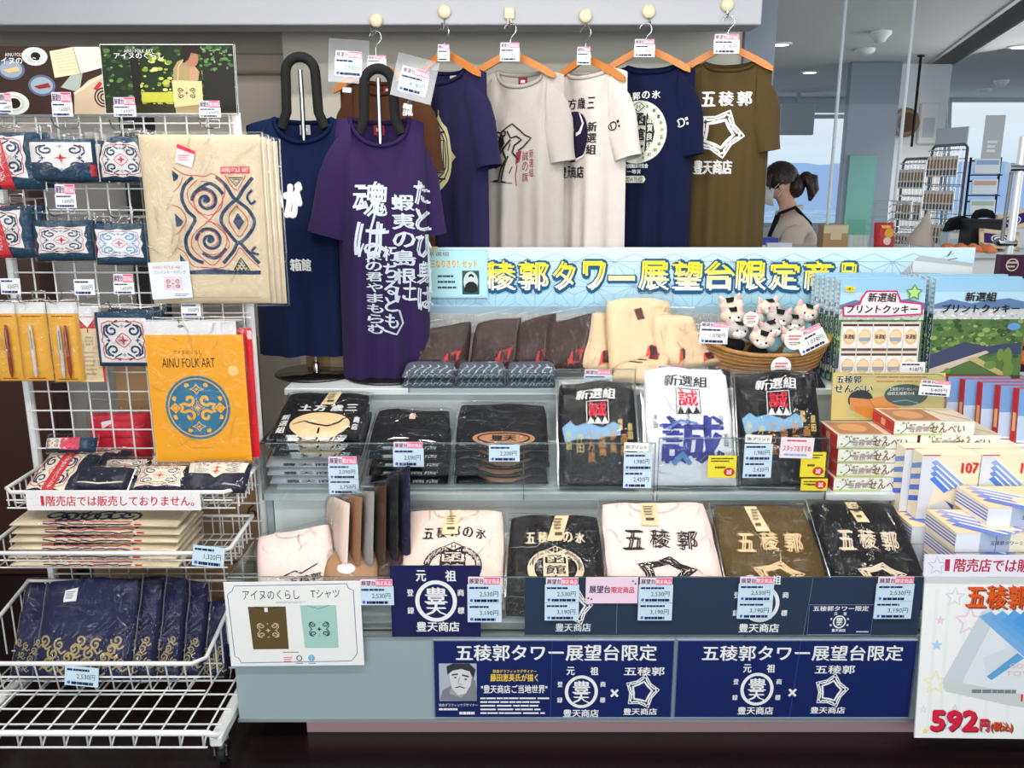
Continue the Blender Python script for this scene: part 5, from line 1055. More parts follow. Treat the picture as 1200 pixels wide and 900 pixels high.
def d_crest(A):
    c = 523; K2 = ink(30, 28, 66)
    A.poly([(c, 131), (c+5, 140), (c+10, 146), (c+13, 156), (c+15, 172), (c+21, 179), (c+15, 184), (c+13, 196), (c+10, 206), (c+6, 214), (c, 223), (c-6, 214), (c-10, 206), (c-13, 196), (c-15, 176), (c-13, 156), (c-10, 146), (c-5, 140)], KH, 1)
    for k in (.84, .70): A.line([(c+(x)*k, 177+y*k) for x, y in ((0, -46), (10, -31), (13, -21), (14, 5), (13, 19), (10, 29), (0, 44), (-10, 29), (-13, 19), (-14, 0), (-13, -21), (-10, -31))], .9, K2, 2, True)
    A.rect(c-9, 150, c+9, 152, K2, 3); A.rect(c-9, 202, c+9, 204, K2, 3); A.rect(c-8, 160, c+8, 196, KH, 2.5); A.frame(c-8, 160, c+8, 196, .9, K2, 3)
    for pts in ([(c-5, 164), (c-1, 163), (c-5, 170), (c-1, 171)], [(c-5, 174), (c-4, 186), (c-1, 192)], [(c+2, 163), (c+5, 168), (c+2, 173), (c+5, 178)], [(c+5, 181), (c+1, 186), (c+5, 192)], [(c-3, 176), (c+1, 180)]): A.line(pts, 1.4, K2, 4)
    A.line([(c, 126), (c, 134)], 1, KH, 1); A.line([(c, 220), (c, 227)], 1, KH, 1)
def d_sam(A):
    K = ink(34, 30, 30); RD = ink(140, 40, 60)
    for pts, w in (([(574, 150), (586, 138)], 1.2), ([(574, 152), (584, 150), (592, 152), (600, 146), (605, 142), (612, 148), (620, 155), (627, 158), (618, 168), (612, 172)], 1.6), ([(573, 154), (578, 160), (574, 168), (582, 176), (586, 192), (590, 190)], 1.6), ([(594, 152), (590, 162), (585, 172), (590, 178), (598, 168), (604, 160)], 2.4), ([(600, 150), (604, 158), (610, 156), (616, 160), (608, 166), (606, 174), (612, 182)], 1.8), ([(596, 172), (600, 182), (594, 192), (590, 206), (583, 207)], 2.2), ([(602, 178), (598, 190), (594, 207), (600, 208)], 1.8), ([(578, 184), (586, 182), (592, 186)], 1.2), ([(604, 164), (602, 172)], 1.2), ([(582, 160), (588, 156), (592, 158)], 1.4), ([(606, 190), (603, 198)], .9), ([(580, 207), (606, 209)], .8)): A.line(pts, w, K, 2)
    A.poly([(590, 160), (596, 156), (598, 164), (590, 176), (584, 172)], K, 2); A.ell(596, 153, 3.4, 4, K, 2, 10); A.ell(596, 153, 1.6, 2, ink(150, 144, 138), 3, 8)
    A.poly([(610, 174), (616, 172), (614, 184), (609, 188)], RD, 2); A.line([(611, 188), (609, 200), (610, 212)], 1, RD, 2)
    A.vtext('誠の旗', 617, 172, 624, 208, RD, 2, .01); A.vtext('新選組', 625, 170, 630, 202, RD, 2, .0); A.vtext('土方', 567, 196, 573, 214, RD, 2, .01); A.poly([(571, 178), (576, 178), (576, 192), (571, 190)], RD, 2)
def d_white(A):
    K = ink(24, 24, 34); DN = ink(34, 28, 58)
    for ch, a, b in (('土', 664, 672), ('方', 674, 684), ('歳', 685, 694), ('三', 696, 704)): A.text(ch, a, 113, b, 126, K, 1, .03)
    A.ell(683, 157, 17, 29, DN, 1, 30); A.line([(688, 130), (693, 142), (690, 152), (680, 158), (675, 166), (678, 180), (688, 183), (697, 178)], [1, 2.2, 3, 3, 3, 3, 2.6, 1], INKW, 2); A.line([(672, 152), (678, 146), (684, 150)], 2, INKW, 2); A.poly([(665, 160), (672, 150), (676, 150), (670, 162)], INKW, 2)
    A.vtext('新選組', 699, 140, 708, 178, K, 1, .03); A.rect(664, 157, 670, 176, ink(214, 40, 50), 2); A.text('人', 665, 160, 669, 173, INKW, 3, .03)
    for ch, a, b in (('豊', 667, 676), ('天', 676, 681), ('商', 681, 688), ('店', 688, 697)): A.text(ch, a, 190, b, 204, K, 1, .03)
def d_ice(A):
    CRM = ink(216, 220, 200); D = ink(22, 28, 50)
    for i, ch in enumerate('五稜郭の氷'): A.text(ch, 724+i*11, 107-i*.4, 733+i*11, 116-i*.4, INKW, 1, .03)
    A.ell(754, 152, 32, 36, CRM, 1, 40); A.ring(754, 152, 31, 35, .8, INKW, 2, 40)
    for i, ch in enumerate('HAKODATE'): a = PI*(1.12+.1*i); A.text(ch, 754+27*cos(a)-1.5, 152+31*sin(a)-1.8, 754+27*cos(a)+1.5, 152+31*sin(a)+1.8, D, 2, .01)
    for i in range(9): a = -PI*.28+PI*.085*i; A.text('函館製氷五稜郭町氷'[i], 754+27*cos(a)-1.8, 152+31*sin(a)-2, 754+27*cos(a)+1.8, 152+31*sin(a)+2, D, 2, .01)
    for sg in (1, -1): A.poly([(754+sg*9.5, 130), (754+sg*17, 142), (754+sg*19, 152), (754+sg*17, 164), (754+sg*9.5, 175)][::sg], D, 2)
    A.vtext('品質良好', 765, 133, 771, 172, CRM, 3, .02); A.vtext('明治初年', 737, 133, 743, 172, CRM, 3, .02)
    A.vtext('函館氷', 746, 129, 763, 180, D, 3, .045); A.poly([(754, 117.5), (761, 123), (754, 128.5), (747, 123)], CRM, 3); A.line([(754, 117.5), (761, 123), (754, 128.5), (747, 123)], .8, D, 4, True); A.text('H', 752, 120.5, 756, 125.5, D, 4, .0)
    A.text('第一回内国勧業博覧会', 730, 188, 768, 193, INKW, 1, .02); A.text('一等賞', 744, 194.5, 760, 199.5, INKW, 1, .02)
    A.poly([(731+2*(1-sin(a)) if False else x, y) for x, y, a in ((733, 202, 0), (764, 202, 0), (766, 206, 0), (764, 210, 0), (733, 210, 0), (731, 206, 0))], CRM, 1); A.text('HAKODATE ICE', 734, 203.5, 763, 208.5, D, 2, .0)
def d_olive(A):
    for i, ch in enumerate('五稜郭'): A.text(ch, 826+i*20, 106, 843+i*20, 123, INKW, 1, .04)
    penta(A, 848, 154, 29, INKW, 1, -PI/2+.42); A.text('豊天商店', 822, 184, 865, 201, INKW, 1, .035)
def d_brown(A): A.vtext('誠義', 474, 120, 486, 150, INKW, 1, .03)
CL = ink(198, 208, 218)
def d_purple(A):
    A.vtext('たとひ身は', 477, 206, 497, 360, CL, 1, .045); A.vtext('蝦夷の島根に', 451, 222, 477, 348, CL, 1, .04); A.vtext('朽ちるとも', 440, 280, 455, 378, CL, 1, .03)
    A.vtext('魂は', 410, 206, 448, 296, CL, 1, .045, .1); A.vtext('東の君やまもらむ', 421, 286, 439, 384, CL, 1, .04)
    A.line([(437, 232), (428, 262), (424, 300)], 2.4, CL, 1); A.line([(492, 270), (494, 330), (491, 362)], 3, CL, 1); A.line([(430, 372), (440, 380), (452, 384), (460, 372), (456, 356)], 2.2, CL, 1); A.line([(470, 318), (468, 346)], 1.6, CL, 1)
def d_navy(A): A.text('か', 333, 212, 350, 254, INKW, 1, .06); A.text('が', 350, 210, 372, 250, INKW, 1, .06); A.text('箱館', 354, 297, 378, 312, INKW, 1, .035)
def sleeve_mark(A, c): A.ring(47, 42, 7, 7, 2, c, 1, 14); A.rect(56, 37, 60, 41, c, 1); A.rect(57, 44, 60, 48, c, 1); A.line([(45, 38), (45, 46)], 2, c, 1)
def d_sl(A): sleeve_mark(A, BLKT)
def d_slw(A): sleeve_mark(A, INKW)
SCALE = 324.0
def wall_shirt(label, hlabel, klabel, plabel, u, uc, vn, vap, vtop, kn, rz, W_, m, draw, ptag, L_=.68, sq=False, **kw):
    global HY, HN
    HY = 3.22+.024*(HN-2.5); HN += 1
    rz = R(rz); pn = P(uc, vn, HY); hw = W_/2*SCALE*cos(rz); box = (uc-hw, vn, uc+hw, vn+L_*SCALE)
    tshirt(label, (pn.x, HY+.01, pn.z-L_), W_, L_, rz, m, draw, box, **kw)
    hanger(hlabel, u, vap, vtop, rz); knob(klabel, kn[0], kn[1], sq, vtop)
    price_card(ptag, HY-.07, plabel, ('3,190円',), True, .05, 0, True, None, .28)
wall_shirt('brown T-shirt hanging behind the purple shirt on the far left wall hook', 'wooden hanger of the brown T-shirt, leftmost of six', 'ivory wall hook leftmost on the header, above the brown shirt', 'white price card on the hanger of the brown T-shirt', 441, 450, 92, 76, 36, (441, 24), -14, .34, BR, d_brown, (431, 65, 453, 81), .66, seed=3)
wall_shirt('indigo T-shirt with a tall gold crest hanging beside the grey one', 'wooden hanger of the indigo crest T-shirt', 'ivory wall hook above the indigo crest T-shirt', 'small price card on the hanger of the indigo crest T-shirt', 521, 524, 80, 62, 30, (521, 14), -40, .37, CR, d_crest, (513, 52, 527, 72), .68, seed=5, neck_tag=(210, 206, 204), sl=(80, 77), slen=.22)
wall_shirt('light grey T-shirt with black brush-drawn warrior hanging between indigo and white shirts', 'wooden hanger of the light grey T-shirt', 'square ivory wall hook above the light grey T-shirt', 'price card on the hanger of the light grey T-shirt', 598, 610, 82, 62, 27, (597, 16), -18, .32, GR, d_sam, (586, 50, 609, 72), .68, True, seed=7, drop=.06)
wall_shirt('white T-shirt with a dark round comma crest hanging on the wall', 'wooden hanger of the white T-shirt', 'ivory wall hook above the white T-shirt', 'narrow price card on the hanger of the white T-shirt', 686, 689, 80, 68, 31, (686, 19), -38, .33, WH, d_white, (676, 55, 692, 76), .645, seed=9, neck_tag=None, drop=.035, sleeve_draw=d_sl, sl=(80, 74))
wall_shirt('dark navy T-shirt with a cream round emblem hanging beside the olive shirt', 'wooden hanger of the dark navy T-shirt', 'ivory wall hook above the dark navy T-shirt', 'price card on the hanger of the dark navy T-shirt', 756, 764, 76, 56, 27, (760, 14), -20, .315, NV, d_ice, (743, 46, 767, 67), .70, seed=11, neck_tag=None, drop=.03, sleeve_draw=d_slw)
wall_shirt('olive brown T-shirt with a white star emblem, rightmost on the wall', 'wooden hanger of the olive T-shirt, rightmost of six', 'ivory wall hook rightmost on the header, above the olive shirt', 'price card on the hanger of the olive T-shirt', 852, 856, 72, 54, 18, (852, 6), -14, .30, OL, d_olive, (836, 40, 866, 63), .72, seed=13, neck_tag=None, drop=.035)
# shirts on the two counter stands
def stand(label, u, v_base, v_top):
    p = PZ(u, v_base, Z3+.001); top = P(u, v_top, p.y).z; t = thing('shirt_stand', label, 'display stand', p); mb = MB()
    mb.lathe([(.14, 0), (.143, .004), (.14, .008), (.02, .013)], mat('black_gloss_base', (20, 18, 20), .12, spec=.8), 40); mb.build('base', t)
    mb = MB(); mb.tube([(0, 0, .01), (0, 0, top-p.z)], .008, CHROME, 10); mb.lathe([(.014, .01), (.014, .035), (.009, .045)], CHROME, 14); mb.build('pole', t)
    return t, top
s1, z1 = stand('tall chrome stand carrying the navy T-shirt, left of two', 371, 438, 82)
s2, z2 = stand('tall chrome stand carrying the purple T-shirt, right of two', 455, 441, 92)
def loop(st, label_part, zt, hw, drop_):
    mb = MB(); b = zt-st.location.z
    pts = [(-hw*1.5, 0, b-drop_-.03), (-hw*1.08, 0, b-drop_+.02)]+[(hw*cos(a), 0, b-hw+hw*1.0*sin(a)) for a in [PI-PI*i/10 for i in range(11)]]+[(hw*1.08, 0, b-drop_+.02), (hw*1.5, 0, b-drop_-.03)]
    mb.tube(pts, .0165, BLK, 10); mb.build('foam_hanger', st)
loop(s1, '', z1+.04, .048, .19); loop(s2, '', z2+.03, .046, .17)
def stand_shirt(label, st, uc, vn, vh, rz, W_, m, draw, **kw):
    y = st.location.y; a, b = P(uc, vn, y), P(uc, vh, y); L_ = a.z-b.z; rz = R(rz); sc = (vh-vn)/L_; hw = W_/2*sc*cos(rz)
    return tshirt(label, (st.location.x, y-.0, b.z), W_, L_, rz, m, draw, (uc-hw, vn, uc+hw, vh), **kw)
stand_shirt('dark navy T-shirt on a stand, half hidden behind the purple one', s1, 374, 138, 414, 4, .37, N2, d_navy, seed=2, neck_tag=(196, 196, 200), d0=.06, n=.095, hip=.02, drop=.08, sl=(80, 80), slen=.22)
stand_shirt('purple T-shirt on a stand with columns of silver brush calligraphy', s2, 443, 138, 442, 12, .285, PU, d_purple, seed=4, d0=.075, n=.095, hip=.06, drop=.09, sl=(74, 80), slen=.27, sm_=.065, sy=(.0, .05))
c1_ = price_card((392, 60, 424, 90), s1.location.y-.05, 'clear holder with price card clipped to the navy shirt stand', ('3,300円',), True, .0, R(4), hpart=.25); c2_ = price_card((465, 80, 499, 110), s2.location.y-.05, 'tilted clear holder with price card clipped to the purple shirt stand', ('4,180円',), True, .0, R(14), hpart=.25)
for c_, hw_, zc_ in ((c1_, .064, .055), (c2_, .066, .055)):
    mb = MB(); mb.box((-hw_, .002, -.018), (hw_, .004, .112), film_mat('grey_clear_holder', .10, .5, .12, 0, 1, (.80, .82, .85))); mb.build('clear_holder', c_)
    mb = MB(); mb.tube([(0, .004, -.018), (-.004, .01, -.035)], .006, film_mat('clip_plastic', .3, .5, .1, 0, 1, (.85, .88, .9)), 8); mb.box((-.02, .002, -.05), (.012, .016, -.03), film_mat('clip_plastic', .3, .5, .1, 0, 1, (.85, .88, .9)), .003); mb.build('clip', c_)
carton('low open cardboard box lying behind the left stand base', (-.735, 2.985, Z3+.001), (-.50, 3.04, Z3+.05))
# ---------------------------------------------------------------- bagged folded shirts on the counter
FWD = V((0, CT, -ST)); EYEV = V((0, 0, EYE))
def depth(p): return (V(p)-EYEV).dot(FWD)
def proj(p):
    d = V(p)-EYEV; k = FPX/d.dot(FWD); return 600+d.x*k, 450-d.dot(V((0, ST, CT)))*k
def set_on(px, y0, z0, tilt):
    """lower front edge at depth y0, height z0; length chosen so that the far edge shows on row v0"""
    u0, v0, u1, v1 = px; a, b = .02, .7
    for _ in range(40):
        l = (a+b)/2; p = (0, y0+l*cos(tilt), z0+l*sin(tilt))
        if proj(p)[1] > v0: a = l
        else: b = l
    mid = V((0, y0+l*.5*cos(tilt), z0+l*.5*sin(tilt))); d = depth(mid)
    return V((((u0+u1)/2-600)/FPX*d, y0, z0)), (u1-u0)/FPX*d, l
_lay = lay
def shirt_at(label, px, y0, z0, tilt, m, draw, **kw):
    global lay
    lay = lambda a, b, c: set_on(px, y0, z0, tilt)
    try: return bag_shirt(label, px, y0, tilt, m, draw, **kw)[0]
    finally: lay = _lay
def stack(what, px, y0, z0, tilt, m, draw, n, dz, group=None, flat=True, **kw):
    nv = V((0, -sin(tilt), cos(tilt))); base = V((0, y0, z0))
    p = base+nv*((n-1)*dz) if flat else base
    t = shirt_at(what+(', top one' if flat else ', frontmost'), px, p.y, p.z, tilt, m, draw, **kw)
    for k in range(1, n):
        off = -nv*(k*dz) if flat else V((0, k*dz, 0))
        off.x = .004*((k*7) % 3-1)
        dup(t, t.location+off, what+', '+(['', 'second down', 'third down', 'fourth down', 'fifth down'][k] if flat else ['', 'second', 'third', 'fourth', 'fifth'][k]+' from front'))
    return t
S_BE = cloth(240, 218, 206); S_BK = cloth(24, 24, 30); S_OL = cloth(90, 72, 38); S_PK = cloth(242, 222, 216); S_WH = cloth(234, 234, 242); KB = ink(26, 24, 28); EMB = ink(232, 214, 184)
def d_ice_bag(c, bgc):
    def f(A, H):
        for i, ch in enumerate('五稜郭の氷'): A.text(ch, 18+i*13.4, H*.27-1.5*(2-abs(i-2)), 29+i*13.4, H*.41-1.5*(2-abs(i-2)), c, 1, .03)
        cy = H-28; A.ring(50, cy, 26, 23, 7, c, 1, 40)
        A.poly([(50-13, cy-22), (50+13, cy-22), (50+13, cy+22), (50-13, cy+22)], c, 1.5); A.vtext('函館氷', 39, cy-18, 61, cy+22, bgc, 2, .03)
        for i, ch in enumerate('HAKODATE'): a = PI*(1.08+.048*i); A.text(ch, 50+26*cos(a)-1.8, cy+23*sin(a)-2.4, 50+26*cos(a)+1.8, cy+23*sin(a)+2.4, bgc, 2.5, .02)
        for i, ch in enumerate('函館五稜郭町'): a = -PI*.34+PI*.07*i; A.text(ch, 50+26*cos(a)-2.4, cy+23*sin(a)-2.6, 50+26*cos(a)+2.4, cy+23*sin(a)+2.6, bgc, 2.5, .02)
        A.poly([(50, cy-29), (59, cy-24), (50, cy-19), (41, cy-24)], bgc, 3); A.line([(50, cy-29), (59, cy-24), (50, cy-19), (41, cy-24)], 1.2, c, 4, True); A.text('H', 47.8, cy-26.5, 52.2, cy-21.5, c, 4, .02)
    return f
def d_star_bag(c):
    def f(A, H):
        for i, ch in enumerate('五稜郭'): A.text(ch, 17+i*24, H*.36-(i % 2)*2, 36+i*24, H*.58-(i % 2)*2, c, 1, .04, .12)
        penta(A, 51, H-19, 27, c, 1, -PI/2+.2, .66)
    return f
y1, z1_ = 2.122, Z1+.014
T1 = [('pale pink bagged T-shirt with round emblem behind the navy card', (474, 600, 590, 700), S_BE, d_ice_bag(KB, S_BE), 41, (38, 8, 54, 38, 1), 0), ('black bagged T-shirt with cream round emblem, front tier', (595, 607, 704, 700), S_BK, d_ice_bag(EMB, S_BK), 42, (46, 4, 62, 40, 5), -.02), ('pale pink bagged T-shirt with black star, front tier', (708, 591, 838, 700), S_PK, d_star_bag(KB), 43, (36, 2, 52, 32, 1), 0), ('olive bagged T-shirt with cream star, front tier', (843, 595, 956, 700), S_OL, d_star_bag(ink(228, 196, 150)), 44, (36, 4, 50, 40, -4), -.02), ('black bagged T-shirt with cream star, front tier right end', (962, 591, 1066, 700), S_BK, d_star_bag(ink(232, 214, 190)), 45, (42, 2, 56, 36, -3), -.03)]
for lb, px, m, dr, sd, tg, yw in T1: stack(lb, px, y1, z1_, TL1, m, dr, 4, .032, th=.02, seed=sd, tagm=tg, yaw=yw, amp=.006)
# upright bags at the left end of the front tier
tt = shirt_at('pale pink bagged T-shirt leaning at the left end of the front tier', (312, 622, 400, 700), 2.13, Z1+.085, R(34), S_PK, lambda A, H: (A.line([(30, H*.8), (50, H*.74), (58, H*.8), (80, H*.7)], 2, KB, 1), A.text('五稜郭', 40, H*.84, 84, H*.95, KB, 1, .03)), th=.024, seed=51, roll=-.16, yaw=.16)
cols = [('pale beige', S_BE), ('light brown', cloth(150, 110, 78)), ('grey', cloth(150, 146, 146)), ('dark brown', cloth(70, 48, 36)), ('black', S_BK), ('dark navy', cloth(30, 32, 60))]
for k, (nm, m) in enumerate(cols):
    u = 389+k*15; p = PZ(u, 690, .40); mb = MB(); w, l, th = .25, .196+.012*(k % 3)+.012*k*(k > 2), .02
    t = thing('bagged_shirt', '%s bagged T-shirt standing on edge, %s of six from the left' % (nm, ['first', 'second', 'third', 'fourth', 'fifth', 'last'][k]), 'shirt', (p.x, 2.27, Z1+.088), (R(82), R(-14-k*2), R(-66)))
    F = slab(mb, w, l, th, m, 60+k, .004, 12, 12, 10); A = Art(mb, F, (0, 0, 100, 100*l/w), w, l); A.base = .0008; A.tess = .014; A.ell(50, 60, 18, 18, INKW, 1, 18); mb.build('folded_shirt', t); film(w, l, th, 60+k, .012, (.008, .004, .012), 16, 18).build('plastic_wrapper', t)
shirt_at('light brown bagged T-shirt lying crumpled before the upright bags', (384, 650, 448, 700), 2.10, Z1+.085, R(24), cloth(176, 136, 104), lambda A, H: A.ell(40, H*.5, 16, 12, INKW, 1), th=.03, seed=141, neck=False, sh=.2, amp=.012, yaw=.1)
shirt_at('dark brown bagged T-shirt lying crumpled beside the tall navy card', (438, 648, 476, 700), 2.10, Z1+.085, R(24), cloth(74, 54, 44), None, th=.028, seed=142, neck=False, sh=.2, amp=.012, yaw=-.08)
# middle tier
y2, z2_ = 2.450, Z2+.014
def d_hijikata(A, H):
    c = ink(236, 206, 160)
    for i, ch in enumerate('土方歳三'): A.text(ch, 22+i*17+(3 if i > 1 else 0), 34, 37+i*17+(3 if i > 1 else 0), 49, INKW, 1, .045)
    A.ell(53, 78, 34, 26, c, 1, 40); A.line([(86, 62), (78, 66), (74, 74), (62, 82), (46, 78), (34, 72), (22, 80)], [1, 2, 3, 3, 3, 2, 1], S_BK, 2); A.line([(54, 86), (54, 104)], 2.4, S_BK, 2)
    A.vtext('新選組', 6, 56, 16, 96, INKW, 1, .03); A.vtext('商店', 90, 60, 97, 90, INKW, 1, .03); A.text('豊天商店', 20, 100, 86, 108, INKW, 1, .04)
def ffront(A, H, txt, c):
    w = A.w; th = .018; A2 = Art(A.mb, lambda s_, q_, h=0: V((s_-w/2, -h-.0008, q_)), (0, 0, 100, 100*th/w), w, th); A2.text(txt, 18, 100*th/w*.16, 88, 100*th/w*.8, c, 1, .03)
t_b = stack('black bagged T-shirt with cream comma crest, middle tier', (328, 464, 428, 560), y2-.02+(-sin(TL2))*.0, z2_+.094, TL2, S_BK, lambda A, H: (d_hijikata(A, H), ffront(A, H, '豊天商店', INKW)), 3, .030, th=.018, seed=71, tagm=(48, 2, 64, 36, 2))
stack('white bagged T-shirt under the black comma crest shirts', (328, 480, 428, 575), y2, z2_, TL2, S_WH, lambda A, H: ffront(A, H, '豊天商店', KB), 3, .030, th=.018, seed=72)
stack('plain black bagged T-shirt beside the comma crest pile', (437, 483, 526, 570), y2, z2_, TL2, S_BK, lambda A, H: (A.poly([(46, 14), (54, 14), (54, 30), (46, 30)], card(238, 190, 170), 1), ffront(A, H, '豊天商店', INKW)), 5, .030, th=.018, seed=73)
stack('black bagged T-shirt with brown print, middle tier', (536, 476, 641, 570), y2, z2_, TL2, S_BK, lambda A, H: (A.ell(52, H*.86, 34, 14, ink(176, 128, 92), 1, 24), A.ring(52, H*.86, 28, 10, 2, S_BK, 2, 24), A.text('豊天', 38, H*.8, 66, H*.92, S_BK, 3, .03)), 5, .030, th=.018, seed=74)
def d_shin(c1, c2, bigc=None, names=None):
    def f(A, H):
        A.text('新選組', 22, 5, 75, 19, c1, 1, .022, .12); A.frame(36, 22, 64, 52, .9, c1 if bigc is None else KB, 1); A.text('誠', 38, 23, 62, 43, ink(226, 24, 56), 2, .02)
        for i in range(3): A.poly([(36.5+i*9.1, 52), (41+i*9.1, 43), (45.6+i*9.1, 52)], c1, 2)
        if bigc is None:
            A.poly([(4, 58), (14, 50), (22, 56), (34, 52), (44, 54), (56, 58), (70, 50), (80, 56), (78, 68), (60, 70), (44, 74), (26, 72), (8, 78)], c2, 1.5)
            for i, nm in enumerate(('永倉', '沖田', '土方歳', '近藤勇', '伊東', '斎藤')): A.vtext(nm, 8+i*14, 60+(i % 2)*5, 17+i*14, 88+(i % 3)*4+(8 if len(nm) > 2 else 0), names if i > 1 else ink(226, 206, 120), 3, .0)
            A.vtext('隊員', 76, 46, 82, 62, ink(226, 196, 120), 3, .02); A.vtext('原田', 88, 52, 94, 74, ink(226, 196, 120), 3, .02)
        else:
            A.text('誠', 14, 54, 90, 112, ink(40, 52, 150), 2, .035, .08); A.line([(24, 70), (40, 60), (60, 64)], 3, ink(84, 130, 200), 2.5); A.line([(28, 112), (40, 100), (48, 112)], 6, ink(90, 140, 200), 3)
            for i, nm in enumerate(('沖田', '永倉', '近藤', '斎藤', '山南')): A.vtext(nm, 8+i*19, 52+(i % 2)*6, 13+i*19, 70+(i % 2)*6, KB, 4, .01)
            A.vtext('原田', 89, 76, 94, 92, KB, 4, .01)
    return f
ORG = ink(222, 150, 50); BLS = ink(120, 168, 204)
y2b = 2.425
stack('upright black bagged T-shirt left of the white one', (655, 453, 746, 578), y2b, Z2+.016, R(58), S_BK, d_shin(INKW, BLS, None, ORG), 3, .031, None, False, th=.016, seed=81, neck=False, amp=.002)
stack('upright white bagged T-shirt with large blue character', (757, 437, 857, 576), y2b, Z2+.016, R(60), S_WH, d_shin(KB, BLS, 1), 3, .031, None, False, th=.016, seed=82, neck=False, amp=.002, roll=0)
stack('upright black bagged T-shirt right of the white one', (864, 441, 958, 578), y2b, Z2+.016, R(60), S_BK, d_shin(INKW, BLS, None, ORG), 3, .031, None, False, th=.016, seed=83, neck=False, amp=.002, yaw=-.05)
pc = YF2-.008
price_card((386, 535, 421, 579), pc, 'price card with two slips and red spot on the comma crest pile', ('2,090円', '2,750円'), hpart=.2, lean=0); price_card((461, 518, 497, 547), pc, 'price card with one slip before the plain black shirts', ('2,090円',), hpart=.24, lean=0); price_card((573, 521, 609, 541), pc, 'pale blue price slip without header before the brown print shirts', ('2,200円',), False, lean=0)
def label_card(px, Y, txt, label, bgc=None, tc_=None, cat='label'):
    mb, A, lo, rt = board(px, Y, bgc or WHITE, 0, .002); u0, v0, u1, v1 = px; A.text(txt, u0+2, v0+(v1-v0)*.28, u1-2, v1-(v1-v0)*.28, tc_ or BLKT, 1, .016); tag(mb.build('label_card', loc=lo, rot=(0, R(2), 0)), label, cat)
label_card((731, 519, 760, 529), pc, '前プリント', 'small white label on the fence above two price slips, left of the white shirt'); price_card((730, 530, 763, 572), pc, 'pair of blue price slips under the small white label, left of the white shirt', ('1,980円', '2,420円'), False, lean=0)
label_card((873, 510, 904, 519), pc, '後プリント', 'small white label on the fence above two price slips, right of the white shirt'); price_card((870, 520, 903, 560), pc, 'pair of blue price slips under the small white label, right of the white shirt', ('1,980円', '2,420円'), False, lean=0)
px = (913, 513, 952, 537); mb, A, lo, rt = board(px, pc, card(244, 228, 234), 0, .002); A.text('スタッフおすすめ', 916, 522, 949, 529, ink(190, 40, 90), 1, .02); A.lines(920, 515, 944, 518, 1, RED, 1, .6); A.lines(918, 531, 946, 535, 1, ink(130, 180, 230), 1, .6); tag(mb.build('label_card', loc=lo, rot=(0, R(2), 0)), 'pink staff recommendation label on the fence beside the yellow stickers', 'label')
def yellow(px, Y, label, n=1):
    mb, A, lo, rt = board(px, Y, card(238, 222, 60), 0, .0015); u0, v0, u1, v1 = px; A.lines(u0+3, v0+2, u1-3, v0+8, 2, ink(80, 70, 20), 1, .5); A.lines(u0+8, v0+(v1-v0)*.45, u1-12, v0+(v1-v0)*.6, 1, ink(90, 80, 20), 1, .6); A.ell(u1-8, v1-7, 6.5, 5, ink(214, 44, 44), 1, 18); A.text('誠', u1-11, v1-10, u1-5, v1-4, INKW, 2, .02); tag(mb.build('yellow_sticker', loc=lo), label, 'sticker')
yellow((829, 534, 862, 560), YF2-.004, 'yellow sticker on the fence over the white upright shirt'); yellow((937, 530, 966, 559), YF2-.004, 'upper yellow sticker at the right end of the middle fence'); yellow((938, 561, 969, 575), YF2-.004, 'lower yellow sticker at the right end of the middle fence')
# upper tier
m_sl = cloth(88, 98, 116)
def d_wave(A, H):
    for i in range(6): x = 8+i*16; A.line([(x, H*.95), (x+6, H*.7), (x+14, H*.55), (x+10, H*.4)], 3, ink(206, 214, 222), 1); A.ell(x+4, H*.8, 2.4, 3, ink(206, 214, 222), 1, 10)
    w = A.w; A2 = Art(A.mb, lambda s_, q_, h=0: V((s_-w/2, -h-.0008, q_)), (0, 0, 100, 100*.02/w), w, .02)
    for i in range(7): A2.line([(6+i*13, 100*.02/w*.85), (12+i*13, 100*.02/w*.3), (18+i*13, 100*.02/w*.55)], 1.4, ink(206, 214, 222), 1)
for k, (px, sd) in enumerate((((474, 428, 533, 452), 91), ((537, 428, 591, 452), 92), ((595, 428, 650, 452), 93))):
    stack('slate blue bagged T-shirt with white strokes, %s pile' % ['left', 'middle', 'right'][k], px, Y3+.012, Z3+.004, R(7), m_sl, d_wave, 2, .030, th=.018, seed=sd, neck=False)
S_BR = cloth(58, 42, 40); S_KH = cloth(226, 200, 164)
def d_flag(c):
    def f(A, H): A.poly([(56, H*.70), (82, H*.64), (76, H*.88), (50, H*.92)], c, 1); A.text('誠', 58, H*.68, 76, H*.88, S_BR, 2, .06); A.line([(48, H*.96), (84, H*.6)], 1.2, c, 2)
    return f
RF = ink(214, 44, 44)
for k, (px, yw, dy) in enumerate((((486, 379, 548, 430), .22, 0), ((550, 369, 606, 430), .2, .015), ((602, 366, 646, 430), .2, .03), ((636, 366, 688, 430), .16, .045))):
    shirt_at('dark brown bagged T-shirt with red flag, %s of four from left' % ['first', 'second', 'third', 'last'][k], px, 2.86-dy*.5, Z3+.03, R(60), S_BR, d_flag(RF), th=.028, sh=.10, skew=.16, seed=101+k, yaw=yw, neck=False, roll=.06, ext=(.006, .006, .035))
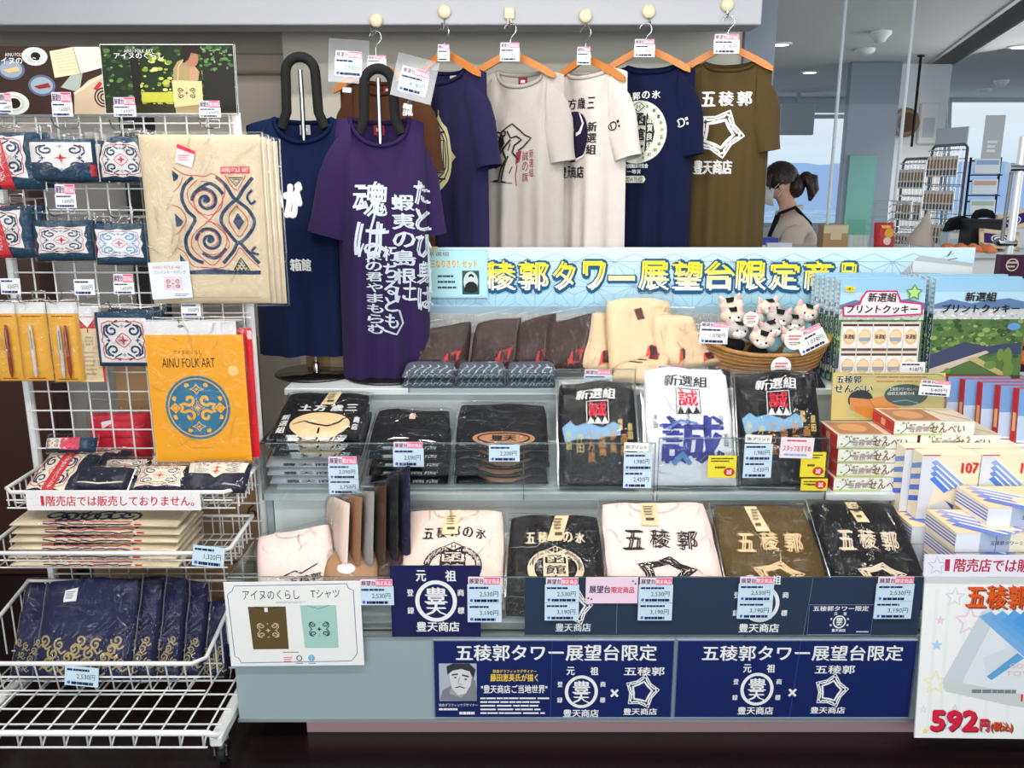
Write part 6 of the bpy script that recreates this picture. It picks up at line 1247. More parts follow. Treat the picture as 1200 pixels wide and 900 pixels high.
for k, (px, yw, dy, w_) in enumerate((((672, 363, 722, 432), .2, 0, 'leftmost, partly covered'), ((712, 352, 792, 432), .1, .02, 'tallest of the group'), ((768, 372, 822, 432), -.12, .03, 'right of the tallest'), ((800, 392, 850, 436), -.2, .05, 'rightmost, beside the basket'))):
    shirt_at('beige bagged T-shirt with red flag print on the upper tier, '+w_, px, 2.86-dy, Z3+.02+.01*k, R(60), S_KH, lambda A, H: (d_flag(ink(226, 70, 50))(A, H), A.poly([(40, 20), (52, 17), (56, 34), (45, 36)], ink(90, 40, 44), 1) if k == 1 else None), th=.03, sh=.12, skew=.10*(1-k*.9), ext=(.006, .006, .03), seed=111+k, yaw=yw, neck=False, roll=.1*(1-k))
shirt_at('small beige bagged item lying flat in front of the beige shirts', (712, 412, 770, 436), 2.74, Z3+.01, R(24), S_KH, lambda A, H: (A.rect(60, 10, 80, 40, ink(120, 30, 40), 1), A.lines(20, 40, 60, 60, 2, KB, 1)), th=.02, seed=121, neck=False, yaw=-.4)
price_card((684, 433, 717, 453), 2.685, 'price card with pink header on the upper tier edge above the names shirt', ('4,180円',), hpart=.3, lean=0); price_card((770, 428, 800, 441), 2.69, 'price card half hidden behind the white upright shirt', ('3,850円',), hpart=.5, lean=0)
# basket of cat plush
bp = P(893, 440, 2.84); bp.z = Z3; t = thing('wicker_basket', 'boat-shaped wicker basket full of small cat plush toys', 'basket', bp); mb = MB(); WK = mat('wicker', (196, 146, 88), .7, noise_s=60, noise_a=.25, bump=.8, bump_s=260)
def bk(a, b, inn=0):
    an = 2*PI*a; k = .72+.28*b-inn*.03; zr = .10+.045*abs(cos(an))**3; return V((.218*k*cos(an), .115*k*sin(an), .004+b*zr))
mb.grid(lambda a, b: bk(a, b), 40, 8, WK); mb.grid(lambda a, b: bk(1-a, b, 1), 40, 8, WK); mb.add([bk(i/24, 0) for i in range(24)], [tuple(range(24))], WK); mb.build('body', t)
mb = MB(); mb.tube([bk(i/40, 1) for i in range(40)], .008, WK, 7, True); mb.build('rim', t)
mb = MB()
for j in range(1, 8): mb.tube([bk(i/40, j/8)*1.0+V((.003*cos(2*PI*i/40), .003*sin(2*PI*i/40), 0)) for i in range(40)], .0035, WK, 5, True)
mb.build('weave', t)
FUR = cloth(222, 206, 190); FURG = cloth(186, 182, 178); WF = cloth(244, 240, 236); HAO = cloth(150, 196, 210); PKI = cloth(240, 170, 184); BLKC = cloth(20, 20, 24)
def plush(i, label, u, v, Y, s_, fur, coat, rot):
    p = P(u, v, Y); t = thing('cat_plush', label, 'plush toy', p-V((0, 0, .055*s_)), rot); k = s_
    mb = MB(); mb.ball((0, 0, .03*k), (.032*k, .026*k, .036*k), coat, 14); mb.ball((-.026*k, -.012*k, .03*k), (.011*k, .012*k, .02*k), coat, 8); mb.ball((.026*k, -.012*k, .03*k), (.011*k, .012*k, .02*k), coat, 8); mb.build('body', t)
    h = MB(); h.ball((0, -.004*k, .082*k), (.046*k, .036*k, .033*k), fur, 18); h.ball((0, -.024*k, .074*k), (.030*k, .020*k, .020*k), WF, 12)
    for sg in (-1, 1): h.ball((sg*.016*k, -.0405*k, .086*k), (.0038*k, .003*k, .0045*k), BLKC, 8)
    h.ball((0, -.0445*k, .078*k), (.0028*k, .002*k, .002*k), BLKC, 6); h.add([V((-.012*k, -.034*k, .107*k)), V((.012*k, -.034*k, .107*k)), V((.016*k, -.008*k, .117*k)), V((-.016*k, -.008*k, .117*k))], [(0, 1, 2, 3)], BLKC)
    hd = h.build('head', t)
    for sg in (-1, 1):
        e_ = MB(); e_.lathe([(.014*k, 0), (.009*k, .014*k), (.002*k, .026*k)], fur, 8, Matrix.Translation((sg*.028*k, 0, .102*k)) @ Matrix.Rotation(sg*.35, 4, 'Y')); e_.lathe([(.008*k, .003*k), (.003*k, .018*k)], PKI, 6, Matrix.Translation((sg*.029*k, -.009*k, .104*k)) @ Matrix.Rotation(sg*.35, 4, 'Y')); e_.build('ear', hd)
PL_ = [(866, 364, 2.90, 'cat plush at the top left of the basket pile', FUR, HAO), (862, 378, 2.86, 'beige cat plush below the top left one in the basket', FUR, BLKC), (864, 396, 2.80, 'grey cat plush in a black coat at the basket left front', FURG, BLKC), (890, 402, 2.77, 'beige cat plush in a black coat at the basket front centre', FUR, BLKC), (889, 382, 2.86, 'grey cat plush in the middle of the basket behind the front centre one', FURG, HAO), (905, 369, 2.90, 'cat plush at the back centre of the basket', FUR, HAO), (914, 378, 2.85, 'grey cat plush facing forward right of the basket middle', FURG, HAO), (940, 373, 2.89, 'cat plush in a pale blue coat at the basket back right', FUR, HAO), (911, 394, 2.80, 'cat plush in a pale blue coat beside the front round tag', FURG, HAO), (934, 402, 2.79, 'cat plush in a pale blue coat at the basket right front', FUR, HAO), (928, 386, 2.86, 'cat plush behind the round tag at the basket right', FURG, HAO)]
for i, (u, v, Y, lb, f, c) in enumerate(PL_): plush(i, lb, u-4, v, Y, .90, f, c, (R(14-8*(i % 3)), R(-12+9*(i % 4)), R(-16+14*(i % 3))))
price_card((819, 378, 852, 403), 2.73, 'white price card propped at the left end of the plush basket', ('1,078円',), True, .05, R(2), True, None, .2); price_card((938, 383, 973, 409), 2.72, 'white price card tilted at the right end of the plush basket', ('1,078円',), True, .05, R(-28), True, None, .22)
def round_tag(u, v, r_, Y, label, m):
    p = P(u, v, Y); k = 1/ppm(v, Y); mb = MB(); mb.lathe([(r_*k, 0), (r_*k, .0015)], m, 28, Matrix.Rotation(PI/2, 4, 'X'), False); A = Art(mb, lambda s_, q_, h=0: V((s_-r_*k, -h-.0016, q_-r_*k)), (u-r_, v-r_, u+r_, v+r_), 2*r_*k, 2*r_*k); A.lines(u-r_*.6, v-r_*.5, u+r_*.7, v+r_*.1, 2, ink(226, 90, 110), 1, .5); A.lines(u-r_*.5, v+r_*.2, u+r_*.5, v+r_*.6, 2, GRYT, 1, .4); A.star(u+r_*.45, v+r_*.3, r_*.2, 1, ink(120, 180, 90), 2, .45, -PI/2, True); tag(mb.build('round_tag', loc=p), label, 'tag')
round_tag(931, 398, 12, 2.72, 'round pinkish tag hanging on the plush at the basket right', card(246, 236, 230)); round_tag(880, 374, 9, 2.76, 'round pinkish tag on the plush at the basket left', card(246, 232, 228)); round_tag(915, 430, 12, 2.695, 'round white tag on the front of the wicker basket', card(246, 246, 246))
# tray of navy-black bags in front of the basket
shirt_at('black bagged item with white lettering lying under the plush basket front', (832, 428, 960, 447), 2.705, Z3+.002, R(20), S_BK, lambda A, H: A.text('新選組', 12, 3, 56, 10, INKW, 1, .03), th=.008, seed=131, neck=False)
# ---------------------------------------------------------------- boxed sweets on the right of the counter
def carton_box(name, label, cat, w, dp, h, loc, rot, mside, mtop, art=None, side_art=None, top_art=None, group=None, fname='front_print'):
    """box: x -w/2..w/2, y 0..dp, z 0..h, front face at y=0"""
    t = thing(name, label, cat, loc, rot, group); mb = MB(); mb.box((-w/2, 0, 0), (w/2, dp, h), mside, .0015); mb.build('box_body', t)
    if art: mb = MB(); A = Art(mb, lambda s_, q_, u=0: V((s_-w/2, -.0003-u, q_)), (0, 0, 100, 100*h/w), w, h); art(A, 100*h/w); mb.build(fname, t)
    if side_art: mb = MB(); A = Art(mb, lambda s_, q_, u=0: V((-w/2-.0003-u, dp-s_, q_)), (0, 0, 100, 100*h/dp), dp, h); side_art(A, 100*h/dp); mb.build('side_print', t)
    if top_art: mb = MB(); A = Art(mb, lambda s_, q_, u=0: V((s_-w/2, q_, h+.0003+u)), (0, 0, 100, 100*dp/w), w, dp); top_art(A, 100*dp/w); mb.build('top_print', t)
    return t
SK1 = ink(150, 196, 228); SK2 = ink(176, 214, 232); HIL = ink(92, 124, 164); TWN = ink(196, 202, 204)
def d_land(A, H, cookies):
    rr = random.Random(5)
    A.rect(0, 0, 100, H*.5, SK1, 1, 3); A.rect(0, H*.12, 100, H*.28, SK2, 2, 3)
    A.poly([(0, H*.24), (18, H*.19), (40, H*.23), (60, H*.2), (80, H*.18), (100, H*.22), (100, H*.3), (0, H*.3)], HIL, 3); A.rect(0, H*.28, 100, H*.38, TWN, 4, 3)
    for i in range(60): x, y = rr.random()*96, H*(.285+.085*rr.random()); A.rect(x, y, x+1.5+2*rr.random(), y+1.6, ink(*rr.choice([(236, 236, 234), (150, 160, 170), (214, 204, 196)])), 5)
    A.rect(0, H*.38, 100, H, ink(84, 116, 66), 4, 3)
    for i in range(150): x, y = 2+rr.random()*95, H*(.39+.36*rr.random()); a = 1.5+3*rr.random(); A.ell(x, y, a, a*.6, ink(*rr.choice([(70, 104, 56), (112, 146, 78), (54, 84, 50), (142, 168, 92)])), 5, 8)
    A.poly([(0, H*.72), (36, H*.6), (60, H*.64), (98, H*.6), (98, H*.72), (70, H*.7), (30, H*.8), (0, H*.9)], ink(62, 72, 100), 6); A.poly([(0, H*.86), (60, H*.68), (64, H*.7), (10, H*.9), (0, H*.93)], ink(196, 190, 170), 7)
    A.poly([(40, H*.76), (50, H*.74), (92, H*.94), (88, H*.97)], ink(182, 172, 120), 7); A.ell(88, H*.45, 7, H*.035, ink(100, 150, 210), 7)
    for x, y, a, b in ((84, .74, 5, .09), (76, .72, 4, .06), (86, .86, 6, .08), (66, .82, 7, .04), (20, .88, 4, .03)): A.ell(x, H*y, a, H*b, ink(106, 136, 66), 8, 12)
    A.rect(0, H*.92, 100, H, ink(70, 64, 56), 7, 3)
    DK = ink(40, 26, 32)
    if cookies:
        A.poly([(24, H*.17), (30, H*.10), (66, H*.10), (72, H*.2), (97, H*.22), (98, H*.33), (60, H*.35), (4, H*.35), (3, H*.25), (22, H*.22)], ink(206, 40, 90), 8); A.poly([(26, H*.18), (31, H*.115), (65, H*.115), (70, H*.215), (95, H*.235), (96, H*.318), (60, H*.335), (6, H*.335), (5, H*.26), (24, H*.235)], ink(240, 226, 232), 9)
    A.text('新選組', 32, H*.12, 66, H*.21, DK, 10, .04, .1); A.text('プリントクッキー', 8, H*.235, 92, H*.32, DK, 10, .035, .1)
    if cookies:
        A.rect(5, H*.06, 16, H*.11, ink(240, 214, 40), 9); A.text('11枚入', 6, H*.07, 15, H*.1, DK, 10, .02); A.star(86, H*.12, 9, 3, ink(96, 150, 76), 9, .5); A.star(86, H*.12, 8, 3, ink(176, 220, 140), 10, .5, -PI/2, True)
        A.rect(3, H*.4, 97, H*.97, ink(214, 208, 200), 9)
        for rw in range(2):
            for c in range(5):
                x, y = 5+c*18.2, H*(.42+rw*.285); A.rect(x, y, x+17, y+H*.26, ink(232, 228, 222), 10); A.rect(x, y, x+17, y+H*.022, ink(86, 56, 50), 11); A.ell(x+8.5, y+H*.125, 7.5, H*.075, ink(226, 190, 146), 11, 18); A.ell(x+8.5, y+H*.12, 6, H*.055, ink(238, 208, 168), 12, 16); A.rect(x, y+H*.235, x+17, y+H*.26, ink(110, 76, 66), 11)
                if rw == 0 and c % 2 == 0: A.text('新選組', x+2.5, y+H*.1, x+14.5, y+H*.145, DK, 13, .02)
                else: A.rect(x+2, y+H*.13, x+15, y+H*.165, ink(150, 162, 180), 13)
                A.poly([(x+1, y+H*.03), (x+6, y+H*.025), (x+3, y+H*.09)], INKW, 14); A.poly([(x+10, y+H*.2), (x+16, y+H*.17), (x+15, y+H*.22)], INKW, 14)
    else: A.text('プリントクッキー', 8, H*.235, 92, H*.32, DK, 10, .035, .1)
def d_spine(A, H):
    for i in range(7): A.poly([(0, H*i/22), (100, H*(i+.5)/22), (0, H*(i+1)/22)], INKW, 1)
    A.vtext('プリントクッキー', 24, H*.36, 76, H*.92, INKW, 1, .03); A.rect(0, H*.33, 100, H*.95, ink(60, 90, 84), .5)
BXB = card(150, 196, 214)
def box_row(px, Y, n, cookies, what, dx):
    lo, w, h = board_dims(px, Y, R(3)); t = carton_box('cookie_box', what+', frontmost of its row', 'sweets box', w, .03, h, lo, (-R(3), 0, 0), BXB, BXB, lambda A, H: d_land(A, H, cookies), d_spine)
    for k in range(1, n): dup(t, lo+V((dx*k, .036*k, .004*(k % 2))), what+', '+['', 'second', 'third', 'fourth', 'fifth', 'sixth'][k]+' in the row behind')
box_row((977, 328, 1076, 449), 2.765, 6, True, 'blue landscape cookie box with ten cookies pictured', -.004)
box_row((1086, 327, 1194, 449), 2.765, 5, False, 'blue landscape cookie box with river park aerial view', -.003)
price_card((1054, 424, 1083, 441), 2.745, 'small white price card before the box with pictured cookies', ('918円',), False, .05, 0, True)
# dark box with orange discs
def d_disc(A, H):
    A.rect(0, 0, 100, H, ink(58, 24, 48), .5, 3); A.rect(52, 0, 64, H, ink(110, 26, 60), 1, 2)
    for r_ in range(6):
        for c in range(4):
            if c == 0 and r_ < 4: A.ring(12, 10+r_*19, 6, 6, 1.2, ink(190, 176, 160), 2, 16); A.lines(7, 6+r_*19, 17, 14+r_*19, 2, ink(190, 176, 160), 2); continue
            x, y = 14+c*25, 11+r_*19; A.ell(x, y, 9.5, 8, ink(214, 96, 44), 2, 20); A.ell(x-1, y-1, 7, 6, ink(232, 124, 62), 3, 18); A.line([(x-2, y-4), (x+1, y+2), (x+5, y+1)], 1.4, INKW, 4)
lo, w, h = board_dims((1150, 298, 1262, 432), 2.985, 0); lo.z = Z3; h = P(1150, 298, 2.985).z-Z3
carton_box('sweets_box', 'dark maroon box with rows of orange discs, behind the aerial view cookie box', 'sweets box', w, .035, h, (lo.x, 2.955, Z3), (0, 0, 0), card(58, 24, 48), None, d_disc)
# rice cracker boxes
def d_sen(A, H):
    A.rect(0, 0, 100, H, ink(236, 238, 228), .5, 3); rr = random.Random(2)
    for i in range(40): x, y = rr.random()*60, rr.random()*H*.9; A.ell(x+2, min(y+1.5, H-1.5), 1.4+rr.random()*1.6, 1+rr.random(), ink(*rr.choice([(150, 158, 120), (206, 190, 196), (176, 180, 150), (226, 214, 216)])), 1, 7)
    A.rect(0, H*.86, 60, H, ink(186, 206, 140), 1.5); A.line([(8, H*.9), (16, H*.5), (14, H*.1)], 1, ink(96, 84, 72), 2); A.line([(40, H*.7), (44, H*.3), (50, H*.05)], .8, ink(96, 84, 72), 2)
    A.text('五稜郭', 18, H*.34, 44, H*.78, ink(170, 150, 150), 3, .03); A.text('せんべい', 45, H*.24, 88, H*.82, ink(126, 88, 52), 4, .025, .1)
def d_red(A, H): A.rect(0, 0, 100, H, ink(190, 52, 52), .5); A.rect(40, H*.25, 60, H*.75, ink(222, 170, 120), 1); A.frame(4, 3, 96, H-3, 1.5, ink(220, 120, 100), 1)
def d_stop(A, H): A.rect(0, 0, 100, H, ink(214, 196, 176), .5); A.rect(4, 4, 60, H-4, ink(168, 120, 86), 1); A.ell(30, H*.5, 18, H*.3, ink(200, 150, 100), 2, 20); A.line([(62, 4), (96, H-6)], 3, ink(160, 170, 120), 2)
CW = card(236, 236, 226); sw, sd, sh = .237, .15, .0435; y_s = 2.425
def sen(label, u, k, dx=0, dy=0, rz=0):
    X = (u-600)/ppm(530, y_s)+.006; return carton_box('rice_cracker_box', label, 'sweets box', sw, sd, sh-.002, (X+sw/2+dx, y_s+dy, Z2+.001+k*sh), (0, 0, rz), CW, None, d_sen, d_red, d_stop)
s0 = sen('white rice cracker box at the bottom of the left stack, slightly turned', 977, 0, 0, -.004, .02)
for k, w_ in ((1, 'second from the bottom'), (2, 'third from the bottom'), (3, 'just under the topmost single box')): dup(s0, V((((983 if k < 3 else 981)-600)/ppm(530, y_s)+sw/2, y_s+.002*k, Z2+.001+k*sh)), 'white rice cracker box in the left stack, '+w_, (0, 0, 0))
for k, w_ in ((0, 'at the bottom'), (1, 'second from the bottom'), (2, 'third from the bottom'), (3, 'topmost')): dup(s0, V(((1076-600)/ppm(530, y_s)+sw/2+.004, y_s+.004, Z2+.001+k*sh)), 'white rice cracker box in the stack behind the 107 boxes, '+w_, (0, 0, 0))
dup(s0, V(((1048-600)/ppm(500, y_s)+sw/2, y_s, Z2+.001+4*sh)), 'white rice cracker box lying across both stacks, highest of all', (0, 0, 0))
# sample display box with olive lid
lo, w, h = board_dims((978, 438, 1112, 494), 2.5, R(8)); lo = V((lo.x, 2.585, Z2+.002+4*sh)); lo.x = (1042-600)/ppm(466, 2.585); w = 132/ppm(466, 2.585); h = P(1042, 438, 2.585).z-lo.z
t = thing('sample_display', 'olive rice cracker sample display board with clear rounded guard', 'display board', lo, (-R(6), 0, 0)); mb = MB(); mb.box((-w/2, 0, 0), (w/2, .008, h), card(206, 186, 118)); A = Art(mb, flatF(w), (978, 438, 1112, 494), w, h)
A.rect(978, 438, 1112, 494, ink(204, 188, 120), .5, 3); KB2 = ink(40, 34, 26)
A.text('五稜郭', 982, 441, 1012, 450, ink(240, 236, 220), 1.5, .08); A.text('五稜郭', 982, 441, 1012, 450, KB2, 3, .03); A.text('せんべい', 980, 452, 1026, 461, ink(240, 236, 220), 1.5, .08); A.text('せんべい', 980, 452, 1026, 461, KB2, 3, .03)
A.ell(1012, 470, 15, 12, ink(34, 28, 24), 2); A.poly([(999, 467), (1022, 469), (1040, 465), (1060, 480), (1022, 492), (1000, 480)], ink(222, 140, 62), 3); A.line([(1022, 469), (1030, 480)], .8, ink(180, 100, 40), 4); A.ell(1066, 464, 26, 13, ink(66, 84, 74), 4); A.text('五稜郭タワーせんべい', 1046, 455, 1080, 459, INKW, 5, .0); A.text('函館五稜郭の味', 1044, 460, 1076, 464, INKW, 5, .0); A.line([(1050, 472), (1066, 470), (1082, 474)], 1.6, ink(110, 140, 170), 5); A.lines(1030, 441, 1092, 451, 2, ink(186, 130, 80), 1, .35); mb.build('board', t)
mb = MB(); pts = [(-w*.38, 0)]+[(w*.5-w*.1+w*.1*sin(a), h*.78*1+h*.2*cos(a)-h*.0) for a in (0, .5, 1, 1.57)]+[(w*.5, 0)]; pts = [(-w*.38, 0), (-w*.38, h*.98)]+pts[1:]
n_ = len(pts); mb.add([(x, -.014, z) for x, z in pts], [tuple(range(n_))], ACRYL); mb.tube([(x, -.014, z) for x, z in pts[1:]], .0016, ACEDGE, 5); mb.build('clear_guard', t)
price_card((1076, 446, 1112, 464), 2.55, 'white price card at the upper right of the olive sample display', ('540円',), True, .05, R(4), True, None, .2)
# 107 boxes
CRM2 = card(246, 232, 200)
def stripes(A, x0, y0, k, c0):
    for i in range(4):
        o_ = i*11*k; A.poly([(x0, y0+o_), (x0+9*k, y0-5*k+o_), (x0+66*k-i*9*k, y0+44*k-i*2*k+o_*.55), (x0+58*k-i*9*k, y0+50*k-i*2*k+o_*.55)], ink(max(30, c0[0]-i*22), max(60, c0[1]-i*14), c0[2]), 2+i*.5); A.poly([(x0+9*k, y0-5*k+o_), (x0+12*k, y0-6*k+o_), (x0+69*k-i*9*k, y0+42*k-i*2*k+o_*.55), (x0+66*k-i*9*k, y0+44*k-i*2*k+o_*.55)], ink(238, 240, 244), 2.2+i*.5)
def d_107(A, H):
    A.rect(0, 0, 100, H, ink(248, 236, 206), .5, 2); A.poly([(0, 0), (22, 0), (26, H*.5), (14, H), (0, H)], ink(226, 230, 238), 1); stripes(A, 16, 14, .9, (150, 176, 228)); A.poly([(22, H*.78), (46, H*.70), (62, H*.86), (60, H), (20, H)], ink(226, 226, 226), 5); A.poly([(46, H*.70), (62, H*.86), (62, H*.78)], ink(60, 90, 180), 5.5)
    A.text('107', 68, 14, 98, 34, ink(224, 48, 40), 6, .05); rr = random.Random(4)
    for i in range(26): x, y = 56+rr.random()*40, 4+rr.random()*H*.4; A.ell(x, y, 1.2, 1, ink(240, 216, 176), 1.5, 6)
    A.rect(0, 0, 30, 2, ink(220, 80, 60), 6)
def d_107s(A, H): A.rect(0, 0, 100, H, ink(240, 228, 206), .5); [A.poly([(100, H*(.12+i*.17)), (100, H*(.2+i*.17)), (0, H*(.3+i*.17)), (0, H*(.22+i*.17))], ink(120-i*16, 150-i*14, 214), 1) for i in range(4)]
def d_107f(A, H): A.rect(0, 0, 100, H, ink(244, 236, 214), .5, 2); A.rect(0, 0, 22, H, ink(232, 238, 248), 1); A.rect(22, 0, 50, H, ink(176, 190, 214), 1.2); A.line([(37, 0), (37, H)], .8, ink(110, 130, 170), 2); A.text('五稜郭タワーミルクサンド', 32, H*.4, 84, H*.64, ink(90, 100, 120), 2.5, .02); A.text('107', 86, H*.1, 99, H*.5, ink(214, 60, 50), 3, .04)
def d_107t(A, H): A.rect(0, 0, 100, H, ink(246, 214, 170), .5, 2); stripes(A, 4, 6, 1.0, (170, 170, 214)); A.poly([(30, H*.66), (44, H*.56), (60, H*.7), (58, H*.94), (34, H*.9)], ink(240, 222, 190), 5); A.poly([(44, H*.56), (60, H*.7), (62, H*.62)], ink(80, 96, 170), 5.5); A.rect(84, 1, 99, 4, ink(222, 80, 60), 6)
bw, bd, bh = .285, .165, .055
def lying(label, X, Y, k, base=Z1+.001): return carton_box('milk_sweets_box', label, 'sweets box', bw, bd, bh-.0022, (X+bw/2, Y, base+k*bh), (0, 0, 0), CRM2, None, d_107f, d_107s, d_107t)
l0 = lying('cream and blue sweets box lying fourth from the top, below the front one', 1.168, 2.085, 3)
Xl = 1.168
for k, w_ in ((0, 'at the very bottom of the front pile'), (1, 'second from the bottom of the front pile'), (2, 'third from the bottom of the front pile')): dup(l0, V((Xl+.004*(k % 2)+bw/2, 2.085, Z1+.001+k*bh)), 'cream and blue sweets box lying '+w_)
l0['label'] = 'cream and blue sweets box lying directly under the front one'
dup(l0, V((1.164+bw/2, 2.085, Z1+.001+4*bh)), 'cream and blue sweets box lying in front, its 107 mark beside the poster'); dup(l0, V((1.262+bw/2, 2.125, Z1+.001+5*bh)), 'cream and blue sweets box lying highest of the front pile, shifted right')
for k in range(4): dup(l0, V((1.135+bw/2, 2.262, Z1+.001+k*bh)), 'cream and blue sweets box lying under the upright 107 boxes, '+['lowest', 'second from the bottom', 'third from the bottom', 'directly beneath them'][k])
for k in range(4): dup(l0, V((1.135+bw+.006+bw/2, 2.262, Z1+.001+k*bh)), 'cream and blue sweets box lying under the right upright box, '+['lowest', 'second from the bottom', 'third from the bottom', 'directly beneath it'][k])
uw = 68/ppm(567, 2.31); uh = P(1100, 533, 2.31).z-(Z1+.001+4*bh)
u0_ = carton_box('milk_sweets_box', 'upright cream box with blue stripes and red 107, front left of the upright ones', 'sweets box', uw, .055, uh, ((1077.5-600)/ppm(567, 2.31)+uw/2, 2.31, Z1+.002+4*bh), (0, 0, 0), CRM2, None, d_107, d_107s)
x_ = u0_.location.x
dup(u0_, V((x_+uw+.003, 2.31, Z1+.002+4*bh)), 'upright cream box with blue stripes, cut by the right picture edge'); dup(u0_, V((x_-.022, 2.37, Z1+.002+4*bh)), 'upright cream box standing just behind the front left 107 box'); dup(u0_, V((x_+uw-.018, 2.37, Z1+.002+4*bh)), 'upright cream box standing behind the right upright box')
# red-edged tower boxes on a low block
RXc = (1180-600)/ppm(500, 2.5); lo = V((1.40, 2.46, Z2)); zt = P(1170, 519, 2.5).z
for k in (0, 1): mb = MB(); mb.box((0, 0, 0), (.36, .12, zt-Z2), WHITE, .003); tag(mb.build('display_block', loc=((1.40, 1.475)[k], (2.60, 2.475)[k], Z2+.0005)), 'low white block under the red-edged tower boxes, '+('rear one', 'front one')[k], 'display block')
def d_tow(A, H):
    A.rect(0, 0, 100, H, ink(120, 160, 214), .5, 2); A.rect(0, H*.5, 100, H, ink(190, 210, 234), 1, 2); A.poly([(44, H*.95), (47, H*.36), (53, H*.36), (56, H*.95)], ink(226, 226, 230), 2); A.poly([(32, H*.3), (36, H*.24), (64, H*.24), (68, H*.3), (60, H*.38), (40, H*.38)], ink(206, 214, 222), 3); A.rect(33, H*.29, 67, H*.32, ink(90, 110, 130), 4); A.rect(0, H*.96, 100, H, ink(236, 236, 240), 3)
def d_rs(A, H): A.rect(0, 0, 100, H, ink(186, 40, 44), .5); A.rect(25, H*.45, 75, H*.8, ink(224, 180, 120), 1); A.frame(8, 3, 92, H-3, 5, ink(214, 90, 80), 1)
tw0 = None
for k in range(5):
    sc_ = 1; w, h = .20, .165; loc = V((1.405+.033*k+w/2, 2.662-.042*k, zt+.003))
    lb = 'red-edged box with a white tower on blue, '+['rearmost of the leaning row', 'second from the back', 'middle of the row', 'second from the front', 'frontmost, at the right picture edge'][k]
    if tw0 is None: tw0 = carton_box('tower_box', lb, 'sweets box', w, .032, h, loc, (-R(6), 0, 0), card(200, 60, 60), None, d_tow, d_rs)
    else: dup(tw0, loc, lb)
# ---------------------------------------------------------------- sales counter, clerk and racks at the back right
BZ = 1.17; t = thing('sales_counter', 'pale sales counter behind the banner board at right', 'counter', (2.15, 4.55, 0)); mb = MB(); mb.box((-1.0, -.3, 0), (1.3, .25, BZ-.03), m_white, .004); mb.build('body', t); mb = MB(); mb.box((-1.03, -.33, BZ-.03), (1.33, .28, BZ), m_shelf, .004); mb.build('worktop', t)
def skin(pts, edges, m, sub=2):
    me = bpy.data.meshes.new('s'); bm = bmesh.new(); ly = bm.verts.layers.skin.verify(); vs = []
    for p, r_ in pts:
        v = bm.verts.new(p); v[ly].radius = r_ if isinstance(r_, tuple) else (r_, r_); vs.append(v)
    for a, b in edges: bm.edges.new((vs[a], vs[b]))
    vs[0][ly].use_root = True; bm.to_mesh(me); bm.free()
    o = bpy.data.objects.new('s', me); COL.objects.link(o); o.modifiers.new('k', 'SKIN'); md = o.modifiers.new('u', 'SUBSURF'); md.levels = sub; md.render_levels = sub
    dg = bpy.context.evaluated_depsgraph_get(); r_ = bpy.data.meshes.new_from_object(o.evaluated_get(dg)); mb = MB(); mb.add([v.co[:] for v in r_.vertices], [tuple(p.vertices) for p in r_.polygons], m, True)
    bpy.data.objects.remove(o); return mb
SKIN = mat('skin', (224, 176, 150), .55, spec=.3); HAIR = mat('dark_brown_hair', (44, 22, 18), .4, spec=.5, noise_s=40, noise_a=.35, bump=.5, bump_s=90); SHIRT = cloth(226, 210, 194); APR = cloth(30, 30, 44); MASK = cloth(232, 228, 226); TROU = cloth(40, 40, 52)
hd = P(914, 212, 5.15); px_ = hd.x+.115
t = thing('person', 'masked shop clerk with a dark ponytail, beige shirt and black apron, looking down', 'person', (px_, 5.15, 0), (0, 0, R(-14))); hz = hd.z-.02
sh = hz-.20
B = [((0, 0, .92), (.12, .15)), ((-.01, 0, 1.08), (.10, .13)), ((-.01, 0, sh-.14), (.105, .15)), ((-.02, 0, sh-.02), (.07, .11)), ((-.045, 0, sh+.055), .05), ((-.075, 0, sh+.12), .05), ((-.10, 0, hz), .078), ((-.115, 0, hz+.05), .085),
     ((-.02, -.165, sh-.045), .052), ((-.05, -.20, sh-.26), .042), ((-.24, -.15, sh-.32), .034), ((-.30, -.13, sh-.33), .027), ((-.02, .165, sh-.045), .052), ((-.05, .20, sh-.26), .042), ((-.24, .15, sh-.32), .034), ((-.30, .13, sh-.33), .027),
     ((0, -.09, .80), .085), ((.0, -.09, .47), .058), ((.01, -.09, .09), .04), ((-.10, -.09, .035), .03), ((0, .09, .80), .085), ((.0, .09, .47), .058), ((.01, .09, .09), .04), ((-.10, .09, .035), .03)]
E = [(0, 1), (1, 2), (2, 3), (3, 4), (4, 5), (5, 6), (6, 7), (3, 8), (8, 9), (9, 10), (10, 11), (3, 12), (12, 13), (13, 14), (14, 15), (0, 16), (16, 17), (17, 18), (18, 19), (0, 20), (20, 21), (21, 22), (22, 23)]
for sg in (-1, 1):       # hands: palm and five fingers each
    w0 = 11 if sg < 0 else 15; yb = sg*.13; zb = sh-.33; b0 = len(B); B.append(((-.355, yb, zb-.012), (.014, .03))); E.append((w0, b0))
    for i, (dy, ln) in enumerate(((-.030, .055), (-.010, .068), (.010, .072), (.030, .062))):
        a_ = len(B); B += [((-.385, yb+dy, zb-.016), .0085), ((-.385-ln*.5, yb+dy*1.1, zb-.026), .008), ((-.385-ln*.85, yb+dy*1.1, zb-.046), .007)]; E += [(b0, a_), (a_, a_+1), (a_+1, a_+2)]
    a_ = len(B); B += [((-.345, yb-sg*.036, zb-.018), .010), ((-.375, yb-sg*.054, zb-.032), .009)]; E += [(b0, a_), (a_, a_+1)]
mb = skin(B, E, SKIN); tiltM = Matrix.Translation((-.115, 0, hz+.01)) @ Matrix.Rotation(R(-24), 4, 'Y')
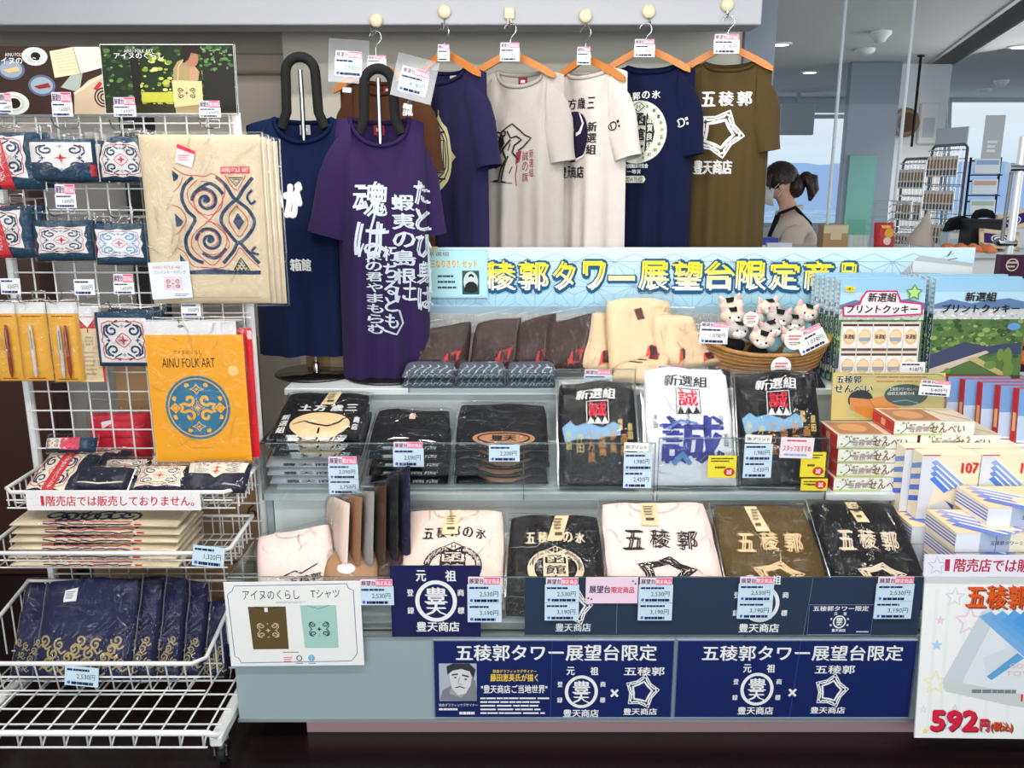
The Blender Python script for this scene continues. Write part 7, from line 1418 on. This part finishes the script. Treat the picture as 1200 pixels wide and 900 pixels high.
mb.ball((-.115, 0, hz+.015), (.088, .074, .108), SKIN, 22, Matrix.Rotation(R(-24), 4, 'Y')); mb.ball((-.205, 0, hz-.02), (.016, .012, .018), SKIN, 8)
for sg in (-1, 1): mb.ball((-.10, sg*.076, hz-.005), (.02, .009, .03), SKIN, 10); mb.ball((-.185, sg*.032, hz+.012), (.008, .012, .006), mat('eye_dark', (30, 20, 18), .3), 8)
mb.build('body', t)
mb = MB(); Mh = Matrix.Rotation(R(-24), 4, 'Y')
def hairF(a, b):
    th = PI*2*a; ph = b*PI*.62; d = V((sin(ph)*cos(th), sin(ph)*sin(th), cos(ph))); rr_ = 1.0+.03*noise.noise(d*5); k = 1.0
    if d.x < -.55: k = 1.0
    return V((-.105, 0, hz+.03))+Mh @ V((d.x*.102*rr_, d.y*.088*rr_, d.z*.106*rr_))
mb.grid(hairF, 36, 16, HAIR); mb.ball((-.02, 0, hz-.01), (.055, .075, .07), HAIR, 14)
for sg in (-1, 1): mb.tube([(-.165, sg*.07, hz+.06), (-.172, sg*.076, hz+.01), (-.165, sg*.074, hz-.03)], [.012, .01, .004], HAIR, 7); mb.tube([(-.19, sg*.03, hz+.08), (-.205, sg*.035, hz+.05), (-.205, sg*.04, hz+.025)], [.02, .016, .006], HAIR, 7)
ho = mb.build('hair', t)
mb = MB(); mb.ball((.035, 0, hz+.03), (.042, .045, .045), HAIR, 14); mb.tube([(.035, 0, hz+.035), (.065, .005, hz+.03), (.078, 0, hz-.03), (.066, .01, hz-.095)], [.034, .042, .036, .008], HAIR, 10); mb.tube([(.03, -.02, hz+.04), (.055, -.03, hz), (.085, -.025, hz-.07)], [.025, .028, .006], HAIR, 8); mb.tube([(.04, .02, hz+.05), (.08, .03, hz+.03), (.095, .02, hz-.05)], [.02, .024, .006], HAIR, 8); mb.build('ponytail', ho)
mb = MB()
def maskF(a, b):
    th = (a-.5)*2.5; z = (b-.5)*.115; k = 1-.25*(2*b-1)**2; r1, r2 = .105*k+.012*(1-abs(th)/1.25), .083*k; return V((-.112-r1*cos(th), r2*sin(th), hz-.055+z+.02*(cos(th)-1)))
mb.grid(maskF, 16, 8, MASK); mo = mb.build('face_mask', t)
for sg in (-1, 1): mb = MB(); mb.tube([(-.14, sg*.079, hz-.02), (-.10, sg*.086, hz+.022), (-.08, sg*.08, hz-.01), (-.12, sg*.08, hz-.07)], .002, MASK, 5); mb.build('ear_loop', mo)
mb = skin([((0, 0, .84), (.15, .175)), ((-.01, 0, 1.08), (.118, .15)), ((-.01, 0, sh-.14), (.122, .168)), ((-.02, 0, sh-.015), (.085, .125)), ((-.045, 0, sh+.05), (.066, .066)), ((-.02, -.17, sh-.045), .072), ((-.05, -.208, sh-.26), .066), ((-.20, -.165, sh-.315), .052), ((-.02, .17, sh-.045), .072), ((-.05, .208, sh-.26), .066), ((-.20, .165, sh-.315), .052)], [(0, 1), (1, 2), (2, 3), (3, 4), (3, 5), (5, 6), (6, 7), (3, 8), (8, 9), (9, 10)], SHIRT)
so = mb.build('shirt', t); mb = MB(); mb.tube([(-.046+.068*cos(a), .066*sin(a), sh+.052+.018*cos(a)) for a in [2*PI*i/20 for i in range(20)]], .013, SHIRT, 8, True); mb.build('collar', so)
mb = MB(); mb.grid(lambda a, b: V((-.018-.135*cos((a-.5)*2.0)-.02*b*(1-b)-.018, .19*sin((a-.5)*2.0), .50+b*(sh-.12-.50))), 14, 12, APR); ao = mb.build('apron', t)
for sg in (-1, 1): mb = MB(); mb.tube([(-.15, sg*.07, sh-.12), (-.105, sg*.085, sh+.035), (-.02, sg*.09, sh+.07), (.07, sg*.08, sh-.02), (.115, -sg*.02, sh-.25)], .011, APR, 6); mb.build('strap', ao)
mb = skin([((0, 0, .90), (.13, .165)), ((0, -.09, .78), .098), ((0, -.09, .47), .075), ((.01, -.09, .10), .062), ((0, .09, .78), .098), ((0, .09, .47), .075), ((.01, .09, .10), .062)], [(0, 1), (1, 2), (2, 3), (0, 4), (4, 5), (5, 6)], TROU); mb.build('trousers', t)
for sg in (-1, 1): mb = MB(); mb.ball((-.04, sg*.09, .035), (.13, .045, .035), BLKC, 12); mb.build('shoe', t)
# things on the sales counter
def at(u, v, Y=4.42): p = P(u, v, Y); p.z = BZ+.001; return p
def hgt(u, v, Y=4.42): return P(u, v, Y).z-BZ
lo = at(978, 290); h = hgt(978, 264); t = thing('cardboard_box', 'small brown cardboard box with beige tape on the sales counter', 'cardboard box', lo); mb = MB(); mb.box((-.062, 0, 0), (.062, .09, h), KRAFT, .002); mb.build('body', t); mb = MB(); mb.box((-.026, -.0015, h*.4), (.03, 0, h), card(212, 194, 160)); mb.box((-.062, -.001, h*.66), (.062, 0, h), card(212, 194, 160)); mb.build('tape', t)
t = thing('bag_roll_holder', 'clear holder of rolled white bags beside the small cardboard box', 'holder', at(1007, 290)); mb = MB(); h = hgt(1007, 276)
for i in range(4): mb.lathe([(.016, 0), (.016, h)], card(228, 224, 218), 12, Matrix.Translation((-.04+.027*i, .03, 0)))
mb.build('bag_rolls', t); mb = MB(); mb.box((-.06, 0, 0), (.06, .003, h*1.05), ACRYL); mb.build('front_sheet', t)
t = thing('candy_bag', 'red and yellow candy bag standing on the sales counter', 'candy bag', at(1034, 290), (R(84), 0, .2)); mb = MB(); F = slab(mb, .1, hgt(1034, 261), .04, cloth(206, 62, 60), 3, .006, 12, 12, 30, 4); A = Art(mb, F, (0, 0, 100, 125), .1, hgt(1034, 261)); A.tess = .02; A.base = .001; A.ell(60, 50, 26, 22, ink(240, 180, 60), 1); A.ell(50, 88, 22, 18, ink(240, 226, 210), 1); A.rect(20, 15, 70, 28, ink(244, 200, 90), 1); mb.build('bag', t); film(.1, hgt(1034, 261), .04, 3, .006, (.004, .004, .01), 10, 12).build('plastic_wrapper', t)
t = thing('wire_holder', 'small chrome wire holder with angled shelves beside the candy bag', 'wire holder', at(1052, 290, 4.5)); mb = MB(); h = hgt(1052, 236, 4.5)
for x in (-.06, .06): mb.tube([(x, 0, 0), (x, .02, h)], .003, CHROME, 6)
mb.tube([(-.06, .02, h), (.06, .02, h)], .003, CHROME, 6); mb.build('frame', t)
for k in range(6): mb = MB(); z = .03+k*h/6.6; mb.tube([(-.06, .01, z), (-.075, -.05, z+.012), (.05, -.05, z+.012), (.06, .01, z)], .0025, CHROME, 5); mb.build('tray', t)
t = thing('paper_cone', 'grey paper cone leaning between the wire holder and racks', 'paper cone', at(1077, 290, 4.45)+V((0, 0, .018)), (0, R(10), 0)); mb = MB(); mb.lathe([(.075, 0), (.03, hgt(1074, 262)*.8), (.004, hgt(1074, 250))], card(186, 176, 166), 16); mb.build('cone', t)
for k, (u0, u1, v0, c, lb) in enumerate(((880, 912, 279, (64, 76, 176), 'blue box with white sides at the left end of the sales counter'), (899, 928, 284, (226, 230, 240), 'low white box leaning against the blue box'))):
    w = (u1-u0)/ppm(286, 4.35); mb = MB(); mb.box((-w/2, 0, 0), (w/2, .1, hgt(890, v0, 4.35)), card(*c), .002); mb.box((-w/2-.0004, -.0005, 0), (w/2, 0, hgt(890, v0, 4.35)*.45), card(232, 234, 240)); o = tag(mb.build('product_box', loc=at((u0+u1)/2, 290, 4.33-.03*k)), lb, 'box')
def bat(u0, u1, v0, v1, Y, label, name='black_pouch'):
    p = P((u0+u1)/2, v1, Y); w = (u1-u0)/ppm(v1, Y); h = (v1-v0)/ppm(v1, Y); mb = MB(); pr = [(-.5, 0), (-.42, .5), (-.3, .82), (-.12, .9), (0, .98), (.1, .9), (.3, .8), (.42, .45), (.5, .02), (.2, .12), (-.2, .12)]
    n_ = len(pr); mb.add([V((x*w, 0, z*h)) for x, z in pr]+[V((x*w, .05, z*h)) for x, z in pr], [tuple(reversed(range(n_))), tuple(range(n_, 2*n_))]+[(i, (i+1) % n_, n_+(i+1) % n_, n_+i) for i in range(n_)], BLKC); return tag(mb.build(name, loc=p), label, 'pouch')
dz = hgt(1150, 260, 4.5)
lo = at(1156, 290, 4.36); h = hgt(1156, 258, 4.36); mb = MB(); w = 40/ppm(270, 4.36); mb.box((-w/2, 0, 0), (w/2, .12, h), mat('black_card', (18, 18, 20), .5), .003); mb.box((-w/2-.003, -.003, h-.012), (w/2+.003, .123, h+.002), mat('black_card', (18, 18, 20), .5), .002); tag(mb.build('black_box', loc=lo), 'black lidded box on the sales counter before the racks', 'box')
b_ = bat(1110, 1146, 247, 266, 4.5, 'winged black cloth pouch lying left of the black box'); b_.location.z = BZ+.001; b_.scale.z = 1
mb = MB(); st_ = at(1128, 290, 4.5); b_.location.z = BZ+.085
mb.box((-.075, 0, 0), (.075, .1, .083), card(196, 214, 226), .003); mb.box((-.07, -.001, .05), (.07, 0, .075), card(230, 236, 240)); tag(mb.build('product_box', loc=(b_.location.x, 4.48, BZ+.001)), 'pale blue packet pile under the winged black pouch', 'box')
b2_ = bat(1146, 1170, 246, 258, 4.40, 'small winged black pouch on top of the black box'); b2_.location = (lo.x+.0, 4.40, BZ+.001+h+.003)
for k in range(4):
    lo = at(1112+k*13, 290, 4.30); t = thing('orange_packet', 'orange paper packet, %s of four fanned on the sales counter' % ['first from left', 'second from left', 'third from left', 'rightmost'][k], 'packet', (lo.x, 4.29-.03*k, lo.z), (R(10), 0, R(-10+6*k))); mb = MB(); F = slab(mb, .05, .07, .03, cloth(240, 138, 92), 5+k, .006, 8, 8, 40, 4); A = Art(mb, F, (0, 0, 100, 140), .05, .07); A.tess = .02; A.base = .001; A.lines(20, 30, 80, 60, 2, ink(250, 210, 170), 1); mb.build('packet', t)
def framed(u0, v0, u1, v1, Y, label, ry):
    lo, w, h = board_dims((u0, v0, u1, v1), Y, R(20)); lo.z = max(lo.z, BZ+.004); t = thing('framed_cloth', label, 'framed cloth', lo, (-R(24), R(ry), 0)); mb = MB()
    fr_ = card(222, 202, 166)
    for a, b in (((-w/2, 0, 0), (w/2, .012, .022)), ((-w/2, 0, h-.022), (w/2, .012, h)), ((-w/2, 0, 0), (-w/2+.022, .012, h)), ((w/2-.022, 0, 0), (w/2, .012, h))): mb.box(a, b, fr_, .002)
    mb.build('frame', t); mb = MB(); mb.box((-w/2+.02, .003, .02), (w/2-.02, .008, h-.02), cloth(64, 42, 116)); A = Art(mb, lambda s_, q_, u_=0: V((s_-w/2, .003-u_, q_)), (0, 0, 100, 80), w, h); A.ell(50, 40, 14, 12, INKW, 1); A.ring(50, 40, 20, 18, 3, INKW, 1, 20); mb.build('cloth', t); return t
framed(1148, 269, 1196, 291, 4.28, 'beige framed purple cloth lying at the right end of the sales counter', 6); f2 = framed(1172, 247, 1212, 268, 4.45, 'beige framed purple cloth standing higher, behind the lying one', -16)
mb = MB(); mb.box((-.1, 0, 0), (.12, .06, f2.location.z-BZ-.003), card(206, 212, 220), .003); tag(mb.build('product_box', loc=(f2.location.x, 4.45, BZ+.001)), 'grey box propping up the standing framed cloth', 'box')
# key strap racks
FRM = mat('dark_chrome_frame', (120, 122, 126), .25, metal=.9)
def strap_rack(label, ua, ub, va, vb, Y, dY, rows, cols, word, head=None):
    p0, p1 = P(ua, va, Y), P(ub, vb, Y+dY); b0 = V((p0.x, Y, 0)); ex = V((p1.x-p0.x, dY, 0)); wd = ex.length; ang = math.atan2(dY, p1.x-p0.x); zt = (p0.z+p1.z)/2
    t = thing('strap_rack', label, 'display rack', b0, (0, 0, ang)); mb = MB()
    mb.tube([(0, 0, .03), (0, 0, zt-.02), (.02, 0, zt), (wd-.02, 0, zt), (wd, 0, zt-.02), (wd, 0, .03)], .009, FRM, 8); mb.tube([(0, -.15, .02), (0, .15, .02)], .01, FRM, 6); mb.tube([(wd, -.15, .02), (wd, .15, .02)], .01, FRM, 6); mb.build('frame', t)
    mb = MB()
    for i in range(1, 8): x = wd*i/8; mb.tube([(x, .008, .6), (x, .008, zt)], .003, CHROME, 5)
    for k in range(14): z = .6+(zt-.6)*k/14; mb.tube([(0, .008, z), (wd, .008, z)], .003, CHROME, 5)
    mb.build('wire_grid', t)
    for r_ in range(rows): z = zt-.03-r_*.2; mb = MB(); mb.tube([(0.01, -.035, z), (wd-.01, -.035, z)], .004, CHROME, 6); [mb.tube([(x, .008, z), (x, -.035, z)], .003, CHROME, 5) for x in (.02, wd-.02)]; mb.build('hanging_bar', t)
    if head: mb = MB(); mb.box((.02, -.004, zt), (wd-.01, .004, zt+head), card(190, 196, 204)); mb.build('header_panel', t)
    proto = None; n = 0; M_ = Matrix.Translation(b0) @ Matrix.Rotation(ang, 4, 'Z')
    for r_ in range(rows):
        for c in range(cols):
            p = M_ @ V((.03+(wd-.06)*c/(cols-1), -.036, zt-.034-r_*.2))
            if proto is None:
                proto = thing('key_strap', None, None, p, (0, 0, ang)); mb = MB(); mb.tube([(.0, 0, .0), (.0, -.004, -.03)], .0016, CHROME, 5); mb.build('ring_cord', proto); mb = MB(); mb.box((-.012, -.008, -.15), (.012, -.001, -.03), card(214, 208, 198), .002); mb.box((-.009, -.0088, -.10), (.009, -.008, -.05), card(150, 120, 90)); mb.box((-.009, -.0088, -.14), (.009, -.008, -.11), card(70, 80, 96)); mb.build('charm_card', proto); o = proto
            else: o = copy_tree(proto); o.location = p
            tag(o, 'small key strap on a charm card hanging on the %s rack' % word, 'key strap', 'key straps on the %s rack' % word)
    return t
strap_rack('left wire rack of key straps standing by the white wall section', 1059, 1094, 189, 183, 5.7, -.25, 4, 8, 'left strap'); strap_rack('taller right wire rack of key straps with a grey header panel', 1093, 1135, 175, 165, 5.42, -.28, 4, 9, 'right strap', .10)
b0 = P(1138, 200, 5.1); zt = P(1150, 184, 5.05).z; wd = 32/ppm(220, 5.1); t = thing('booklet_rack', 'black wire rack of booklets with a tall grey placard on top', 'display rack', (b0.x, 5.1, 0), (0, 0, R(-12))); mb = MB()
for x in (0, wd): mb.tube([(x, 0, .02), (x, .03, zt)], .007, BLK, 6); mb.tube([(x, -.14, .015), (x, .16, .015)], .009, BLK, 6)
for k in range(8): z = zt-.02-k*.115; mb.tube([(0, .02, z), (wd, .02, z)], .005, BLK, 5); mb.tube([(0, .02, z-.08), (0, -.03, z-.08), (wd, -.03, z-.08), (wd, .02, z-.08)], .004, BLK, 5)
mb.build('frame', t); mb = MB(); h_ = P(1157, 135, 5.1).z-zt; mb.box((wd*.3, .01, zt-.02), (wd*.95, .016, zt+h_), card(186, 190, 194)); A = Art(mb, lambda s_, q_, u_=0: V((wd*.3+s_, .0095-u_, zt+q_)), (0, 0, 60, 100), wd*.65, h_); A.lines(14, 58, 46, 90, 3, INKW, 1, .6); mb.build('placard', t)
for k in range(6):
    z = zt-.097-k*.115; o = MB(); o.box((.012, 0, 0), (wd-.012, .012, .085), card(226, 232, 238), .001); o.box((.02, -.0006, .05), (wd-.02, 0, .075), card(*[(150, 176, 210), (196, 170, 150), (170, 196, 180), (206, 160, 150), (160, 170, 200), (200, 200, 160)][k])); M_ = Matrix.Translation(t.location) @ Matrix.Rotation(R(-12), 4, 'Z')
    tag(o.build('booklet', loc=M_ @ V((0, -.022, z+.005)), rot=(-R(8), 0, R(-12))), 'thin pale booklet in the black wire rack, %s row from the top' % ['first', 'second', 'third', 'fourth', 'fifth', 'sixth'][k], 'booklet')
# chrome pole stand at the right edge
pp = P(1191, 230, 3.3); t = thing('pole_stand', 'white metal pole with clamp knob at the right picture edge', 'display stand', (pp.x, 3.3, 0)); mb = MB(); WP = mat('white_metal_pole', (224, 226, 228), .3, metal=.3); mb.tube([(0, 0, .02), (0, 0, P(1198, 160, 3.3).z)], .014, WP, 12); mb.build('pole', t); mb = MB(); mb.lathe([(.16, 0), (.16, .012), (.03, .022)], WP, 24); mb.build('base', t); z = P(1191, 197, 3.3).z; mb = MB(); mb.tube([(.03, 0, z), (-.03, 0, z), (-.045, 0, z)], [.016, .018, .022], CHROME, 12); mb.tube([(-.03, 0, z-.01), (-.033, 0, z-.28)], .007, mat('grey_rod', (120, 122, 126), .4), 8); mb.build('clamp', t); mb = MB(); z = P(1187, 285, 3.3).z; mb.tube([(.02, 0, z), (-.05, -.01, z), (-.06, -.01, z+.01)], [.014, .012, .016], CHROME, 10); mb.build('clamp', t)
